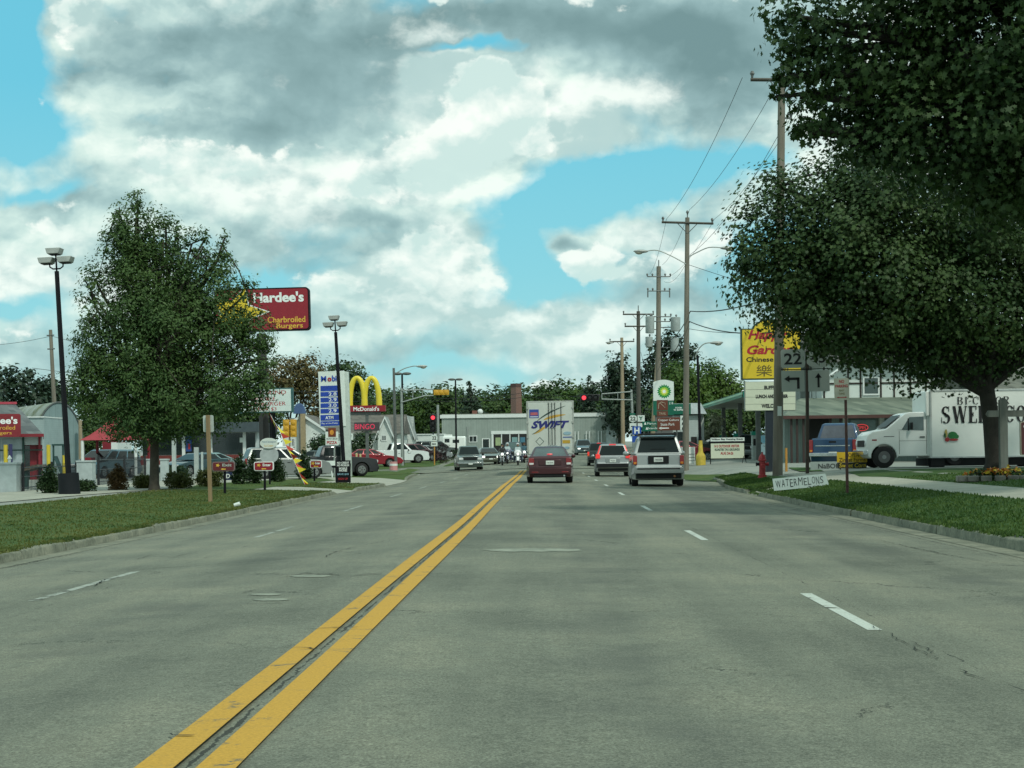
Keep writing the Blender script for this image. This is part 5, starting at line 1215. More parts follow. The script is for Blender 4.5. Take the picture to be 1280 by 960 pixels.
def transformer(s, px, py0, py1, w_, y=-.3, arm=True):
    m = MB(); k = s.k; z0, z1, x = s.z(py1, px), s.z(py0, px), s.x(px, (py0 + py1) / 2); r = w_ * k / 2
    m.tube([(x, y, z0), (x, y, z0 + .05), (x, y, z1 - .1), (x, y, z1), (x, y, z1 + .03)], [r * .93, r, r, r * 1.05, r * .9], CANG, 16); c_ = m.build('transformer', s.t, smooth=True, sharp=50)
    m = MB(); insul(m, x + .05, y, z1); m.tube([(x, y, z0 + .3), (0, 0, z0 + .3)], .04, STEELD, 6); m.build('bushing', c_)
p3 = S('utility_pole', 'tallest utility pole carrying grey transformer cans and stacked insulator bars', 'utility pole', 822.5, 128, group=PG_, lean=TR(.9))
z3 = p3.z(333); m = MB(); m.tube([(0, 0, -.5), (0, 0, z3)], [.24, .17], WOODP, 14); m.build('pole', p3.t, smooth=True)
for (py, hw_) in ((346, .9), (364, .85), (396, .95), (402, .9)):
    m = MB(); zc = p3.z(py); m.tube([(-hw_, -.16, zc), (hw_, -.16, zc)], .045, STEELD, 6); a = m.build('crossarm', p3.t)
    m = MB(); [insul(m, q * hw_, -.16, zc + (.0 if py != 364 else -.0)) for q in (-1, -.55, .55, 1)]
    if py == 364:
        for q in (-1, 1): m.tube([(q * hw_, -.16, zc), (q * hw_, -.16, zc - .5)], .05, STEELD, 6)
    m.build('insulator', a)
m = MB(); m.tube([(0, -.02, z3), (0, -.02, z3 + .5)], .04, STEELD, 6); m.build('pole_top_pin', p3.t)
transformer(p3, 812, 397, 417, 11); transformer(p3, 844, 397, 414, 12); transformer(p3, 811, 422, 434, 9); transformer(p3, 843, 423, 439, 10)
p4 = S('utility_pole', 'tan leaning brace pole beside the tallest utility pole', 'utility pole', 814, 133, group=PG_, lean=TR(4.2))
m = MB(); m.tube([(0, 0, -.5), (0, 0, p4.z(405))], [.2, .14], WOODT, 12); m.build('pole', p4.t, smooth=True)
p5 = S('utility_pole', 'dark utility pole with two stacked crossarms', 'utility pole', 798.5, 142, group=PG_, lean=TR(.5))
z5 = p5.z(389); m = MB(); m.tube([(0, 0, -.5), (0, 0, z5)], [.23, .15], WOODG, 12); m.build('pole', p5.t, smooth=True)
crossarm(p5, p5.z(393), 1.35); crossarm(p5, p5.z(408), 1.2); m = MB(); m.tube([(0, 0, z5), (0, 0, z5 + .5)], .04, STEELD, 6); m.build('pole_top_pin', p5.t)
p6 = S('utility_pole', 'pale slim utility pole farthest along the right side', 'utility pole', 779, 165, group=PG_, lean=TR(.0))
z6 = p6.z(422); m = MB(); m.tube([(0, 0, -.5), (0, 0, z6)], [.22, .15], WOODT, 12); m.build('pole', p6.t, smooth=True); crossarm(p6, p6.z(427), 1.25)
lamp_arm(p6, [(777, 427), (770, 427), (766, 428)], -1, r=.03)
pl = S('utility_pole', 'pale bare pole rising above the curved barn roof', 'utility pole', 72, 135, lean=TR(-2.2))
m = MB(); zl = pl.z(412); m.tube([(0, 0, -.5), (0, 0, zl)], [.22, .14], WOODP, 12); m.build('pole', pl.t, smooth=True)
for py in (419, 436): m = MB(); m.tube([(-.3, -.1, pl.z(py)), (.3, -.1, pl.z(py))], .06, STEELD, 6); m.build('insulator', pl.t)
pb = S('utility_pole', 'short weathered post right of the black lamp base', 'utility pole', 101, 128); m = MB(); m.tube([(0, 0, -.3), (0, 0, pb.z(525))], [.16, .14], WOODT, 10); m.build('pole', pb.t, smooth=True)
pc = S('utility_pole', 'slim grey pole behind the vertical red signal', 'utility pole', 548, 175); m = MB(); m.tube([(0, 0, -.3), (0, 0, pc.z(506))], [.15, .13], STEEL, 10); m.build('pole', pc.t, smooth=True)
# wires
def wire(label, pts, sag=.6, r=.010, group='overhead wires'):
    """pts: (px,py,d) support points"""
    q = []
    for i in range(len(pts) - 1):
        a, b = [Vector(p) if isinstance(p, Vector) else P(*p) for p in (pts[i], pts[i + 1])]
        for k in range(12): u = k / 12; p = a.lerp(b, u); p.z -= 4 * sag * u * (1 - u); q.append(p)
    q.append(b); m = MB(); m.tube(q, r, WIRE, 5); o = m.build('power_line', smooth=True); return tag(o, label, 'cable', group)
wire('thin wire from the left end of the nearest crossarm to the second pole', [(928, 97, 58), (833, 274, 92), (812, 343, 128)], .5)
wire('thin wire from the nearest pole top to the second pole top', [(980, 88, 58), (862, 262, 92), (828, 331, 128)], .5)
wire('thin wire from the right end of the nearest crossarm to the second pole', [(1022, 100, 58), (893, 274, 92), (836, 346, 128)], .5)
wire('neutral wire from the nearest pole bracket to the lamp brackets', [(985, 147, 58), (863, 318, 92), (830, 352, 128)], .6)
wire('thick black cable swooping down to the second pole, upper one', [Vector((9.5, 56, 7.2)), (863, 389, 92), (835, 425, 128)], .4, .028)
wire('thick black cable swooping down to the second pole, lower one', [Vector((9.6, 56, 5.6)), (862, 402, 92), (826, 455, 128)], .5, .028)
wire('slack service wire from the second pole to the maple', [Vector((13, 62, 6.5)), (861, 411, 92)], .5, .014)
wire('straight guy wire from the second pole toward the maple', [Vector((15, 80, 8.0)), (861, 331, 92)], .1, .014)
wire('wire crossing the road above the arches, upper one', [(40, 460, 150), (490, 493, 150), (660, 490, 150), (800, 487, 146)], .5, .022)
wire('wire crossing the road above the arches, lower one', [(300, 497, 150), (500, 499, 150), (660, 496, 150), (800, 497, 146)], .3, .022)
wire('wire drooping between the dark and the tan utility poles', [(801, 440, 142), (820, 455, 133)], 1.2, .015)
wire('thin wire running left from the pale bare pole', [(-60, 432, 135), (64, 420, 135), (200, 440, 135)], .3, .016)
wire('guy wire slanting down from the dark utility pole', [(799, 455, 142), (818, 490, 133), (828, 520, 128)], .0, .018)
# --- black lot lamps
def lot_lamp(label, px, d, top, lean, heads=3, base_=True, r=.09):
    s = S('lot_lamp', label, 'lamp post', px, d, group='black parking lot lamps', lean=lean)
    zt = s.z(top); m = MB(); m.tube([(0, 0, .0), (0, 0, zt - .55)], [r * 1.15, r * .85], BLKP, 4); m.build('pole', s.t)
    if base_: m = MB(); m.tube([(0, 0, -.2), (0, 0, .72)], [.37, .34], M('black_base', (.010, .013, .016), .7, spec=.2), 14); m.build('base', s.t, smooth=True, sharp=50)
    m = MB(); m.tube([(0, 0, zt - .6), (0, 0, zt)], .03, BLKP, 6); m.tube([(-.23, 0, zt - .25), (-.22, 0, zt - .40), (-.12, 0, zt - .47), (.12, 0, zt - .47), (.22, 0, zt - .40), (.23, 0, zt - .25)], .025, BLKP, 6); m.build('bracket', s.t, smooth=True)
    for (x, z) in ((-.30, zt - .22), (.33, zt - .22), (-.02, zt + .08))[:heads]:
        m = MB(); m.prism([(x - .21, z - .06), (x + .17, z - .06), (x + .24, z + .13), (x - .26, z + .13)], -.25, .25, LAMPG); h = m.build('lamp_head', s.t, bevel=.015)
        m = MB(); m.bb(x - .17, x + .13, -.2, .2, z - .085, z - .062, BLK); m.build('lamp_rim', h)
    return s
lot_lamp('near black lamp post with three box lamps, left of the ash tree', 87, 55, 318, TR(-2.6))
lot_lamp('slim black lamp post passing in front of the blue and white price sign', 431, 76, 400, TR(-2.8), 3, False, .085)
def mush(label, px, d, top):
    s = S('lot_lamp', label, 'lamp post', px, d, group='lamp posts with flat round heads'); zt = s.z(top); m = MB(); m.tube([(0, 0, 0), (0, 0, zt)], [.11, .08], BLKP, 8); m.build('pole', s.t, smooth=True)
    for q in (-1, 1): m = MB(); m.ell((q * .38, 0, zt + .06), (.40, .3, .13), STEELD, 12, 6); m.build('lamp_head', s.t, smooth=True)
mush('dark lamp post with twin flat heads just right of the arches', 504, 138, 468); mush('dark lamp post with twin flat heads left of the grey hall roofline', 570.5, 170, 475)
# right street lamp
s = S('street_lamp', 'dark curved-arm street lamp rising from the yellow base', 'street lamp', 876, 100, lean=TR(-1.0)); zt = s.z(445)
m = MB(); m.tube([(0, 0, 0), (0, 0, zt)], [.10, .07], BLKP, 10); m.build('pole', s.t, smooth=True); lamp_arm(s, [(869, 447), (873, 437), (880, 430), (889, 428.5)], 1, y=0, r=.035)
s = S('pole_guard', 'yellow flared concrete base around the street lamp', 'bollard', 876, 99.5); m = MB(); m.tube([(0, 0, -.1), (0, 0, .55), (0, 0, .62), (0, 0, .8), (0, 0, 1.5)], [.30, .30, .26, .15, .11], M('yellow_base', (.50, .38, .05), .7, 0, .3), 14); m.build('guard', s.t, smooth=True, sharp=50)
# left street lamp & signal mast
s = S('street_lamp', 'grey pole with long bent lamp arm at the left corner', 'street lamp', 495, 122, lean=TR(-.6)); zt = s.z(460); m = MB(); m.tube([(0, 0, 0), (0, 0, zt)], [.12, .09], STEELD, 10); m.build('pole', s.t, smooth=True); lamp_arm(s, [(496, 466), (505, 461), (516, 458), (522, 458)], 1, y=0, r=.035)
SIGY = M('signal_yellow', (.55, .30, .02), .5); SIGB = M('signal_black', (.012, .012, .013), .5); REDL = M('red_lamp_lit', (.6, .02, .03), .3, emit=(1, .06, .09), es=1.3); LENSD = M('lens_dark', (.02, .02, .02), .3)
def head(s, nm, cx, cz, horiz, mat, lit=None, sc_=1.0, y=-.2, flip=False):
    L, W_ = 1.1 * sc_, .38 * sc_; m = MB(); (m.bb(cx - L / 2, cx + L / 2, y, y + .25, cz - W_ / 2, cz + W_ / 2, mat) if horiz else m.bb(cx - W_ / 2, cx + W_ / 2, y, y + .25, cz - L / 2, cz + L / 2, mat))
    h = m.build(nm, s.t, bevel=.03)
    for k in (-1, 0, 1):
        p = (cx + k * L * .31, cz) if horiz else (cx, cz + k * L * .31)
        on = (k == (-1 if horiz else 1)) and lit; m = MB()
        if flip: m.ell((p[0], y, p[1]), (.15 * sc_, .04, .15 * sc_), mat, 12, 6)
        else: m.ell((p[0], y - .01, p[1]), (.13 * sc_, .03, .13 * sc_), REDL if on else LENSD, 14, 6)
        if flip: m.tube([(p[0], y + .25, p[1]), (p[0], y + .5, p[1])], .16 * sc_, SIGB, 14, cap=False)
        m.build('lens' if not flip else 'visor', h, smooth=True)
        if not flip: m = MB(); m.tube([(p[0], y - .16, p[1] + .01), (p[0], y, p[1])], .155 * sc_, mat, 14, cap=False); m.build('visor', h)
    return h
s = S('traffic_signal_mast', 'silver signal mast on the left with yellow-backed sideways signal', 'traffic signal', 503, 136); zt = s.z(485)
m = MB(); m.tube([(0, 0, 0), (0, 0, zt)], [.13, .09], STEEL, 12); m.build('pole', s.t, smooth=True)
m = MB(); za, zb_ = s.z(488), s.z(503); xe = s.x(543); m.tube([(0, -.1, za), (xe, -.1, za + .05)], .05, STEEL, 8); m.tube([(0, -.1, zb_), (s.x(532), -.1, s.z(495)), (xe, -.1, s.z(495))], .05, STEEL, 8)
for q in (517, 529): m.tube([(s.x(q), -.1, za), (s.x(q), -.1, s.z(499 - (q - 517) * .3))], .03, STEEL, 6)
m.build('mast_arm', s.t); head(s, 'signal_head', s.x(552.5), s.z(491.2), True, SIGY, sc_=1.15, flip=True)
s = S('traffic_signal', 'vertical black signal showing red left of the grey hall', 'traffic signal', 542, 152); m = MB(); m.tube([(0, 0, 0), (0, 0, s.z(517))], .07, STEELD, 8); m.build('pole', s.t, smooth=True); head(s, 'signal_head', 0, s.z(529), False, SIGB, lit=True, sc_=1.5); s.panel('route_plate', 538.5, 545, 545, 551, SWH)
s = S('traffic_signal_mast', 'signal mast on the right reaching out a sideways red signal', 'traffic signal', 793, 138); zt = s.z(487)
m = MB(); m.tube([(0, 0, 0), (s.x(790), 0, zt)], [.13, .09], STEEL, 12); m.build('pole', s.t, smooth=True)
m = MB(); x0 = s.x(753); m.tube([(x0, -.1, s.z(492)), (s.x(791), -.1, s.z(489.5))], .05, STEEL, 8); m.tube([(x0, -.1, s.z(498.5)), (s.x(791), -.1, s.z(500))], .05, STEEL, 8); m.tube([(x0, -.1, s.z(492)), (x0, -.1, s.z(498.5))], .04, STEEL, 6); m.tube([(s.x(773), -.1, s.z(491)), (s.x(773), -.1, s.z(499.5))], .03, STEEL, 6)
m.tube([(s.x(740), -.02, s.z(495)), (x0, -.02, s.z(495))], .04, SIGB, 6); m.build('mast_arm', s.t); head(s, 'signal_head', s.x(738), s.z(496.5), True, SIGB, lit=True, sc_=1.45); 
s = S('traffic_signal', 'pair of yellow signal heads on a brown post in front of the white gabled house', 'traffic signal', 362, 108); s.post('post', 362, 596, 362, 531, .06, .05, WOODT)
for px in (358.5, 367.5): head(s, 'signal_head', s.x(px), s.z(535.5), False, SIGY, sc_=1.05, flip=True)
# --- big pylon sign (red)
s = S('pylon_sign', 'tall red burger sign with yellow star above the ash tree', 'sign', 333, 86, lean=TR(-.9))
m = MB(); m.tube([(-.05, 0, -.3), (-.05, 0, s.z(417))], [.27, .25], M('sign_post_brown', (.035, .03, .028), .5), 4); m.build('post', s.t)
def rrect(x0, x1, z0, z1, r, n=5):
    o = []
    for (cx_, cz_, a0) in ((x1 - r, z0 + r, -90), (x1 - r, z1 - r, 0), (x0 + r, z1 - r, 90), (x0 + r, z0 + r, 180)):
        for k in range(n + 1): a = TR(a0 + 90 * k / n); o.append((cx_ + r * math.cos(a), cz_ + r * math.sin(a)))
    return o
X0, X1, Z0, Z1 = s.x(270, 390), s.x(388, 390), s.z(414.5, 330), s.z(361, 330)
m = MB(); m.prism(rrect(X0, X1, Z0, Z1, .2), -.35, .15, BLKP); cab_ = m.build('cabinet', s.t)
m = MB(); m.prism(rrect(X0 + .07, X1 - .07, Z0 + .07, Z1 - .07, .15), -.37, -.352, SRED); fc = m.build('panel', s.t)
s.letters([('Hardee\'s', 349.5, 372.5, 63, 13, WINK, dict(bold=.035)), ('Charbroiled', 359.5, 400.5, 47, 7.6, GINK, dict(bold=.015)), ('Burgers', 363.5, 409, 33, 7.8, GINK, dict(bold=.015))], fc, y=-.372)
m = MB(); cx_, cz_ = s.x(297, 391), s.z(391, 300); k = s.k
def star(cx_, cz_, R1, R2, rot=0): return [(cx_ + (R1 if i % 2 == 0 else R2) * math.cos(rot + i * math.pi / 5), cz_ + (R1 if i % 2 == 0 else R2) * .82 * math.sin(rot + i * math.pi / 5)) for i in range(10)]
def nstar(m, pts, c_, y, mat): m.add([(c_[0], y, c_[1])] + [(a, y, b) for a, b in pts], [(0, 1 + i, 1 + (i + 1) % len(pts)) for i in range(len(pts))], mat)
nstar(m, star(cx_, cz_, 42 * k, 20 * k), (cx_, cz_), -.376, WINK); nstar(m, star(cx_, cz_, 38.5 * k, 18 * k), (cx_, cz_), -.380, SYEL)
m.disc((cx_ - .15, cz_ + .2), .07, INK, 12, .12, -.385, .004); m.disc((cx_ + .25, cz_ + .2), .07, INK, 12, .12, -.385, .004); m.build('star_emblem', fc)
# letter board
s = S('letter_board_sign', 'white burger letter board with red lettering on a black post', 'sign', 336, 84.6, lean=TR(-.6))
m = MB(); m.tube([(.1, .9, -.3), (.1, .9, s.z(514))], [.16, .16], BLKP, 4); m.bb(-.1, .3, .1, .95, s.z(512), s.z(508), BLKP); m.build('post', s.t)
s.panel('cabinet', 300, 367, 485.5, 516, M('board_edge', (.03, .10, .10), .5), y=-.2, t=.3); pn = s.panel('panel', 302, 364.5, 487, 514.5, M('board_white', (.60, .68, .66), .5, 0, .05), y=-.22, t=.018)
s.letters([('1/4 POUND', 335, 491, 47, 4.8, RINK), ('DOUBLE', 331, 498.6, 28, 4.8, RINK), ('CHEESEBURGER', 329, 505, 58, 4.8, RINK), ('2 FOR $3', 332, 511.8, 29, 4.6, RINK)], pn, y=-.222)
# enter / exit signs
def enter(label, x0, x1, y0, y1, pxp, pyb, txt, mat=SRED, arrow=-1):
    s = S('entrance_sign', label, 'sign', pxp, py=pyb, group='small red driveway signs'); s.post('post', pxp, pyb, pxp, y1 - 2, .045, .045, BLKP, n=8)
    cx, cz = (x0 + x1) / 2, (y0 + y1) / 2; m = MB(); m.prism(rrect(s.x(x0, cz), s.x(x1, cz), s.z(y1, cx), s.z(y0, cx), .07), -.10, .0, WINK if mat is SRED else M('exit_edge', (.18, .12, .12), .5)); m.build('frame', s.t)
    m = MB(); q = .03; m.prism(rrect(s.x(x0, cz) + q, s.x(x1, cz) - q, s.z(y1, cx) + q, s.z(y0, cx) - q, .05), -.112, -.102, mat); p_ = m.build('panel', s.t); k = s.k
    m = MB(); m.text(txt, s.x(cx + (x1 - x0) * .16, cz), s.z(y0 + (y1 - y0) * .36, cx), WINK if mat is SRED else GREYS, w=(x1 - x0) * .42 * k, h=(y1 - y0) * .30 * k, y=-.114, bold=.03)
    sx_, sz_ = s.x(x0 + (x1 - x0) * .25, cz), s.z(y0 + (y1 - y0) * .38, cx); nstar(m, star(sx_, sz_, 3.0 * k, 1.4 * k), (sx_, sz_), -.116, GINK)
    ax, az_ = s.x(cx, cz), s.z(y0 + (y1 - y0) * .78, cx); m.add([(ax - 3.2 * k, -.116, az_), (ax - 1 * k, -.116, az_ + 1.3 * k), (ax - 1 * k, -.116, az_ - 1.3 * k)], [(0, 1, 2)], GINK); m.bb(ax - 1.2 * k, ax + 3 * k, -.118, -.114, az_ - .6 * k, az_ + .6 * k, GINK); m.build('lettering', p_)
enter('dark red exit sign on a black post beside the brown wooden post', 266, 294, 577, 589, 281, 617, 'Exit', M('exit_red_dark', (.11, .010, .014), .5))
enter('bright red enter sign on a black post below the round white cone board', 318, 342.5, 577, 588.5, 331, 613.5, 'Enter')
enter('short red enter sign on a black post left of the sandwich board', 388, 402.5, 575.5, 585, 393, 602, 'Enter')
s = S('parking_sign', 'small navy panel with a white letter D near the exit sign', 'sign', 285, 72); p_ = s.panel('panel', 281, 290.5, 590, 600, M('navy_sign', (.01, .02, .07), .5)); s.letters([('D', 285.5, 595, 5, 5.5, WINK, dict(bold=.03))], p_)
s = S('menu_board', 'white oval board over a white cone-shaped board among the shrubs', 'sign', 336, 70); m = MB()
cx_, cz_ = s.x(336.5), s.z(569, 336); m.prism(rrect(cx_ - 11.5 * s.k, cx_ + 11.5 * s.k, cz_ - 9 * s.k, cz_ + 9 * s.k, 8 * s.k), -.05, .0, M('board_pale', (.42, .46, .47), .6)); m.build('lower_board', s.t)
m = MB(); m.disc((s.x(336.5), s.z(554, 336)), 11 * s.k, SWH, 24, 6.6 * s.k, -.052, .05); o_ = m.build('oval_board', s.t); m = MB(); m.text('Hand Scooped', s.x(336.5), s.z(552.5, 336), M('blue_grey_ink', (.12, .22, .32), .5), w=17 * s.k, h=3 * s.k, y=-.104); m.text('Ice Cream', s.x(336.5), s.z(557, 336), GINK, w=11 * s.k, h=2.5 * s.k, y=-.104); m.build('lettering', o_)
m = MB(); m.tube([(s.x(336.5), .05, -.2), (s.x(336.5), .05, s.z(575))], .04, BLKP, 8); m.build('post', s.t)
# brown wooden sign post seen from behind
s = S('road_sign', 'blank grey sign back on a tall brown wooden post in the left verge', 'sign', 263, py=627.5, lean=TR(-1.0)); m = MB(); z_ = s.z(519); m.bb(-.055, .055, -.05, .05, -.3, z_, M('post_tan', (.24, .17, .09), .85, 0, .25, 5, streak=True)); m.build('post', s.t, bevel=.008)
m = MB(); kx = 6.6 * s.k; m.prism(rrect(-kx, kx, s.z(540), s.z(519), .04), .052, .058, M('sign_back_bright', (.45, .5, .47), .45, .2)); m.build('panel', s.t)
# pennants
s = S('pennant_string', 'string of red and yellow pennants hanging slack to the verge', 'pennants', 378, py=606)
pts = [(338, 519), (343, 528), (349, 538), (354, 550), (359, 562), (364, 570), (368, 578), (372, 587), (376, 597), (381, 606)]
Q = [Vector((s.x(a, b), -.0, s.z(b, a) + .02)) for a, b in pts]; m = MB(); m.tube(Q, .008, WINK, 4); m.build('string', s.t)
PR = M('pennant_red', (.50, .05, .03), .6); PY = M('pennant_yellow', (.72, .62, .03), .6)
r_ = random.Random(3)
for i in range(15):
    u = i / 14.01 * (len(Q) - 1); a = Q[int(u)].lerp(Q[int(u) + 1], u - int(u)); dr_ = Vector((r_.uniform(.3, 1), r_.uniform(-.4, .4), r_.uniform(-.7, .1))).normalized() * .36
    if i < 3: dr_.z = -.35; dr_.x *= .3
    tn = Vector((.06, 0, -.14)); m = MB(); v_ = [a - tn, a + tn, a + dr_ + Vector((0, .02, 0))]; m.add(v_ + [p + Vector((0, .004, 0)) for p in v_], [(0, 1, 2), (5, 4, 3), (0, 2, 5, 3), (1, 4, 5, 2), (0, 3, 4, 1)], PR if i % 2 == 0 else PY); m.build('pennant', s.t)
# price sign
s = S('price_sign', 'tall white fuel price sign with blue rows', 'sign', 432, 96, lean=TR(-1.2))
m = MB(); m.bb(s.x(399.5, 500), s.x(432, 500), -.25, .25, s.z(533, 415), s.z(464, 415), SWH); pn = m.build('panel', s.t, bevel=.01)
m = MB(); m.bb(s.x(425, 520), s.x(437.5, 520), -.2, .2, -.2, s.z(465, 430), M('sign_leg', (.50, .56, .52), .5)); m.build('leg', s.t, bevel=.01)
BL = M('price_blue', (.012, .05, .34), .5); rows = [(482, 488.5), (489.7, 495.2), (496.8, 502.3), (503.8, 509.2), (510.7, 516.2), (518.2, 525.2), (526.2, 532)]
for a, b in rows: s.panel('price_row', 401.5, 425, a, b, BL, y=-.27, t=.018, par=pn)
m = MB()
def T_(body, px, py, w_, h_, mat, **kw): m.text(body, s.x(px, py), s.z(py, px), mat, w=w_ * s.k if w_ else None, h=h_ * s.k, y=-.272, **kw)
T_('M', 405.3, 473.3, 6.5, 6.8, BL, bold=.03); T_('o', 412.6, 474.3, 5, 5.2, RINK, bold=.05); T_('bil', 419.5, 473, 7.6, 7.6, BL, bold=.03)
for v_, py in (('2.8', 492.5), ('2.9', 499.6), ('3.0', 506.5), ('2.9', 513.4)): T_(v_, 416.5, py, 10, 4.2, WINK, bold=.01)
T_('ATM', 412.5, 521.8, 10, 4, WINK, bold=.02); T_('Pay at the Pump', 413, 529, 20, 2.6, WINK); m.build('lettering', pn)
s = S('store_sign', 'white pizza sign with brown and orange square on top', 'sign', 416, 95); p_ = s.panel('panel', 407, 423, 539.5, 556.5, SWH); q = s.panel('square_panel', 410.5, 420, 535, 546, M('sign_rust', (.16, .03, .01), .5), y=-.07, t=.04)
m = MB(); m.disc((s.x(415.2), s.z(540.5, 415)), 2.6 * s.k, M('orange_ink', (.6, .25, .03), .5), 12, 3.2 * s.k, -.072, .006); m.build('emblem', q); s.letters([('HUNT BROS', 415, 548.5, 14, 2.2, INK), ('PIZZA', 415.2, 553.2, 13, 4, RINK, dict(bold=.03))], p_); s.post('post', 418, 590, 418, 556, .05, .05, STEEL)
s = S('route_sign', 'little white square sign behind the price sign leg', 'sign', 437, 110); s.panel('panel', 433.5, 441.5, 542, 550, SWH); s.letters([('K7', 437.5, 546, 5, 4, GREYS)], s.t); s.post('post', 437.5, 588, 437.5, 550, .04, .04, STEEL)
# arches
s = S('arches_sign', 'giant yellow double-arch sign on red base with grey message board', 'sign', 459, 116)
YA = M('arch_yellow', (.72, .58, .04), .4, 0, .05); k = s.k
def archp(cx, hw_, zt, zb, n=18):
    return [(s.x(cx) + hw_ * k * math.cos(a) * (1 if True else 1), 0, s.z(zb, cx) + (s.z(zt, cx) - s.z(zb, cx)) * (math.sin(a) ** .8)) for a in np.linspace(math.pi, 0, n)]
m = MB()
for cx in (447.3, 465.4):
    pt = archp(cx, 9.3, 472.5, 508); m.tube([Vector(p) for p in pt], [.17 + .05 * abs(i - 8.5) / 8.5 for i in range(18)], YA, 12)
m.build('arches', s.t, smooth=True)
m = MB(); m.prism([(s.x(434.5, 514), s.z(514.5, 458)), (s.x(482, 514), s.z(514.5, 458)), (s.x(482, 514), s.z(507, 458)), (s.x(434.5, 514), s.z(507, 458))], -.35, .35, SRED); rb = m.build('red_base', s.t); s.letters([("McDonald's", 458.5, 511.2, 32, 5.2, WINK, dict(bold=.02))], rb, y=-.352)
mb_ = s.panel('message_board', 443, 474.5, 528, 538.5, M('board_dark', (.06, .05, .055), .5), y=-.25, t=.3); s.letters([('BINGO', 456.5, 533.3, 25, 6.5, M('led_red', (.4, .02, .06), .4, emit=(.9, .05, .12), es=.5))], mb_, y=-.252)
m = MB(); m.bb(s.x(457.2, 550), s.x(460.8, 550), -.12, .12, -.3, s.z(514), STEELD); m.build('post', s.t); s.panel('bracket', 436, 476, 514.6, 519, STEELD, y=-.1, t=.2)
# sandwich board etc
s = S('sandwich_board', 'black sandwich board with white and red lines of lettering', 'sign', 429, py=604.5); p_ = s.panel('panel', 419.5, 438.5, 575.5, 603, BLKP, y=-.1, t=.04); 
it = [('NO CREDIT', 578.5, WINK, 15), ('NO PROBLEM', 581.6, WINK, 15), ('MOBILE', 585.5, WINK, 10), ('PHONES', 588.2, WINK, 10), ('SAVE $10', 592.8, M('pale_blue_ink', (.25, .45, .55), .5), 14), ('SIGN UP', 598.5, RINK, 12)]
s.letters([(a, 429.2, b, c_, 2.6, d_, dict(bold=.03)) for a, b, d_, c_ in it], p_, y=-.102); m = MB(); [m.tube([(q, -.08, .0), (q, .25, .9)], .02, BLKP, 4) for q in (s.x(421), s.x(437))]; m.build('back_frame', s.t)
s = S('sale_banner_stand', 'white-topped low black stand left of the sandwich board', 'sign', 411, 92); s.panel('panel', 403.5, 420, 576, 582, SWH); s.panel('lower_panel', 403.5, 420, 582, 585, BLKP); m = MB(); m.tube([(s.x(415), 0, 0), (s.x(413.5), 0, s.z(585))], .04, SWH, 6); m.build('leg', s.t)
for i, (px, yt, yb, lab) in enumerate(((446, 567, 593, 'tan bollard left of its twin near the red parked sedan'), (450.7, 568, 584, 'tan bollard right of its twin near the red parked sedan'), (455.5, 577, 592, 'short grey bollard beside the small yellow marker'))):
    s = S('bollard', lab, 'bollard', px, 112, group='bollards by the left lot'); m = MB(); m.tube([(0, 0, -.3), (0, 0, s.z(yt))], .07, M('bollard_tan', (.50, .42, .22), .7) if i < 2 else STEEL, 10); m.ell((0, 0, s.z(yt)), (.07, .07, .04), M('bollard_tan', (.5, .42, .22), .7), 8, 4); m.build('post', s.t, smooth=True)
s = S('marker_sign', 'small yellow marker near the tan bollards', 'marker', 458.5, 112); s.panel('panel', 455.5, 462, 582.5, 588.5, SYEL); s.post('post', 458.5, 592, 458.5, 588, .03, .03, STEEL)
s = S('construction_barrel', 'faded pink-white barrel at the foot of the left signal mast', 'barrel', 492, 120); m = MB(); m.tube([(0, 0, 0), (0, 0, s.z(577))], [.30, .28], M('barrel_pink', (.55, .26, .26), .6, 0, .15), 14); m.tube([(0, 0, .35), (0, 0, .5)], [.297, .295], WINK, 14); m.build('drum', s.t, smooth=True, sharp=50)
s = S('route_sign', 'small route 22 and arrow sign on an orange post', 'sign', 542.5, 142); m = MB(); m.prism(rrect(s.x(538.6), s.x(547), s.z(551.3, 542), s.z(543.5, 542), .2), -.06, -.03, SWH); q = m.build('shield', s.t); a_ = s.panel('arrow_panel', 539, 546.8, 552.2, 557.8, SWH)
s.letters([('22', 542.8, 547.4, 5.2, 4.4, INK, dict(bold=.03))], q, y=-.062); m = MB(); zz = s.z(555, 542); xx = s.x(542.8); m.bb(xx - .1, xx + .16, -.06, -.055, zz - .04, zz + .04, INK); m.add([(xx - .2, -.06, zz), (xx - .08, -.06, zz + .1), (xx - .08, -.06, zz - .1)], [(0, 1, 2)], INK); m.build('arrow', a_); s.post('post', 543, 586, 543, 545, .05, .05, M('post_orange', (.5, .25, .05), .7), y=.03)
# --- right side guide sign cluster
s = S('route_sign', 'route 22 shield beside the letter Y, with blue hospital plate', 'sign', 796, 112)
m = MB(); m.prism(rrect(s.x(786.3, 523), s.x(796, 523), s.z(527, 791), s.z(519.3, 791), .16), -.05, -.03, SWH); q = m.build('shield', s.t); s.letters([('22', 791, 523.2, 7, 5, INK, dict(bold=.03))], q, y=-.052)
q = s.panel('route_panel', 797, 805.8, 519, 527, SWH); s.letters([('Y', 801, 523, 5, 4.6, SGRN, dict(bold=.05))], q, y=-.052); s.panel('green_plate', 787, 794, 516.5, 518.6, SGRN)
a_ = s.panel('arrow_panel', 787, 795.5, 529, 537.5, SWH); a2_ = s.panel('arrow_panel', 797.2, 803, 529, 534, SWH); q = s.panel('hospital_panel', 790.5, 801.3, 533, 543.3, SBLU, y=-.09, t=.03); s.letters([('H', 796, 538.2, 6.5, 7.5, WINK, dict(bold=.04))], q, y=-.092); s.panel('small_panel', 790, 797, 545, 553, SBLU)
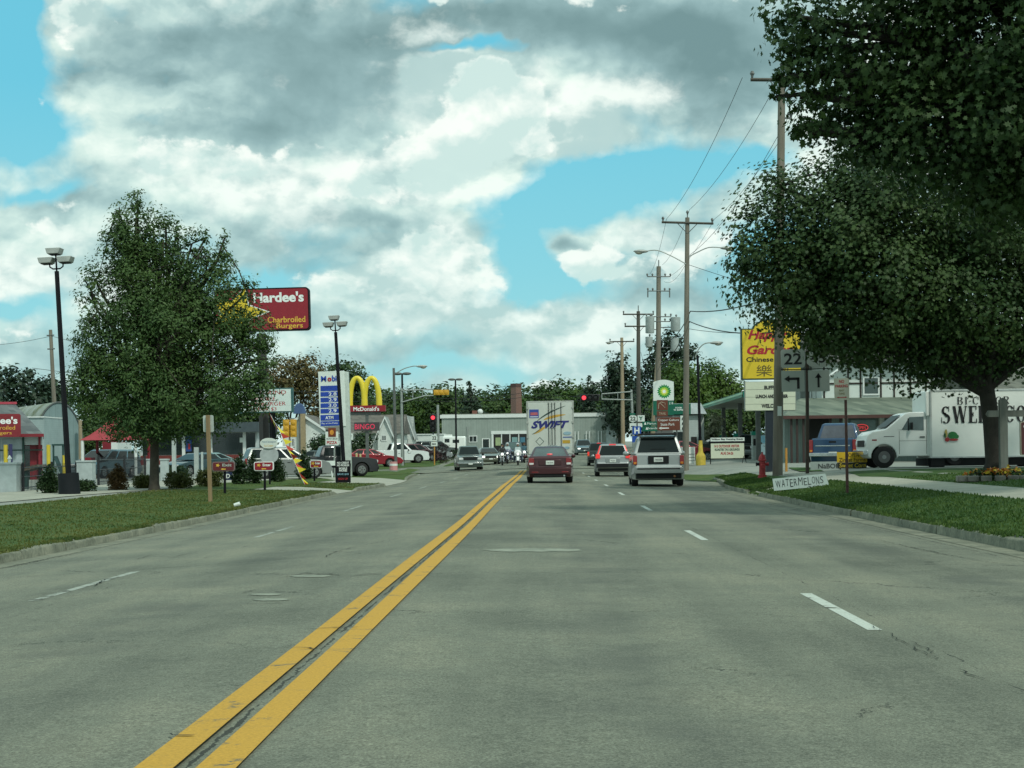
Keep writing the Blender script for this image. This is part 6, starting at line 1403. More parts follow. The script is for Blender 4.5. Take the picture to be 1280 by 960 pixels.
m = MB(); zz, xx = s.z(533, 790), s.x(790); m.bb(xx - .05, xx + .18, -.056, -.051, zz - .03, zz + .03, INK); m.build('arrow', a_); s.post('post', 796, 590, 796, 519, .04, .04, STEELD, y=.03)
s = S('guide_sign', 'green guide sign with two arrows behind the brown park sign', 'sign', 812, 109); q = s.panel('panel', 802.8, 823, 526.8, 532, SGRN); q2 = s.panel('panel', 802.8, 823, 533, 539, SGRN)
s.letters([('Marion', 814.5, 529.3, 11, 2.6, WINK), ('Scandia', 816, 535.2, 13, 2.6, WINK)], q); m = MB()
for (px, py) in ((806.8, 529.3), (808.8, 535.5)): m.add([(s.x(px) - .08, -.056, s.z(py, px) - .08), (s.x(px) + .08, -.056, s.z(py, px) - .08), (s.x(px), -.056, s.z(py, px) + .1)], [(0, 1, 2)], WINK)
m.build('arrow', q); [s.post('post', p_, 592, p_, 527, .04, .04, STEELD, y=.03) for p_ in (805, 821)]
s = S('park_sign', 'brown state park sign with left arrow and smaller brown panels above', 'sign', 836, 104); q = s.panel('panel', 821.5, 850, 521.8, 538, SBRN, bevel=.01); s.letters([('Copper Culture', 835.5, 525.3, 26, 3.6, WINK), ('State Park', 834.5, 530.4, 17.5, 3.4, WINK)], q)
m = MB(); zz = s.z(535.2, 830); m.bb(s.x(826), s.x(836.5), -.058, -.052, zz - .03, zz + .03, WINK); m.add([(s.x(823.6), -.058, zz), (s.x(827), -.058, zz + .09), (s.x(827), -.058, zz - .09)], [(0, 1, 2)], WINK); m.build('arrow', q)
q = s.panel('trail_panel', 821, 834.8, 500, 513, SBRN); m = MB(); m.tube([(s.x(823.5), -.056, s.z(511, 828)), (s.x(824), -.056, s.z(505, 828)), (s.x(827), -.056, s.z(502.5, 828)), (s.x(832), -.056, s.z(504, 828)), (s.x(832), -.056, s.z(510, 828)), (s.x(826), -.056, s.z(504, 828))], .02, M('beige_ink', (.45, .38, .28), .5), 4); m.build('trail_mark', q)
q = s.panel('small_panel', 821, 834.8, 514, 520.5, SBRN); s.letters([('TRAIL', 828, 517, 9, 3, M('beige_ink'))], q); [s.post('post', p_, 592, p_, 500 if p_ < 830 else 522, .045, .045, STEELD, y=.03) for p_ in (827, 846)]
s = S('lane_sign', 'white sign with black curved arrows at the store', 'sign', 854, 106); q = s.panel('panel', 850.6, 857.5, 519.5, 538, SWH); m = MB()
for py in (523, 529, 535): m.tube([(s.x(853), -.056, s.z(py + 2, 854)), (s.x(853.4), -.056, s.z(py - .5, 854)), (s.x(855.6), -.056, s.z(py - 1.6, 854))], .03, INK, 4)
m.build('arrow', q); s.post('post', 854, 592, 854, 538, .04, .04, STEELD)
# green fuel brand sign
s = S('fuel_sign', 'white arched fuel sign with green sunburst and green price panel', 'sign', 829, 118); k = s.k
x0, x1 = s.x(816.5, 487), s.x(842, 487); zt, zb = s.z(477.5, 829), s.z(500.8, 829); pr = [(x0, zb), (x1, zb), (x1, zt)] + [(x1 + (x0 - x1) * u, zt + .16 * math.sin(math.pi * u)) for u in (.2, .4, .6, .8)] + [(x0, zt)]
m = MB(); m.prism(pr, -.2, .2, SWH); pn = m.build('panel', s.t); m = MB(); cx_, cz_ = s.x(830, 489), s.z(489.5, 829)
def burst(R1, R2, n, mat, y): nstar(m, [((cx_ + (R1 if i % 2 else R2) * k * math.cos(i * math.pi / n)), (cz_ + (R1 if i % 2 else R2) * k * math.sin(i * math.pi / n))) for i in range(2 * n)], (cx_, cz_), y, mat)
burst(9.2, 7.2, 18, M('burst_green', (.0, .20, .05), .5), -.202); burst(6.6, 5.0, 14, M('burst_lime', (.22, .45, .03), .5), -.204); burst(4.6, 3.2, 10, M('burst_yellow', (.65, .65, .1), .5), -.206); burst(2.6, 1.6, 8, WINK, -.208); m.build('sunburst_emblem', pn)
q = s.panel('price_panel', 816.5, 842, 501.2, 519, SGRN, y=-.2, t=.4); s.letters([('2 8', 838.5, 504, 5, 3, WINK)], q, y=-.202); m = MB(); m.bb(x0 + .1, x1 - .1, -.1, .1, -.2, s.z(519), STEELD); m.build('post', s.t)
# happy garden sign
s = S('restaurant_sign', 'yellow arched restaurant sign above a cream letter board', 'sign', 962.5, 68.5); k = s.k
m = MB(); m.bb(s.x(957, 560), s.x(969, 560), -.15, .15, -.3, s.z(480), M('post_navy', (.012, .02, .03), .5)); m.build('post', s.t)
x0, x1 = s.x(926, 440), s.x(1001, 440); zb, zt = s.z(474.5, 955), s.z(411, 955); cxm = (x0 + x1) / 2
def archshape(q): return [(x0 + q, zb + q), (x1 - q, zb + q), (x1 - q, zt - q), (cxm + 23 * k - q * .3, zt - q)] + [(cxm + (23 * k - q) * math.cos(a), zt - q + 11.5 * k * math.sin(a)) for a in np.linspace(.15, math.pi - .15, 12)] + [(cxm - 23 * k + q * .3, zt - q), (x0 + q, zt - q)]
m = MB(); m.prism(archshape(0), -.2, .2, M('sign_green_edge', (.01, .045, .03), .5)); m.build('cabinet', s.t); m = MB(); m.prism(archshape(.045), -.215, -.202, SYEL); pn = m.build('panel', s.t)
s.letters([('Happy', 959, 420.2, 50, 15, RINK, dict(bold=.035, shear=.3)), ('Garden', 962, 437.5, 58, 11.5, RINK, dict(bold=.035, shear=.3)), ('Chinese Buffet', 963, 449.5, 62, 6, INK, dict(bold=.02)), ('樂園', 964.5, 463.5, 40, 14.5, M('olive_ink', (.13, .10, .02), .6))], pn, y=-.218)
s.panel('cabinet', 930.5, 994, 477, 513.5, M('board_edge2', (.25, .28, .25), .5), y=-.18, t=.3)
for (a, b) in ((477.6, 486.8), (487.2, 496.2), (496.6, 505), (505.4, 513)): s.panel('letter_track', 931, 993.3, a, b, CREAM, y=-.20, t=.018)
s.letters([('BUFFET', 963, 484.5, 17, 4.6, INK, dict(bold=.04)), ('LUNCH AND DINNER', 964, 495.6, 40, 4.6, INK, dict(bold=.04)), ('WELCOME', 964, 507.5, 26, 5, INK, dict(bold=.04))], s.t, y=-.205)
# route 22/45 assembly
s = S('route_sign', 'grey shaded route 22 and 45 shields over two arrow plates on brown post', 'sign', 1009, 57.5, lean=TR(-.6)); s.post('post', 1009, 596, 1009, 438, .065, .06, M('post_brown', (.055, .04, .03), .8, 0, .3))
m = MB(); m.prism(rrect(s.x(975.5, 449), s.x(1005.5, 449), s.z(460, 990), s.z(436.5, 990), .10), -.09, -.075, GREYS); q1 = m.build('shield', s.t); m = MB()
cx_, cz_ = s.x(1022.5, 448), s.z(448.5, 1022); k = s.k; m.prism([(cx_ + 14.5 * k * max(-1, min(1, 1.15 * math.cos(a))), cz_ + 12 * k * math.sin(a)) for a in np.linspace(0, 6.283, 25)[:-1]], -.088, -.075, GREYS); q2 = m.build('shield', s.t)
s.letters([('22', 990.5, 448.5, 22, 14, INK, dict(bold=.02))], q1, y=-.092); s.letters([('45', 1022, 447.5, 18, 13, INK, dict(bold=.02))], q2, y=-.090)
for (x0_, x1_) in ((976.5, 1005), (1009.8, 1036.5)): s.panel('arrow_plate', x0_, x1_, 463, 489.5, GREYS, y=-.09, t=.015)
m = MB(); z1_, z2_ = s.z(473.5, 990), s.z(486, 990); w_ = .045; xa, xb = s.x(984), s.x(999, 480); m.bb(xa + .08, xb, -.096, -.092, z1_ - w_, z1_ + w_, INK); m.bb(xb - 2 * w_, xb, -.096, -.0915, z2_, z1_ + w_, INK); m.add([(s.x(983) - .04, -.096, z1_), (xa + .12, -.096, z1_ + .12), (xa + .12, -.096, z1_ - .12)], [(0, 1, 2)], INK)
xc = s.x(1022.5, 475); m.bb(xc - w_ * .8, xc + w_ * .8, -.096, -.092, s.z(484.5, 1022), s.z(470, 1022), INK); m.add([(xc, -.096, s.z(466.5, 1022)), (xc - .12, -.096, s.z(472.5, 1022)), (xc + .12, -.096, s.z(472.5, 1022))], [(0, 1, 2)], INK); m.build('arrow', s.t)
s.panel('bracket', 976, 1038, 461, 462.2, BLK, y=-.07, t=.03)
# no parking
s = S('no_parking_sign', 'white no parking sign with red words on a rusty post', 'sign', 1059, py=617, lean=TR(-1.3)); s.post('post', 1059, 617, 1057, 498, .038, .033, M('post_rust', (.075, .035, .028), .8, 0, .35, 8), n=6)
m = MB(); xq = s.x(1051.5, 486); m.prism(rrect(xq - 9.2 * s.k, xq + 9.2 * s.k, s.z(500, 1052), s.z(472.8, 1052), .03), -.05, -.04, M('sign_dull', (.40, .40, .32), .6, 0, .12)); q = m.build('panel', s.t)
s.letters([('NO', 1051.5, 476.8, 6.5, 4, RINK, dict(bold=.02)), ('PARKING', 1051.5, 482.5, 15.5, 3.6, RINK, dict(bold=.02)), ('ANY', 1051.5, 488, 7, 2.6, M('olive_ink')), ('TIME', 1051.5, 492.2, 8, 2.6, M('olive_ink'))], q, y=-.052)
m = MB(); zz = s.z(496.7, 1052); m.bb(xq - 4.5 * s.k, xq + 4.5 * s.k, -.056, -.052, zz - .008, zz + .008, RINK); [m.add([(xq + q_ * 6.3 * s.k, -.056, zz), (xq + q_ * 4.3 * s.k, -.056, zz + .02), (xq + q_ * 4.3 * s.k, -.056, zz - .02)], [(0, 1, 2)], RINK) for q_ in (-1, 1)]; m.build('arrow', q)
# watermelon sign
s = S('hand_painted_sign', 'long pale board hand-painted with the word watermelons, tilted in the grass', 'sign', 1000, py=612)
m = MB(); k = s.k; c_ = [(965.5, 598.5), (1031.5, 592), (1036.5, 607), (967.5, 613.5)]; m.prism([(s.x(a, b), s.z(b, a)) for a, b in c_][::-1], -.02, .0, M('board_paleblue', (.42, .50, .48), .7, 0, .1)); q = m.build('board', s.t)
m = MB(); bx_, bz_ = s.x(967, 606.5), s.z(606.5, 967); m.T = Matrix.Translation((bx_, 0, bz_)) @ Matrix.Rotation(-TR(4.6), 4, 'Y')
xx = .04
for i, ch in enumerate('WATERMELONS'):
    w_ = {'W': .165, 'M': .15, 'I': .05}.get(ch, .105); m.text(ch, xx + w_ / 2, .03 + (i % 3 - 1) * .012, INK, w=w_ * .82, h=.19 + (i % 2) * .02, y=-.022, bold=-.01, shear=.05 * ((i * 7) % 3 - 1)); xx += w_ + .006
m.text('2.00', 1.08, -.155, INK, w=.30, h=.09, y=-.022); m.build('lettering', q); m = MB(); [m.tube([(a_, .03, -.3), (a_, .03, .2)], .02, WOODT, 5) for a_ in (s.x(975), s.x(1025))]; m.build('stake', s.t)
# farm signs
s = S('farm_sign', 'yellow board over dark board advertising farm sweet corn', 'sign', 1065, 61.5); q = s.panel('upper_board', 1046, 1083.5, 565, 577.8, M('board_gold', (.66, .43, .02), .6, 0, .05), y=-.05, t=.03); q2 = s.panel('lower_board', 1046.5, 1083, 578, 585.5, M('board_darkgreen', (.025, .03, .02), .7))
s.letters([('OPEN', 1066.5, 568.8, 13, 4.6, INK), ('Zinnat Farms', 1065, 574.7, 33, 4.8, INK, dict(bold=.01))], q, y=-.052); s.letters([('Sweet Corn', 1065.5, 581.6, 33, 5.2, SYEL, dict(bold=.01, shear=.1))], q2, y=-.052); m = MB(); [m.tube([(a_, 0, -.3), (a_, 0, .5)], .025, WOODG, 5) for a_ in (s.x(1050), s.x(1080))]; m.build('stake', s.t)
s = S('farm_sign', 'white board with black hand lettering under the blue tailgate', 'sign', 1030, 63); q = s.panel('board', 1013, 1051, 577, 594.5, M('board_greywhite', (.30, .36, .35), .7, 0, .12)); s.letters([('NaBOR', 1036, 582.5, 27, 6, INK, dict(bold=.01)), ('1234 N', 1036, 590.5, 28, 6, INK)], q)
# hydrant
s = S('fire_hydrant', 'red fire hydrant in the grass left of the nearest utility pole', 'fire hydrant', 953, py=598); RH = M('hydrant_red', (.33, .02, .025), .5, 0, .15)
m = MB(); m.tube([(0, 0, -.1), (0, 0, .04), (0, 0, .05), (0, 0, .12), (0, 0, .13), (0, 0, .60), (0, 0, .61), (0, 0, .66), (0, 0, .67), (0, 0, .76), (0, 0, .84), (0, 0, .87)], [.17, .17, .15, .15, .115, .105, .15, .15, .125, .11, .06, .03], RH, 16); m.build('barrel', s.t, smooth=True, sharp=50)
m = MB(); m.tube([(0, 0, .86), (0, 0, .93)], .03, RH, 5); m.build('operating_nut', s.t)
for q_ in (-1, 1): m = MB(); m.tube([(q_ * .1, 0, .50), (q_ * .19, 0, .50), (q_ * .195, 0, .50), (q_ * .22, 0, .50)], [.055, .055, .07, .07], BLK if q_ < 0 else RH, 10); m.build('side_outlet', s.t, smooth=True, sharp=50)
m = MB(); m.tube([(0, -.1, .42), (0, -.19, .42), (0, -.2, .42), (0, -.23, .42)], [.075, .075, .09, .08], RH, 12); m.build('pumper_outlet', s.t, smooth=True, sharp=50)
# outdoor show letter board
s = S('portable_sign', 'portable cream letter board with white header and red lines on black legs', 'sign', 909, py=580); q = s.panel('header', 888, 930.5, 547, 551.5, SWH); q2 = s.panel('black_band', 888, 930.5, 551.8, 554, BLK); q3 = s.panel('panel', 888.5, 930, 554.2, 572.8, CREAM)
s.letters([('Willow Bay Hunting Shack', 909, 549.2, 40, 2.6, INK, dict(bold=.03))], q); s.letters([('N E OUTDOOR VISITOR', 908.5, 557.6, 31, 3.4, RINK, dict(bold=.03)), ('ROASTER TAX GROUNDS', 909, 561.9, 31, 3.0, M('dark_green_vinyl'), dict(bold=.03)), ('AUG 24-26', 908.5, 566.5, 16, 3.6, RINK, dict(bold=.03))], q3)
m = MB(); m.tube([(s.x(888), 0, 0), (s.x(888), 0, s.z(547))], .03, BLK, 6); m.tube([(s.x(930), 0, .3), (s.x(930), 0, s.z(547))], .03, BLK, 6); m.tube([(s.x(927), -.2, 0), (s.x(930), 0, .55)], .02, BLK, 6); m.tube([(s.x(933.5), .2, 0), (s.x(930), 0, .55)], .02, BLK, 6); m.build('legs', s.t)
# wooden cross post with hanging sign at the maple
s = S('wooden_sign_post', 'grey wooden post with crossbeam in front of the maple trunk', 'sign post', 1255, 50.5); WG = M('wood_grey', (.12, .13, .115), .9, 0, .25, 6, streak=True)
m = MB(); m.bb(s.x(1249.5), s.x(1259), -.1, .1, -.3, s.z(500, 1255), WG); m.add([(s.x(1249.5), -.1, s.z(500, 1255)), (s.x(1259), -.1, s.z(500, 1255)), (s.x(1259), .1, s.z(500, 1255)), (s.x(1249.5), .1, s.z(500, 1255)), (s.x(1254), 0, s.z(497, 1255))], [(0, 1, 4), (1, 2, 4), (2, 3, 4), (3, 0, 4)], WG); m.build('post', s.t)
m = MB(); m.bb(s.x(1235, 516), s.x(1300, 516), -.06, .06, s.z(521, 1255), s.z(513, 1255), WG); m.add([(s.x(1231.5, 516), 0, s.z(518, 1234)), (s.x(1235, 516), -.06, s.z(521, 1255)), (s.x(1235, 516), -.06, s.z(513, 1255)), (s.x(1235, 516), .06, s.z(513, 1255)), (s.x(1235, 516), .06, s.z(521, 1255))], [(0, 1, 2), (0, 2, 3), (0, 3, 4), (0, 4, 1)], WG); m.build('crossbeam', s.t)
hs = S('hanging_sign', 'dark red sign board hanging under the grey crossbeam at the right edge', 'sign', 1290, 50.4); x0, x1 = hs.x(1275, 550), hs.x(1300, 550); m = MB(); m.prism(rrect(x0, x1, hs.z(569, 1280), hs.z(527, 1280), .05), -.05, .05, M('sign_gold_edge', (.30, .28, .22), .5)); m.build('frame', hs.t); m = MB(); m.prism(rrect(x0 + .03, x1 - .03, hs.z(568, 1280), hs.z(528, 1280), .04), -.06, -.052, M('sign_maroon', (.07, .015, .015), .5)); m.build('panel', hs.t)
m = MB(); [m.tube([(q_, 0, hs.z(528, 1280)), (q_, 0, hs.z(521, 1280))], .01, STEELD, 5) for q_ in (x0 + .1, x1 - .1)]; m.text('C', x0 + .13, hs.z(533, 1280), WINK, h=.09, y=-.065); m.build('chain', hs.t)
# litter on the left kerb
s = S('paper_cup', 'crumpled white paper litter on the left kerb', 'litter', 296, py=642); m = MB(); m.tube([(-.07, 0, .12), (.08, .02, .16)], [.04, .05], SWH, 8); m.box((.02, .05, .15), (.12, .08, .02), SWH, .5); m.build('cup', s.t)
# white slender posts in the left lot
for i, (px, y0, y1, w_) in enumerate(((218, 545, 592, 4.6), (246, 559, 602, 5.2), (253, 565, 590, 2.4))):
    s = S('lot_post', ['slender white post right of the ash trunk', 'square pale post with flared foot in the left lot', 'thin grey post right of the square pale post'][i], 'post', px, (76, 70, 80)[i], group='pale posts in the left lot')
    m = MB(); w2 = w_ * s.k / 2; m.bb(-w2, w2, -w2, w2, -.1, s.z(y0), M('post_pale', (.40, .45, .44), .6)); m.build('shaft', s.t); 
    if i == 1: m = MB(); m.tube([(0, 0, -.05), (0, 0, .12), (0, 0, .30)], [.34, .30, .11], CONC, 4); m.build('foot', s.t)
s = S('tan_post', 'short orange-tan post behind the nearest utility pole', 'post', 983, 66); m = MB(); m.tube([(0, 0, -.2), (0, 0, s.z(560))], .05, M('post_orange'), 8); m.build('shaft', s.t, smooth=True)
# ------------------------------------------------------------ buildings, fences
def siding(name, col, sc_=7.0):
    if name in MC: return MC[name]
    m, nt, b = newmat(name); v = setup(nt); sp = nn(nt, 'ShaderNodeSeparateXYZ'); nt.links.new(v, sp.inputs[0])
    fr = mathn(nt, 'FRACT', mathn(nt, 'MULTIPLY', sp.outputs[2], sc_)); n = noi(nt, v, 1.2, 4)
    c = ramp(nt, n, [(.3, tuple(x * .88 for x in col)), (.7, tuple(min(1, x * 1.08) for x in col))])
    nt.links.new(mixc(nt, ramp(nt, fr, [(0, (.5,) * 3), (.1, (0, 0, 0)), (1, (0, 0, 0))]), c, tuple(x * .45 for x in col)), b.inputs['Base Color']); b.inputs['Roughness'].default_value = .7
    bn = nn(nt, 'ShaderNodeBump'); bn.inputs['Strength'].default_value = .5; nt.links.new(fr, bn.inputs['Height']); nt.links.new(bn.outputs[0], b.inputs['Normal']); MC[name] = m; return m
def shingle(name, lo, hi, sx_=3.0, sz_=6.0):
    if name in MC: return MC[name]
    m, nt, b = newmat(name); v = setup(nt); mp = nn(nt, 'ShaderNodeMapping'); mp.inputs['Scale'].default_value = (1, 1, 3); nt.links.new(v, mp.inputs[0])
    sp = nn(nt, 'ShaderNodeSeparateXYZ'); nt.links.new(v, sp.inputs[0]); row = mathn(nt, 'FLOOR', mathn(nt, 'MULTIPLY', sp.outputs[2], sz_))
    cb = nn(nt, 'ShaderNodeCombineXYZ'); nt.links.new(mathn(nt, 'FLOOR', mathn(nt, 'ADD', mathn(nt, 'MULTIPLY', mathn(nt, 'ADD', sp.outputs[0], mathn(nt, 'MULTIPLY', sp.outputs[1], .7)), sx_), mathn(nt, 'MULTIPLY', row, .5))), cb.inputs[0]); nt.links.new(row, cb.inputs[1])
    wn = nn(nt, 'ShaderNodeTexWhiteNoise'); nt.links.new(cb.outputs[0], wn.inputs['Vector'])
    f = mathn(nt, 'ADD', mathn(nt, 'MULTIPLY', wn.outputs['Value'], .5), mathn(nt, 'MULTIPLY', noi(nt, v, .9, 5, .7), .5)); nt.links.new(ramp(nt, f, [(.2, lo), (.8, hi)]), b.inputs['Base Color']); b.inputs['Roughness'].default_value = .9; MC[name] = m; return m
def vsiding(name, col, n_=3.0):
    if name in MC: return MC[name]
    m, nt, b = newmat(name); v = setup(nt); sp = nn(nt, 'ShaderNodeSeparateXYZ'); nt.links.new(v, sp.inputs[0]); fr = mathn(nt, 'FRACT', mathn(nt, 'MULTIPLY', sp.outputs[0], n_))
    c = ramp(nt, noi(nt, v, .8, 5, .7), [(.3, tuple(x * .85 for x in col)), (.7, tuple(min(1, x * 1.1) for x in col))])
    nt.links.new(mixc(nt, ramp(nt, fr, [(0, (.6,) * 3), (.12, (0, 0, 0)), (.5, (.12,) * 3), (.62, (0, 0, 0))]), c, tuple(x * .5 for x in col)), b.inputs['Base Color']); b.inputs['Roughness'].default_value = .7; MC[name] = m; return m
WSID = siding('white_siding', (.62, .67, .64)); GSID = siding('grey_siding', (.24, .27, .25)); ROOFG = shingle('roof_grey', (.075, .09, .095), (.15, .17, .17)); ROOFB = shingle('roof_brown', (.085, .08, .07), (.15, .14, .12))
ROOFL = shingle('roof_light', (.22, .25, .24), (.32, .35, .33)); ROOFM = shingle('roof_moss', (.085, .115, .09), (.19, .225, .175), 2.5, 5)
WINB = M('window_dark', (.015, .022, .022), .1, 0, .3, 1, spec=.8); TRW = M('trim_white', (.66, .70, .68), .6, 0, .06); DOORD = M('dark_doorway', (.014, .014, .014), .7)
def window(s, x0, x1, y0, y1, par, y=-.03, n=2, frame=TRW, glass=WINB):
    m = MB(); a, b, c_, d_ = s.x(x0, y0), s.x(x1, y0), s.z(y1, (x0 + x1) / 2), s.z(y0, (x0 + x1) / 2); f = .09
    m.bb(a, b, y - .04, y, c_, c_ + f, frame); m.bb(a, b, y - .04, y, d_ - f, d_, frame); m.bb(a, a + f, y - .04, y, c_ + f, d_ - f, frame); m.bb(b - f, b, y - .04, y, c_ + f, d_ - f, frame)
    for k in range(1, n): xx = a + (b - a) * k / n; m.bb(xx - .03, xx + .03, y - .035, y, c_ + f, d_ - f, frame)
    w_ = m.build('window', par); m = MB(); m.bb(a + f * .5, b - f * .5, y - .012, y + .004, c_ + f * .5, d_ - f * .5, glass); m.build('pane', w_); return w_
# grey hall across the end of the road
s = S('commercial_hall', 'long low grey hall with white roof edge closing the end of the road', 'building', 664, 200); HG = vsiding('hall_grey', (.27, .32, .29), 1.5); k = s.k
a, b, c_ = s.x(552.5, 550), s.x(775.5, 550), s.z(518.5, 664)
m = MB(); m.bb(a, b, 0, 26, -.5, c_ - .3, HG); w_ = m.build('wall', s.t); m = MB(); m.bb(a - .2, b + .2, -.15, 26.2, c_ - .3, c_ + .12, TRW); m.build('roof_edge', s.t); m = MB(); m.bb(a, b, 0, 26, c_ + .12, c_ + .2, LOT); m.build('roof', s.t)
m = MB(); m.bb(s.x(614), s.x(660), -.12, .0, s.z(542.5, 640), s.z(538.5, 640), TRW); m.bb(s.x(614.5), s.x(617), -.1, .0, 0, s.z(542.5, 640), TRW); m.build('shopfront_fascia', w_)
m = MB(); m.bb(s.x(616.5), s.x(659.5), -.05, -.004, -.2, s.z(542.5, 640), DOORD); sf = m.build('shopfront', w_); m = MB(); [m.bb(s.x(q), s.x(q + 1.2), -.09, -.05, 0, s.z(542.5, 640), TRW) for q in (626.5, 637, 648)]; m.build('mullions', sf)
m = MB(); m.bb(s.x(619.5), s.x(626), -.1, -.06, s.z(557, 622), s.z(547, 622), M('poster_green', (.30, .38, .20), .6)); m.bb(s.x(640), s.x(647), -.1, -.06, s.z(553, 644), s.z(546.5, 644), M('poster_teal', (.18, .32, .32), .6)); m.bb(s.x(650.5), s.x(656.5), -.1, -.06, s.z(553, 652), s.z(546.5, 652), M('poster_blue', (.06, .18, .26), .6)); m.build('poster', sf)
window(s, 586, 596.5, 544.5, 553, w_, n=2); window(s, 572, 582, 546, 553, w_, n=2)
m = MB(); m.bb(s.x(602.5), s.x(612.5), -.05, 0, -.2, s.z(548, 608), TRW); m.build('door_frame', w_); m = MB(); m.bb(s.x(603.8), s.x(611.3), -.07, -.04, 0, s.z(549, 608), WINB); m.build('door', w_)
m = MB(); m.bb(s.x(758), s.x(770), -.08, 0, -.2, s.z(531, 764), M('door_pale', (.42, .50, .50), .6)); m.build('door', w_); m = MB(); m.bb(s.x(584), s.x(585.4), -.1, 0, 0, s.z(533, 584), STEEL); m.build('downpipe', w_)
m = MB(); [m.tube([(s.x(q), -.3, 0), (s.x(q), -.3, 2.4), (s.x(q + 4), -.3, 2.4), (s.x(q + 4), -.3, 0)], .06, TRW, 5) for q in (719, 733, 748)]; m.build('pipe_guard', w_)
m = MB(); m.ell((s.x(600), 2, c_ + .5), (.35, .35, .35), TRW, 8, 6); m.box((s.x(593), 2, c_ + .4), (.6, .5, .5), M('vent_rust', (.2, .08, .06), .6)); m.build('roof_vents', s.t)
# brick chimney
s = S('brick_chimney', 'free-standing red brick chimney behind the grey hall', 'chimney', 646, 232)
mb_, nt, b = newmat('chimney_brick'); v = setup(nt); br = nn(nt, 'ShaderNodeTexBrick'); br.inputs['Scale'].default_value = 6; br.inputs['Color1'].default_value = (.15, .065, .05, 1); br.inputs['Color2'].default_value = (.20, .095, .07, 1); br.inputs['Mortar'].default_value = (.22, .18, .15, 1); mp = nn(nt, 'ShaderNodeMapping'); mp.inputs['Rotation'].default_value = (math.pi / 2, 0, 0); nt.links.new(v, mp.inputs[0]); nt.links.new(mp.outputs[0], br.inputs['Vector']); nt.links.new(br.outputs[0], b.inputs['Base Color'])
m = MB(); m.tube([(0, 0, -1), (0, 0, s.z(484, 646))], [.88, .74], mb_, 4); m.build('shaft', s.t); m = MB(); m.tube([(0, 0, s.z(484, 646)), (0, 0, s.z(479.5, 646))], [.78, .80], M('chimney_top', (.09, .05, .045), .8), 4); m.build('cap', s.t)
# white gabled house
def gable(s, x0, x1, xa, ye, ya, depth, wall, roof, yb=0, ov=.25, par=None, sink=-.5):
    a, b, c_ = s.x(x0, ye), s.x(x1, ye), s.x(xa, ya); e, t_ = s.z(ye, (x0 + x1) / 2), s.z(ya, xa)
    m = MB(); m.prism([(a, sink), (b, sink), (b, e), (c_, t_), (a, e)], yb, yb + depth, wall); w_ = m.build('wall', par or s.t)
    m = MB(); sl = (t_ - e) / max(.01, (c_ - a)); sr = (t_ - e) / max(.01, (b - c_))
    for (p0, p1) in (((a - ov, e - ov * sl), (c_, t_)), ((c_, t_), (b + ov, e - ov * sr))):
        m.prism([p0, p1, (p1[0], p1[1] + .14), (p0[0], p0[1] + .14)], yb - ov, yb + depth + ov, roof)
    m.build('roof', par or s.t)
    m = MB()
    for (p0, p1) in (((a - ov, e - ov * sl), (c_, t_)), ((c_, t_), (b + ov, e - ov * sr))): m.prism([(p0[0], p0[1] - .12), (p1[0], p1[1] - .12), (p1[0], p1[1] + .15), (p0[0], p0[1] + .15)], yb - ov - .03, yb - ov - .002, TRW)
    m.build('bargeboard', par or s.t); return w_
s = S('gabled_house', 'white gabled house with tan chimney on its front', 'house', 378, 158); w_ = gable(s, 353, 404, 378.5, 536, 519, 9, WSID, ROOFB)
m = MB(); m.bb(s.x(374.5), s.x(382.5), -.45, 0, -.3, s.z(515, 378), M('chimney_tan', (.30, .24, .14), .8, 0, .15, 5)); m.build('chimney', s.t); window(s, 364, 369, 547.5, 558.5, w_, n=2); window(s, 388.5, 395, 545.5, 557.5, w_, n=2)
m = MB(); a, b = s.x(404, 536), s.x(446, 536); m.bb(a, b, 2, 10, -.5, s.z(541, 425), WSID); m.build('wing_wall', s.t); m = MB(); m.T = Matrix.Identity(4); z0, z1 = s.z(541, 425), s.z(520, 425); m.add([(a - 3, 1.6, z0 - .2), (b + .3, 1.6, z0 - .2), (b + .3, 6, z1), (a - 4.2, 6, z1), (a - 3, 10.4, z0 - .2), (b + .3, 10.4, z0 - .2)], [(0, 1, 2, 3), (3, 2, 5, 4), (1, 5, 2)], ROOFB); m.build('wing_roof', s.t)
s = S('blue_dome_sign', 'blue round-topped awning panel behind the letter board', 'awning', 374, 125); m = MB(); c0, c1 = s.x(374, 510), s.z(517, 374); m.prism([(c0 + 7.5 * s.k * math.cos(a), c1 + 13 * s.k * math.sin(a)) for a in np.linspace(0, math.pi, 14)], -.1, .4, M('awning_blue', (.06, .11, .24), .6)); m.build('awning', s.t, smooth=True, sharp=40); m = MB(); m.tube([(c0, .1, -.3), (c0, .1, c1)], .06, STEELD, 8); m.build('post', s.t)
# grey-roofed house
s = S('grey_roofed_house', 'white house with broad brown-grey roof behind the arches sign', 'house', 465, 168)
m = MB(); a, b = s.x(428, 550), s.x(500, 550); m.bb(a, b, 1, 9, -.5, s.z(541, 465), WSID); w_ = m.build('wall', s.t); z0, z1 = s.z(542, 465), s.z(517, 465)
m = MB(); m.add([(a - .4, .6, z0), (b + .3, .6, z0), (b + .3, 5, z1), (a - .4, 5, z1), (a - .4, 9.4, z0), (b + .3, 9.4, z0)], [(0, 1, 2, 3), (3, 2, 5, 4), (1, 5, 2), (0, 3, 4)], ROOFB); m.build('roof', s.t)
d_ = gable(s, 472, 489.5, 481, 541, 522, 3, WSID, ROOFL, yb=.2); window(s, 476.5, 483, 543.5, 551.5, d_, y=.18, n=2)
s = S('grey_roofed_house', 'second white house with pale grey roof, right of the arches sign', 'house', 495, 178); w_ = gable(s, 502, 516, 509, 541, 521, 4, WSID, ROOFL, yb=-.2)
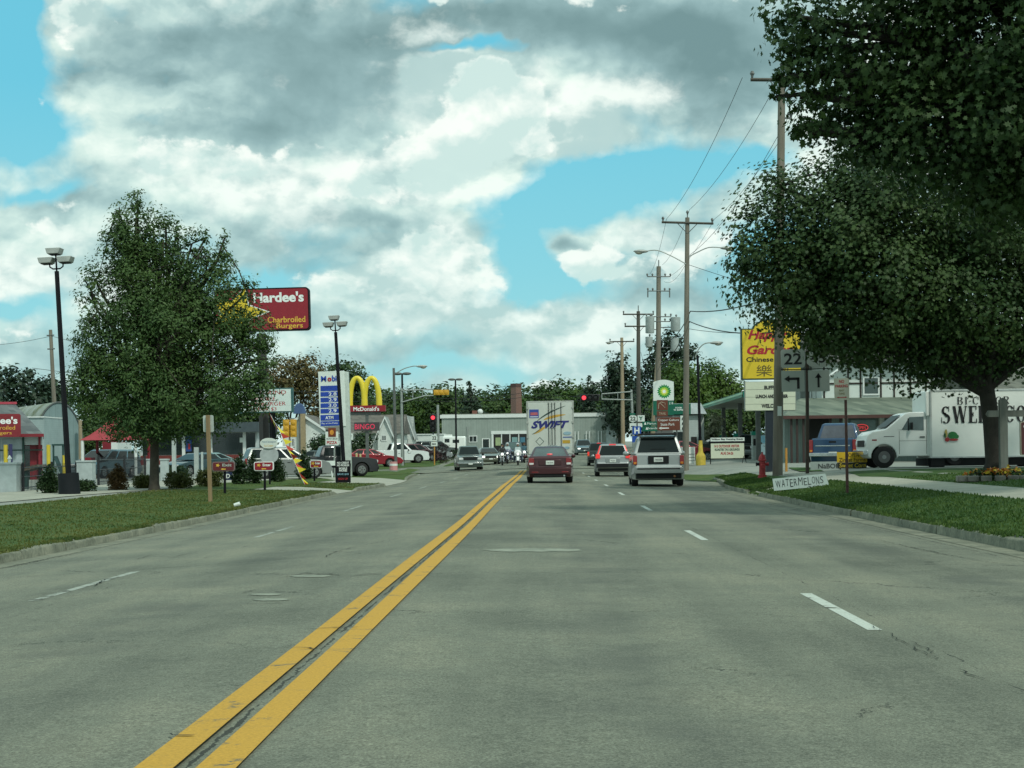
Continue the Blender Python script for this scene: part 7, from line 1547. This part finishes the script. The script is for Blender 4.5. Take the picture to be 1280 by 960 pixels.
m = MB(); a, b = s.x(478, 550), s.x(503, 550); m.bb(a, b, 0, 7, -.5, s.z(560, 490), WSID); m.build('wall', s.t); m = MB(); z0, z1 = s.z(561, 490), s.z(520, 490); m.add([(a, -.4, z0), (b + 1, -.4, z0), (b + 1, 3.5, z1), (a - 1.2, 3.5, z1), (b + 1, 7.2, z0), (a, 7.2, z0)], [(0, 1, 2, 3), (3, 2, 4, 5), (1, 4, 2), (0, 3, 5)], ROOFL); m.build('roof', s.t); window(s, 506.5, 511, 549, 555, w_, y=-.23, n=1)
s = S('storage_trailer', 'low white storage trailer left of the purple bush', 'trailer', 534, 185); m = MB(); m.bb(s.x(519.5), s.x(556), 0, 2.5, .5, s.z(543.5, 535), WSID); m.build('box', s.t, bevel=.05); m = MB(); m.bb(s.x(519), s.x(556.5), -.1, 2.6, s.z(543.5, 535), s.z(542.3, 535), TRW); m.build('roof', s.t); [wheel(s.t, s.x(q), 1.2, .35, .25, RIMD, -1) for q in (530, 545)]
s = S('camper', 'white camper van body with dark windows beside the grey hall', 'camper', 568, 182); m = MB(); m.bb(s.x(553), s.x(582), 0, 2.4, .4, s.z(545.5, 568), WT); bo = m.build('body', s.t, bevel=.12); m = MB(); m.bb(s.x(556), s.x(562), -.02, 0, s.z(553, 560), s.z(548.5, 560), WINB); m.bb(s.x(566), s.x(574), -.02, 0, s.z(553.5, 570), s.z(549.5, 570), WINB); m.build('window', bo)
m = MB(); m.box((s.x(560), .6, s.z(544.5, 560)), (.9, .7, .25), WT); m.build('roof_unit', bo); [wheel(s.t, s.x(q), 1.2, .38, 2.3, RIMD, -1) for q in (557, 578)]
# restaurant on the left
RS = M('stucco_pale', (.48, .53, .53), .7, 0, .06); RR = M('trim_red', (.19, .010, .02), .5, 0, .1)
s = S('burger_restaurant', 'white and red burger restaurant with grey hipped roof at the left edge', 'building', 10, 96, rz=TR(17))
xr, zt_, ze = s.x(52, 545), s.z(503, 10), s.z(543, 20); xl = s.x(-70, 545)
m = MB(); m.bb(xl, s.x(27), 0, 9, -.3, ze, RS); m.bb(s.x(27.5), s.x(51), .02, 9, s.z(556, 40), ze, RS); w_ = m.build('wall', s.t)
m = MB(); m.bb(s.x(27.5), s.x(51), .3, 8.8, -.3, s.z(556, 40), RR); m.bb(s.x(27), s.x(29.5), -.05, .3, -.3, ze, M('dark_green_trim', (.02, .06, .05), .6)); m.bb(s.x(46.2), s.x(49), -.04, .3, -.3, ze, RR); m.build('red_bay', w_)
m = MB(); m.bb(s.x(30), s.x(36), .26, .30, 0, s.z(557, 33), WINB); m.bb(s.x(3), s.x(26.5), -.03, 0, .9, s.z(549, 10), M('window_pale', (.30, .36, .38), .15, 0, .3, 1)); m.bb(xl + .5, s.x(1), -.03, 0, .9, s.z(549, 10), M('window_pale')); m.build('window', w_)
m = MB(); m.bb(xl, s.x(52), -.06, 0, s.z(563.5, 10), s.z(562, 10), M('dark_green_trim')); m.build('band', w_)
m = MB(); xp = s.x(17.5, 503); m.add([(xl - 1, -.8, ze), (xr, -.8, ze), (xr, 9.8, ze), (xl - 1, 9.8, ze), (xl + 2, 2.6, zt_), (xp, 2.6, zt_), (xp, 6.4, zt_), (xl + 2, 6.4, zt_)], [(0, 1, 5, 4), (1, 2, 6, 5), (2, 3, 7, 6), (3, 0, 4, 7), (4, 5, 6, 7)], ROOFG); m.build('roof', s.t)
m = MB(); m.bb(xl - 1, xr + .03, -.84, -.80, ze - .16, ze + .02, RR); m.bb(xr, xr + .04, -.84, 9.8, ze - .16, ze + .02, RR); m.bb(xl + 2, xp + .1, 2.5, 2.66, zt_ - .02, zt_ + .12, M('ridge_red', (.42, .05, .08), .5)); m.build('eave_trim', s.t)
m = MB(); m.prism(rrect(s.x(-30, 532), s.x(25.5, 532), s.z(546.5, 10), s.z(518, 10), .12), -1.15, -.9, M('sign_red_dark', (.20, .012, .02), .5)); sp_ = m.build('wall_sign', s.t); m = MB(); m.text("Hardee's", s.x(-2), s.z(526, 10), WINK, w=48 * s.k, h=9 * s.k, y=-1.152, bold=.03); m.text('Charbroiled', s.x(0), s.z(535, 10), GINK, w=38 * s.k, h=5 * s.k, y=-1.152); m.text('Burgers', s.x(2), s.z(542, 10), GINK, w=26 * s.k, h=5 * s.k, y=-1.152); m.build('lettering', sp_)
# quonset barn
s = S('curved_roof_barn', 'grey metal barn with curved roof behind the burger restaurant', 'barn', 70, 128); k = s.k
cxx = s.x(74, 550); e_ = s.z(545, 70); tp = s.z(503.5, 70); hw_ = 31 * k
pr = [(cxx - hw_, -.4)] + [(cxx - hw_ * math.cos(a), e_ - 2 + (tp - e_ + 2) * math.sin(a) ** .9) for a in np.linspace(.0, math.pi, 20)] + [(cxx + hw_, -.4)]
BG = vsiding('barn_grey', (.17, .245, .25), 2.2); m = MB(); m.prism(pr, 0, .3, BG); m.build('end_wall', s.t)
mm, nt, b = newmat('barn_roof'); v = setup(nt); nt.links.new(ramp(nt, noi(nt, v, .9, 6, .75), [(.35, (.10, .11, .04)), (.5, (.22, .25, .20)), (.7, (.34, .38, .36))]), b.inputs['Base Color']); b.inputs['Roughness'].default_value = .7
m = MB(); n_ = len(pr); sh_ = -7.5
vs = [(x, .3, z + .08) for x, z in pr[1:-1]] + [(x + sh_ * 0, 18, z + .08) for x, z in pr[1:-1]]; n_ = len(pr) - 2; m.add(vs, [(i, i + 1, n_ + i + 1, n_ + i) for i in range(n_ - 1)], mm); m.build('roof', s.t, smooth=True)
m = MB(); m.tube([Vector((x, -.05, z + .05)) for x, z in pr[1:-1]], .06, M('barn_edge', (.08, .09, .09), .6), 6); m.build('roof_edge', s.t)
o_rot = s.t; o_rot.rotation_euler = (0, 0, TR(30))
s = S('shed', 'pale lean-to shed between the restaurant roof and the curved barn', 'shed', 46, 112); m = MB(); m.bb(s.x(34), s.x(55.5), 0, 5, -.3, s.z(522, 46), siding('shed_siding', (.30, .38, .38))); m.build('wall', s.t); m = MB(); m.bb(s.x(33.5), s.x(56), -.1, 5.2, s.z(522, 46), s.z(520.5, 46), TRW); m.build('roof', s.t)
s = S('grain_bin', 'blue-grey bin right of the near black lamp post', 'silo', 90, 132); m = MB(); m.tube([(0, 0, -.3), (0, 0, s.z(522)), (0, 0, s.z(518))], [6.2 * s.k * 1.2, 6.2 * s.k * 1.2, 3 * s.k], M('bin_blue', (.14, .24, .28), .5), 16); m.build('wall', s.t, smooth=True, sharp=30)
# red canopy pavilion
s = S('play_canopy', 'red peaked canopy on white posts behind the ash tree', 'canopy', 135, 96); RC = M('canopy_red', (.30, .03, .04), .6, 0, .1); a, b, z0, z1 = s.x(99, 540), s.x(172, 540), s.z(550, 135), s.z(520, 135)
m = MB(); n = 10; vs = []; cx_ = (a + b) / 2
for j, (rr_, zz) in enumerate(((1.0, 0), (.72, .22), (.45, .5), (.22, .8), (.02, 1.05))):
    for (ux, uy) in ((-1, -1), (1, -1), (1, 1), (-1, 1)): vs.append((cx_ + ux * (b - a) / 2 * rr_, 1.7 + uy * 1.7 * rr_, z0 + (z1 - z0) * zz))
m.add(vs, [(j * 4 + i, j * 4 + (i + 1) % 4, (j + 1) * 4 + (i + 1) % 4, (j + 1) * 4 + i) for j in range(4) for i in range(4)], RC); m.build('roof', s.t)
for (xx, yy) in ((a + .15, .1), (b - .15, .1), (a + .15, 3.3), (b - .15, 3.3)): m = MB(); m.tube([(xx, yy, -.2), (xx, yy, z0)], .09, TRW if yy < 1 else RR, 8); m.build('post', s.t, smooth=True)
m = MB(); m.bb(s.x(103), s.x(110), .5, 1.5, -.2, s.z(572, 106), RR); m.build('kiosk', s.t)
# playground
for i, (px, y0, y1, w_, lab) in enumerate(((7.6, 556, 600, 5.2, 'yellow playground column in front of the restaurant window'), (61, 556, 600, 5, 'tall yellow playground column right of the red bay'), (80.5, 569, 600, 4, 'short yellow playground column beside the near lamp post'))):
    s = S('play_column', lab, 'playground column', px, 84, group='yellow playground columns'); m = MB(); m.tube([(0, 0, -.2), (0, 0, s.z(y0))], w_ * s.k / 2, M('play_yellow', (.55, .42, .03), .5), 12); m.build('post', s.t, smooth=True, sharp=50)
s = S('play_slide', 'dark green playground slide frame between the yellow columns', 'playground', 71, 85); m = MB(); PGN = M('play_green', (.012, .05, .045), .6)
m.bb(s.x(64.5), s.x(79), 0, 1.2, s.z(557, 70), s.z(555, 70), PGN); [m.tube([(s.x(q), .1, -.2), (s.x(q), .1, s.z(556))], .05, PGN, 6) for q in (66, 78)]; m.add([(s.x(66), 0, s.z(570, 70)), (s.x(79), 0, 0), (s.x(79), .8, 0), (s.x(66), .8, s.z(570, 70))], [(0, 1, 2, 3)], PGN); m.build('frame', s.t)
s = S('play_column', 'navy playground column beside the yellow one at the window', 'playground column', 13.7, 84); m = MB(); m.tube([(0, 0, -.2), (0, 0, s.z(555))], .10, M('play_navy', (.03, .03, .10), .5), 10); m.build('post', s.t, smooth=True)
s = S('picnic_umbrella', 'brown thatched low shelter between the pillar and the cone shrub', 'shelter', 36, 66); m = MB(); a, b = s.x(24.5), s.x(49); m.prism([(a, s.z(590, 36)), (b, s.z(584, 36)), (s.x(45), s.z(581, 36)), (s.x(31), s.z(583.5, 36))], 0, 1.3, M('thatch', (.10, .085, .06), .9, 0, .3)); m.build('roof', s.t); m = MB(); m.tube([(s.x(31), .2, -.1), (s.x(31), .2, s.z(588))], .09, PGN, 8); m.tube([(s.x(48), .2, -.1), (s.x(48), .2, s.z(583))], .07, BLK, 8); m.build('post', s.t)
s = S('pedestal_lamp', 'small white lantern on top of the left concrete pillar', 'lantern', 12.5, 60); zz = s.z(578, 13); m = MB(); m.tube([(0, 0, zz), (0, 0, zz + .12), (0, 0, zz + .13), (0, 0, zz + .26)], [.05, .06, .09, .02], TRW, 8); m.build('lantern', s.t)
# pillars and iron railing along the left drive
PILL = M('pillar_concrete', (.40, .46, .46), .8, 0, .12, 4); PG3 = 'concrete pillars of the left railing'
def pillar(label, px, d, py0, w_):
    s = S('pillar', label, 'pillar', px, d, group=PG3); h = s.z(py0); w2 = w_ * s.k / 2; m = MB(); m.bb(-w2, w2, -w2, w2, -.2, h - .08, PILL); m.build('shaft', s.t, bevel=.015); m = MB(); m.bb(-w2 - .03, w2 + .03, -w2 - .03, w2 + .03, h - .08, h, PILL); m.build('cap', s.t, bevel=.01); return s
q1 = pillar('widest pillar, at the left edge with the lantern on top', 13.5, 60, 578, 21); q2 = pillar('pillar between the near lamp post and the iron gate', 108, 72, 575.5, 19); q3 = pillar('slim pillar left of the ash trunk', 188, 92, 573.5, 8); q4 = pillar('pillar just right of the ash trunk', 206, 84, 573.5, 9)
IRON = M('iron_black', (.012, .014, .018), .5)
def railing(label, A, B, h, nm='railing'):
    t = thing(nm, label, 'railing', A); v_ = B - A; L = v_.length; n = int(L / .26); m = MB()
    for zz in (.15, h - .12, h * .55): m.tube([(0, 0, zz), (v_.x, v_.y, v_.z + zz)], .02, IRON, 4)
    m.build('rails', t); m = MB()
    for i in range(n + 1): p = v_ * (i / n); m.tube([(p.x, p.y, p.z - .02), (p.x, p.y, p.z + h)], .009, IRON, 4, False)
    m.build('bars', t)
    for u in (0.02, .5, .98):
        m = MB(); p = v_ * u; m.tube([(p.x, p.y, p.z - .1), (p.x, p.y, p.z + h + .08)], .055, IRON, 4); m.build('post', t)
railing('black iron railing between the widest pillar and the lamp post pillar', q1.b + Vector((.4, 0, 0)), q2.b - Vector((.4, 0, 0)), 1.0)
railing('black iron railing between the lamp post pillar and the slim pillar', q2.b + Vector((.4, .3, 0)), q3.b - Vector((.25, 0, 0)), 1.25)
# inn / restaurant on the right
s = S('tudor_inn', 'half-timbered white inn with mossy porch roof behind the box truck', 'building', 1080, 91)
PLA = M('plaster_white', (.60, .66, .62), .7, 0, .05); TIM = M('timber_dark', (.028, .020, .016), .8); WV = vsiding('porch_siding', (.20, .26, .24), 3.0); GRW = M('grey_wall', (.20, .23, .21), .8, 0, .08)
x0, x1 = s.x(1037, 480), s.x(1175, 480); zf, ze2 = s.z(495, 1080), s.z(447, 1080)
m = MB(); m.bb(x0, x1 + 8, 2.6, 9, -.3, ze2, PLA); w_ = m.build('upper_wall', s.t)
m = MB(); yy = 2.6
def beam(a, b, c0, c1): m.bb(s.x(a, 480), s.x(b, 480), yy - .05, yy + .01, s.z(c1, 1090), s.z(c0, 1090), TIM)
for q in (1039, 1070, 1086, 1112, 1129, 1150, 1170, 1190): beam(q, q + 2.0, 447, 495)
beam(1037, 1260, 475.5, 477.5); beam(1037, 1260, 447, 449); m.build('timbering', w_)
ws = S; window(s, 1089.5, 1111, 468, 492, w_, y=2.57, n=1, glass=M('window_grey', (.06, .085, .08), .15, 0, .2, 1))
m = MB(); z0, z1 = ze2 - .1, s.z(405, 1120); m.add([(x0 - .8, 1.9, z0), (x1 + 9, 1.9, z0), (x1 + 9, 6, z1), (x0 - .8, 6, z1), (x1 + 9, 10, z0), (x0 - .8, 10, z0)], [(0, 1, 2, 3), (3, 2, 4, 5), (1, 4, 2), (0, 3, 5)], shingle('roof_dark', (.05, .05, .045), (.10, .10, .09))); m.build('roof', s.t)
# slanted gable end board seen at the left
m = MB(); m.tube([(s.x(1036, 474), 1.85, s.z(474, 1040)), (s.x(1056, 460), 1.85, s.z(460, 1050))], .09, TRW, 4); m.build('bargeboard', s.t)
# porch roof (mansard skirt)
zt_, zb_ = s.z(495, 1080), s.z(519.5, 1080); m = MB(); xa, xb = s.x(975, 520), s.x(1180, 520) + 8
m.add([(xa, -1.2, zb_), (xb, -1.2, zb_), (xb, 2.6, zt_), (s.x(1010, 500), 2.6, zt_), (xa, 5.5, zb_), (s.x(1010, 500), 5.5, zt_)], [(0, 1, 2, 3), (0, 3, 5, 4), (1, 0, 4)], ROOFM); m.build('porch_roof', s.t)
m = MB(); m.bb(xa, xb, -1.24, -1.2, zb_ - .16, zb_ + .02, M('fascia_brown', (.07, .03, .025), .8)); m.build('porch_fascia', s.t)
m = MB(); m.bb(s.x(985), xb, 1.2, 2.6, -.3, zb_, WV); pw_ = m.build('porch_wall', s.t)
m = MB(); m.bb(s.x(1015), s.x(1041), 1.14, 1.2, 0, s.z(523, 1028), DOORD); m.bb(s.x(1068), s.x(1100), 1.12, 1.2, .3, s.z(524, 1080), M('window_pale_green', (.13, .22, .21), .15, 0, .3, 1)); m.build('openings', pw_)
for q in (985, 992, 1000, 1033.5, 1046): m = MB(); m.bb(s.x(q), s.x(q + 2.6), -1.0, -.85, -.2, zb_ - .1, M('post_dark_brown', (.035, .022, .02), .8)); m.build('porch_post', s.t)
for q in (1058, 1104): m = MB(); m.bb(s.x(q), s.x(q + 6), .9, 1.2, -.2, zb_ - .1, PLA); m.build('white_pier', s.t)
m = MB(); m.disc((s.x(1082), s.z(534, 1082)), 8.5 * s.k, M('neon_back', (.02, .06, .07), .4), 20, 4.3 * s.k, 1.1, .03); m.build('open_sign', s.t); m = MB(); NE = M('neon_red', (.4, .02, .03), .4, emit=(1, .1, .1), es=.55)
m.text('OPEN', s.x(1082), s.z(534, 1082), NE, w=10 * s.k, h=4 * s.k, y=1.06); m.tube([(s.x(1082) + 8 * s.k * math.cos(a), 1.05, s.z(534, 1082) + 3.9 * s.k * math.sin(a)) for a in np.linspace(0, 6.283, 24)], .022, NE, 5); m.build('neon_letters', s.t)
m = MB(); m.ell((s.x(1111), .8, s.z(529, 1111)), (.13, .13, .15), TRW, 10, 8); m.build('globe_lamp', s.t, smooth=True)
# balcony wing to the left
s = S('grey_annex', 'grey annex with railed balcony left of the half-timbered inn', 'building', 1012, 97); m = MB(); m.bb(s.x(1000, 470), s.x(1041, 470), 0, 8, -.3, s.z(446, 1015), GRW); w_ = m.build('wall', s.t); m = MB(); m.bb(s.x(998, 470), s.x(1043, 470), -.2, 8.2, s.z(446, 1015), s.z(443, 1015), ROOFG); m.build('roof', s.t)
m = MB(); a, b = s.x(1008, 490), s.x(1041, 490); m.bb(a, b, -1.5, -1.42, s.z(487.5, 1020), s.z(486, 1020), BLK); m.bb(a, b, -1.5, -1.42, s.z(502, 1020), s.z(500.5, 1020), BLK); [m.bb(a + (b - a) * i / 11 - .04, a + (b - a) * i / 11 + .04, -1.5, -1.45, s.z(500.5, 1020), s.z(487.5, 1020), TRW) for i in range(12)]; m.build('balcony_railing', s.t)
m = MB(); m.bb(a, b, -1.5, 0, s.z(504, 1020), s.z(502, 1020), GRW); m.bb(a, a + .12, -1.5, -1.38, 0, s.z(502, 1020), BLK); m.bb(b - .12, b, -1.5, -1.38, 0, s.z(502, 1020), BLK); m.build('balcony_deck', s.t)
s = S('long_shingled_building', 'low building with dark shingled roof rising beyond the truck box', 'building', 1275, 84); m = MB(); a, b = s.x(1236, 480), s.x(1430, 480); m.bb(a, b, 0, 10, -.3, s.z(486, 1270), GRW); m.build('wall', s.t); z0, z1 = s.z(487, 1270), s.z(438, 1270)
m = MB(); m.add([(a - .3, -.4, z0), (b, -.4, z0), (b, 5, z1), (a - .3, 5, z1), (b, 10.4, z0), (a - .3, 10.4, z0)], [(0, 1, 2, 3), (3, 2, 4, 5), (1, 4, 2), (0, 3, 5)], shingle('roof_dark2', (.07, .075, .06), (.15, .155, .125))); m.build('roof', s.t)
# fuel canopy
s = S('fuel_canopy', 'flat fuel station canopy with glossy green edge', 'canopy', 929, 106); CG = M('canopy_green', (.02, .25, .18), .3, 0, .06, coat=.5); ztop, zbot = s.z(489.5, 929), s.z(496.5, 929)
m = MB(); xl = s.x(929, 492); m.bb(xl, xl + 9, 0, 29, zbot, ztop - .02, M('canopy_soffit', (.32, .36, .33), .6)); m.build('deck', s.t); m = MB(); m.bb(xl - .06, xl, -.06, 29, zbot, ztop, CG); m.bb(xl - .06, xl + 9, -.06, 0, zbot, ztop, CG); m.bb(xl - .09, xl - .06, -.06, 29, zbot + .18, zbot + .30, M('canopy_lime', (.35, .6, .4), .4)); m.build('fascia', s.t)
for (xx, yy) in ((1.2, 3), (1.2, 13), (1.2, 24), (6.5, 3), (6.5, 13), (6.5, 24)): m = MB(); m.bb(xl + xx, xl + xx + .3, yy, yy + .3, -.2, zbot, STEELD); m.build('column', s.t)
for yy in (3, 13, 24):
    t = thing('fuel_pump', 'fuel pump under the canopy, ' + {3: 'nearest', 13: 'middle', 24: 'farthest'}[yy] + ' of three', 'fuel pump', s.b + Vector((xl + 1.35, yy + 1.3, 0)), group='fuel pumps'); m = MB(); m.bb(-.3, .3, -.25, .25, 0, 1.7, M('pump_body', (.35, .4, .38), .5)); m.build('body', t, bevel=.03); m = MB(); m.bb(-.22, .22, -.27, -.25, 1.0, 1.45, BLK); m.build('screen', t); m = MB(); m.bb(-.34, .34, -.3, .3, 1.7, 1.95, CG); m.build('topper', t)
# store
s = S('fuel_store', 'small white store with green sign band and white end roof', 'store', 862, 124); m = MB(); m.bb(s.x(839), s.x(873.5), 0, 7, -.3, s.z(519, 860), siding('store_siding', (.42, .48, .47))); m.bb(s.x(873.6), s.x(882), 1, 7, -.3, s.z(519, 860), WSID); w_ = m.build('wall', s.t)
m = MB(); a, b, c2 = s.x(842, 510), s.x(863, 510), s.x(883, 517); m.bb(a - .1, b, -.3, -.1, s.z(518, 850), s.z(505, 850), SGRN); q_ = m.build('sign_band', s.t); m = MB(); m.text('FOOD', s.x(848.5), s.z(509.8, 848), WINK, w=8 * s.k, h=2 * s.k, y=-.302, bold=.03); m.text('MART EXPRESS', s.x(847.5), s.z(512.5, 848), WINK, w=19 * s.k, h=2 * s.k, y=-.302, bold=.03); m.build('lettering', q_)
m = MB(); m.prism([(b, s.z(517.5, 870)), (c2, s.z(517.5, 870)), (s.x(875.5, 504), s.z(504, 870)), (b, s.z(504, 870))], -.32, 7.3, M('roof_white_metal', (.52, .58, .60), .5)); m.bb(a - .1, b - .01, -.08, 7.3, s.z(518, 850), s.z(504.5, 850), M('roof_white_metal')); m.build('roof', s.t)
m = MB(); m.bb(s.x(864), s.x(871), -.04, 0, 0, s.z(546, 868), DOORD); m.bb(s.x(842), s.x(858), -.04, 0, .8, s.z(540, 840), WINB); m.build('openings', w_)
s = S('ice_freezer', 'white slatted ice chest beside the boxy silver SUV', 'ice chest', 860, 101); m = MB(); m.bb(s.x(852), s.x(868), -.4, .4, .12, s.z(559, 860), WT); bo = m.build('body', s.t, bevel=.02); m = MB(); [m.bb(s.x(852.5), s.x(867.5), -.41, -.402, zz, zz + .02, BLK) for zz in (.3, .5, .7)]; m.build('slats', bo)

# convenience store and tall trees behind the ash
s = S('convenience_store', 'low dark-fronted store with red base band seen under the ash crown', 'store', 235, 150); a, b = s.x(176, 560), s.x(322, 560); zt = s.z(541, 235)
m = MB(); m.bb(a, b, 0, 9, -.4, zt, M('store_pale', (.45, .50, .50), .7)); w_ = m.build('wall', s.t); m = MB(); m.bb(a - .3, b + .3, -1.2, 9.2, zt, zt + .9, M('store_fascia', (.05, .07, .08), .6)); m.build('roof', s.t)
m = MB(); m.bb(a + .2, b - .2, -.05, 0, .9, zt - .1, WINB); m.build('shop_window', w_); m = MB(); m.bb(a, b, -.12, 0, 0, .85, M('brick_red_band', (.15, .03, .025), .8)); m.build('base_band', w_)
for q in (228, 262, 304): m = MB(); m.bb(s.x(q), s.x(q + 4), -.2, -.05, 0, zt, TRW); m.build('pier', w_)
m = MB(); m.bb(s.x(233), s.x(240), -.22, -.1, 1.2, zt - .2, M('poster_navy', (.02, .06, .22), .6)); m.bb(s.x(236), s.x(238.5), -.24, -.22, 1.4, 1.9, RINK); m.build('poster', w_)
m = MB(); m.bb(s.x(300), s.x(308), -.1, -.03, s.z(553, 304), s.z(547, 304), SWH); m.build('poster', w_)
s = S('red_trim_house', 'small white building with red end behind the red canopy', 'house', 145, 118); m = MB(); m.bb(s.x(139), s.x(147), 0, 4, -.3, s.z(553, 143), TRW); m.build('wall', s.t); m = MB(); m.bb(s.x(128), s.x(138.8), 0, 4, -.3, s.z(552, 134), RR); m.build('red_wall', s.t)
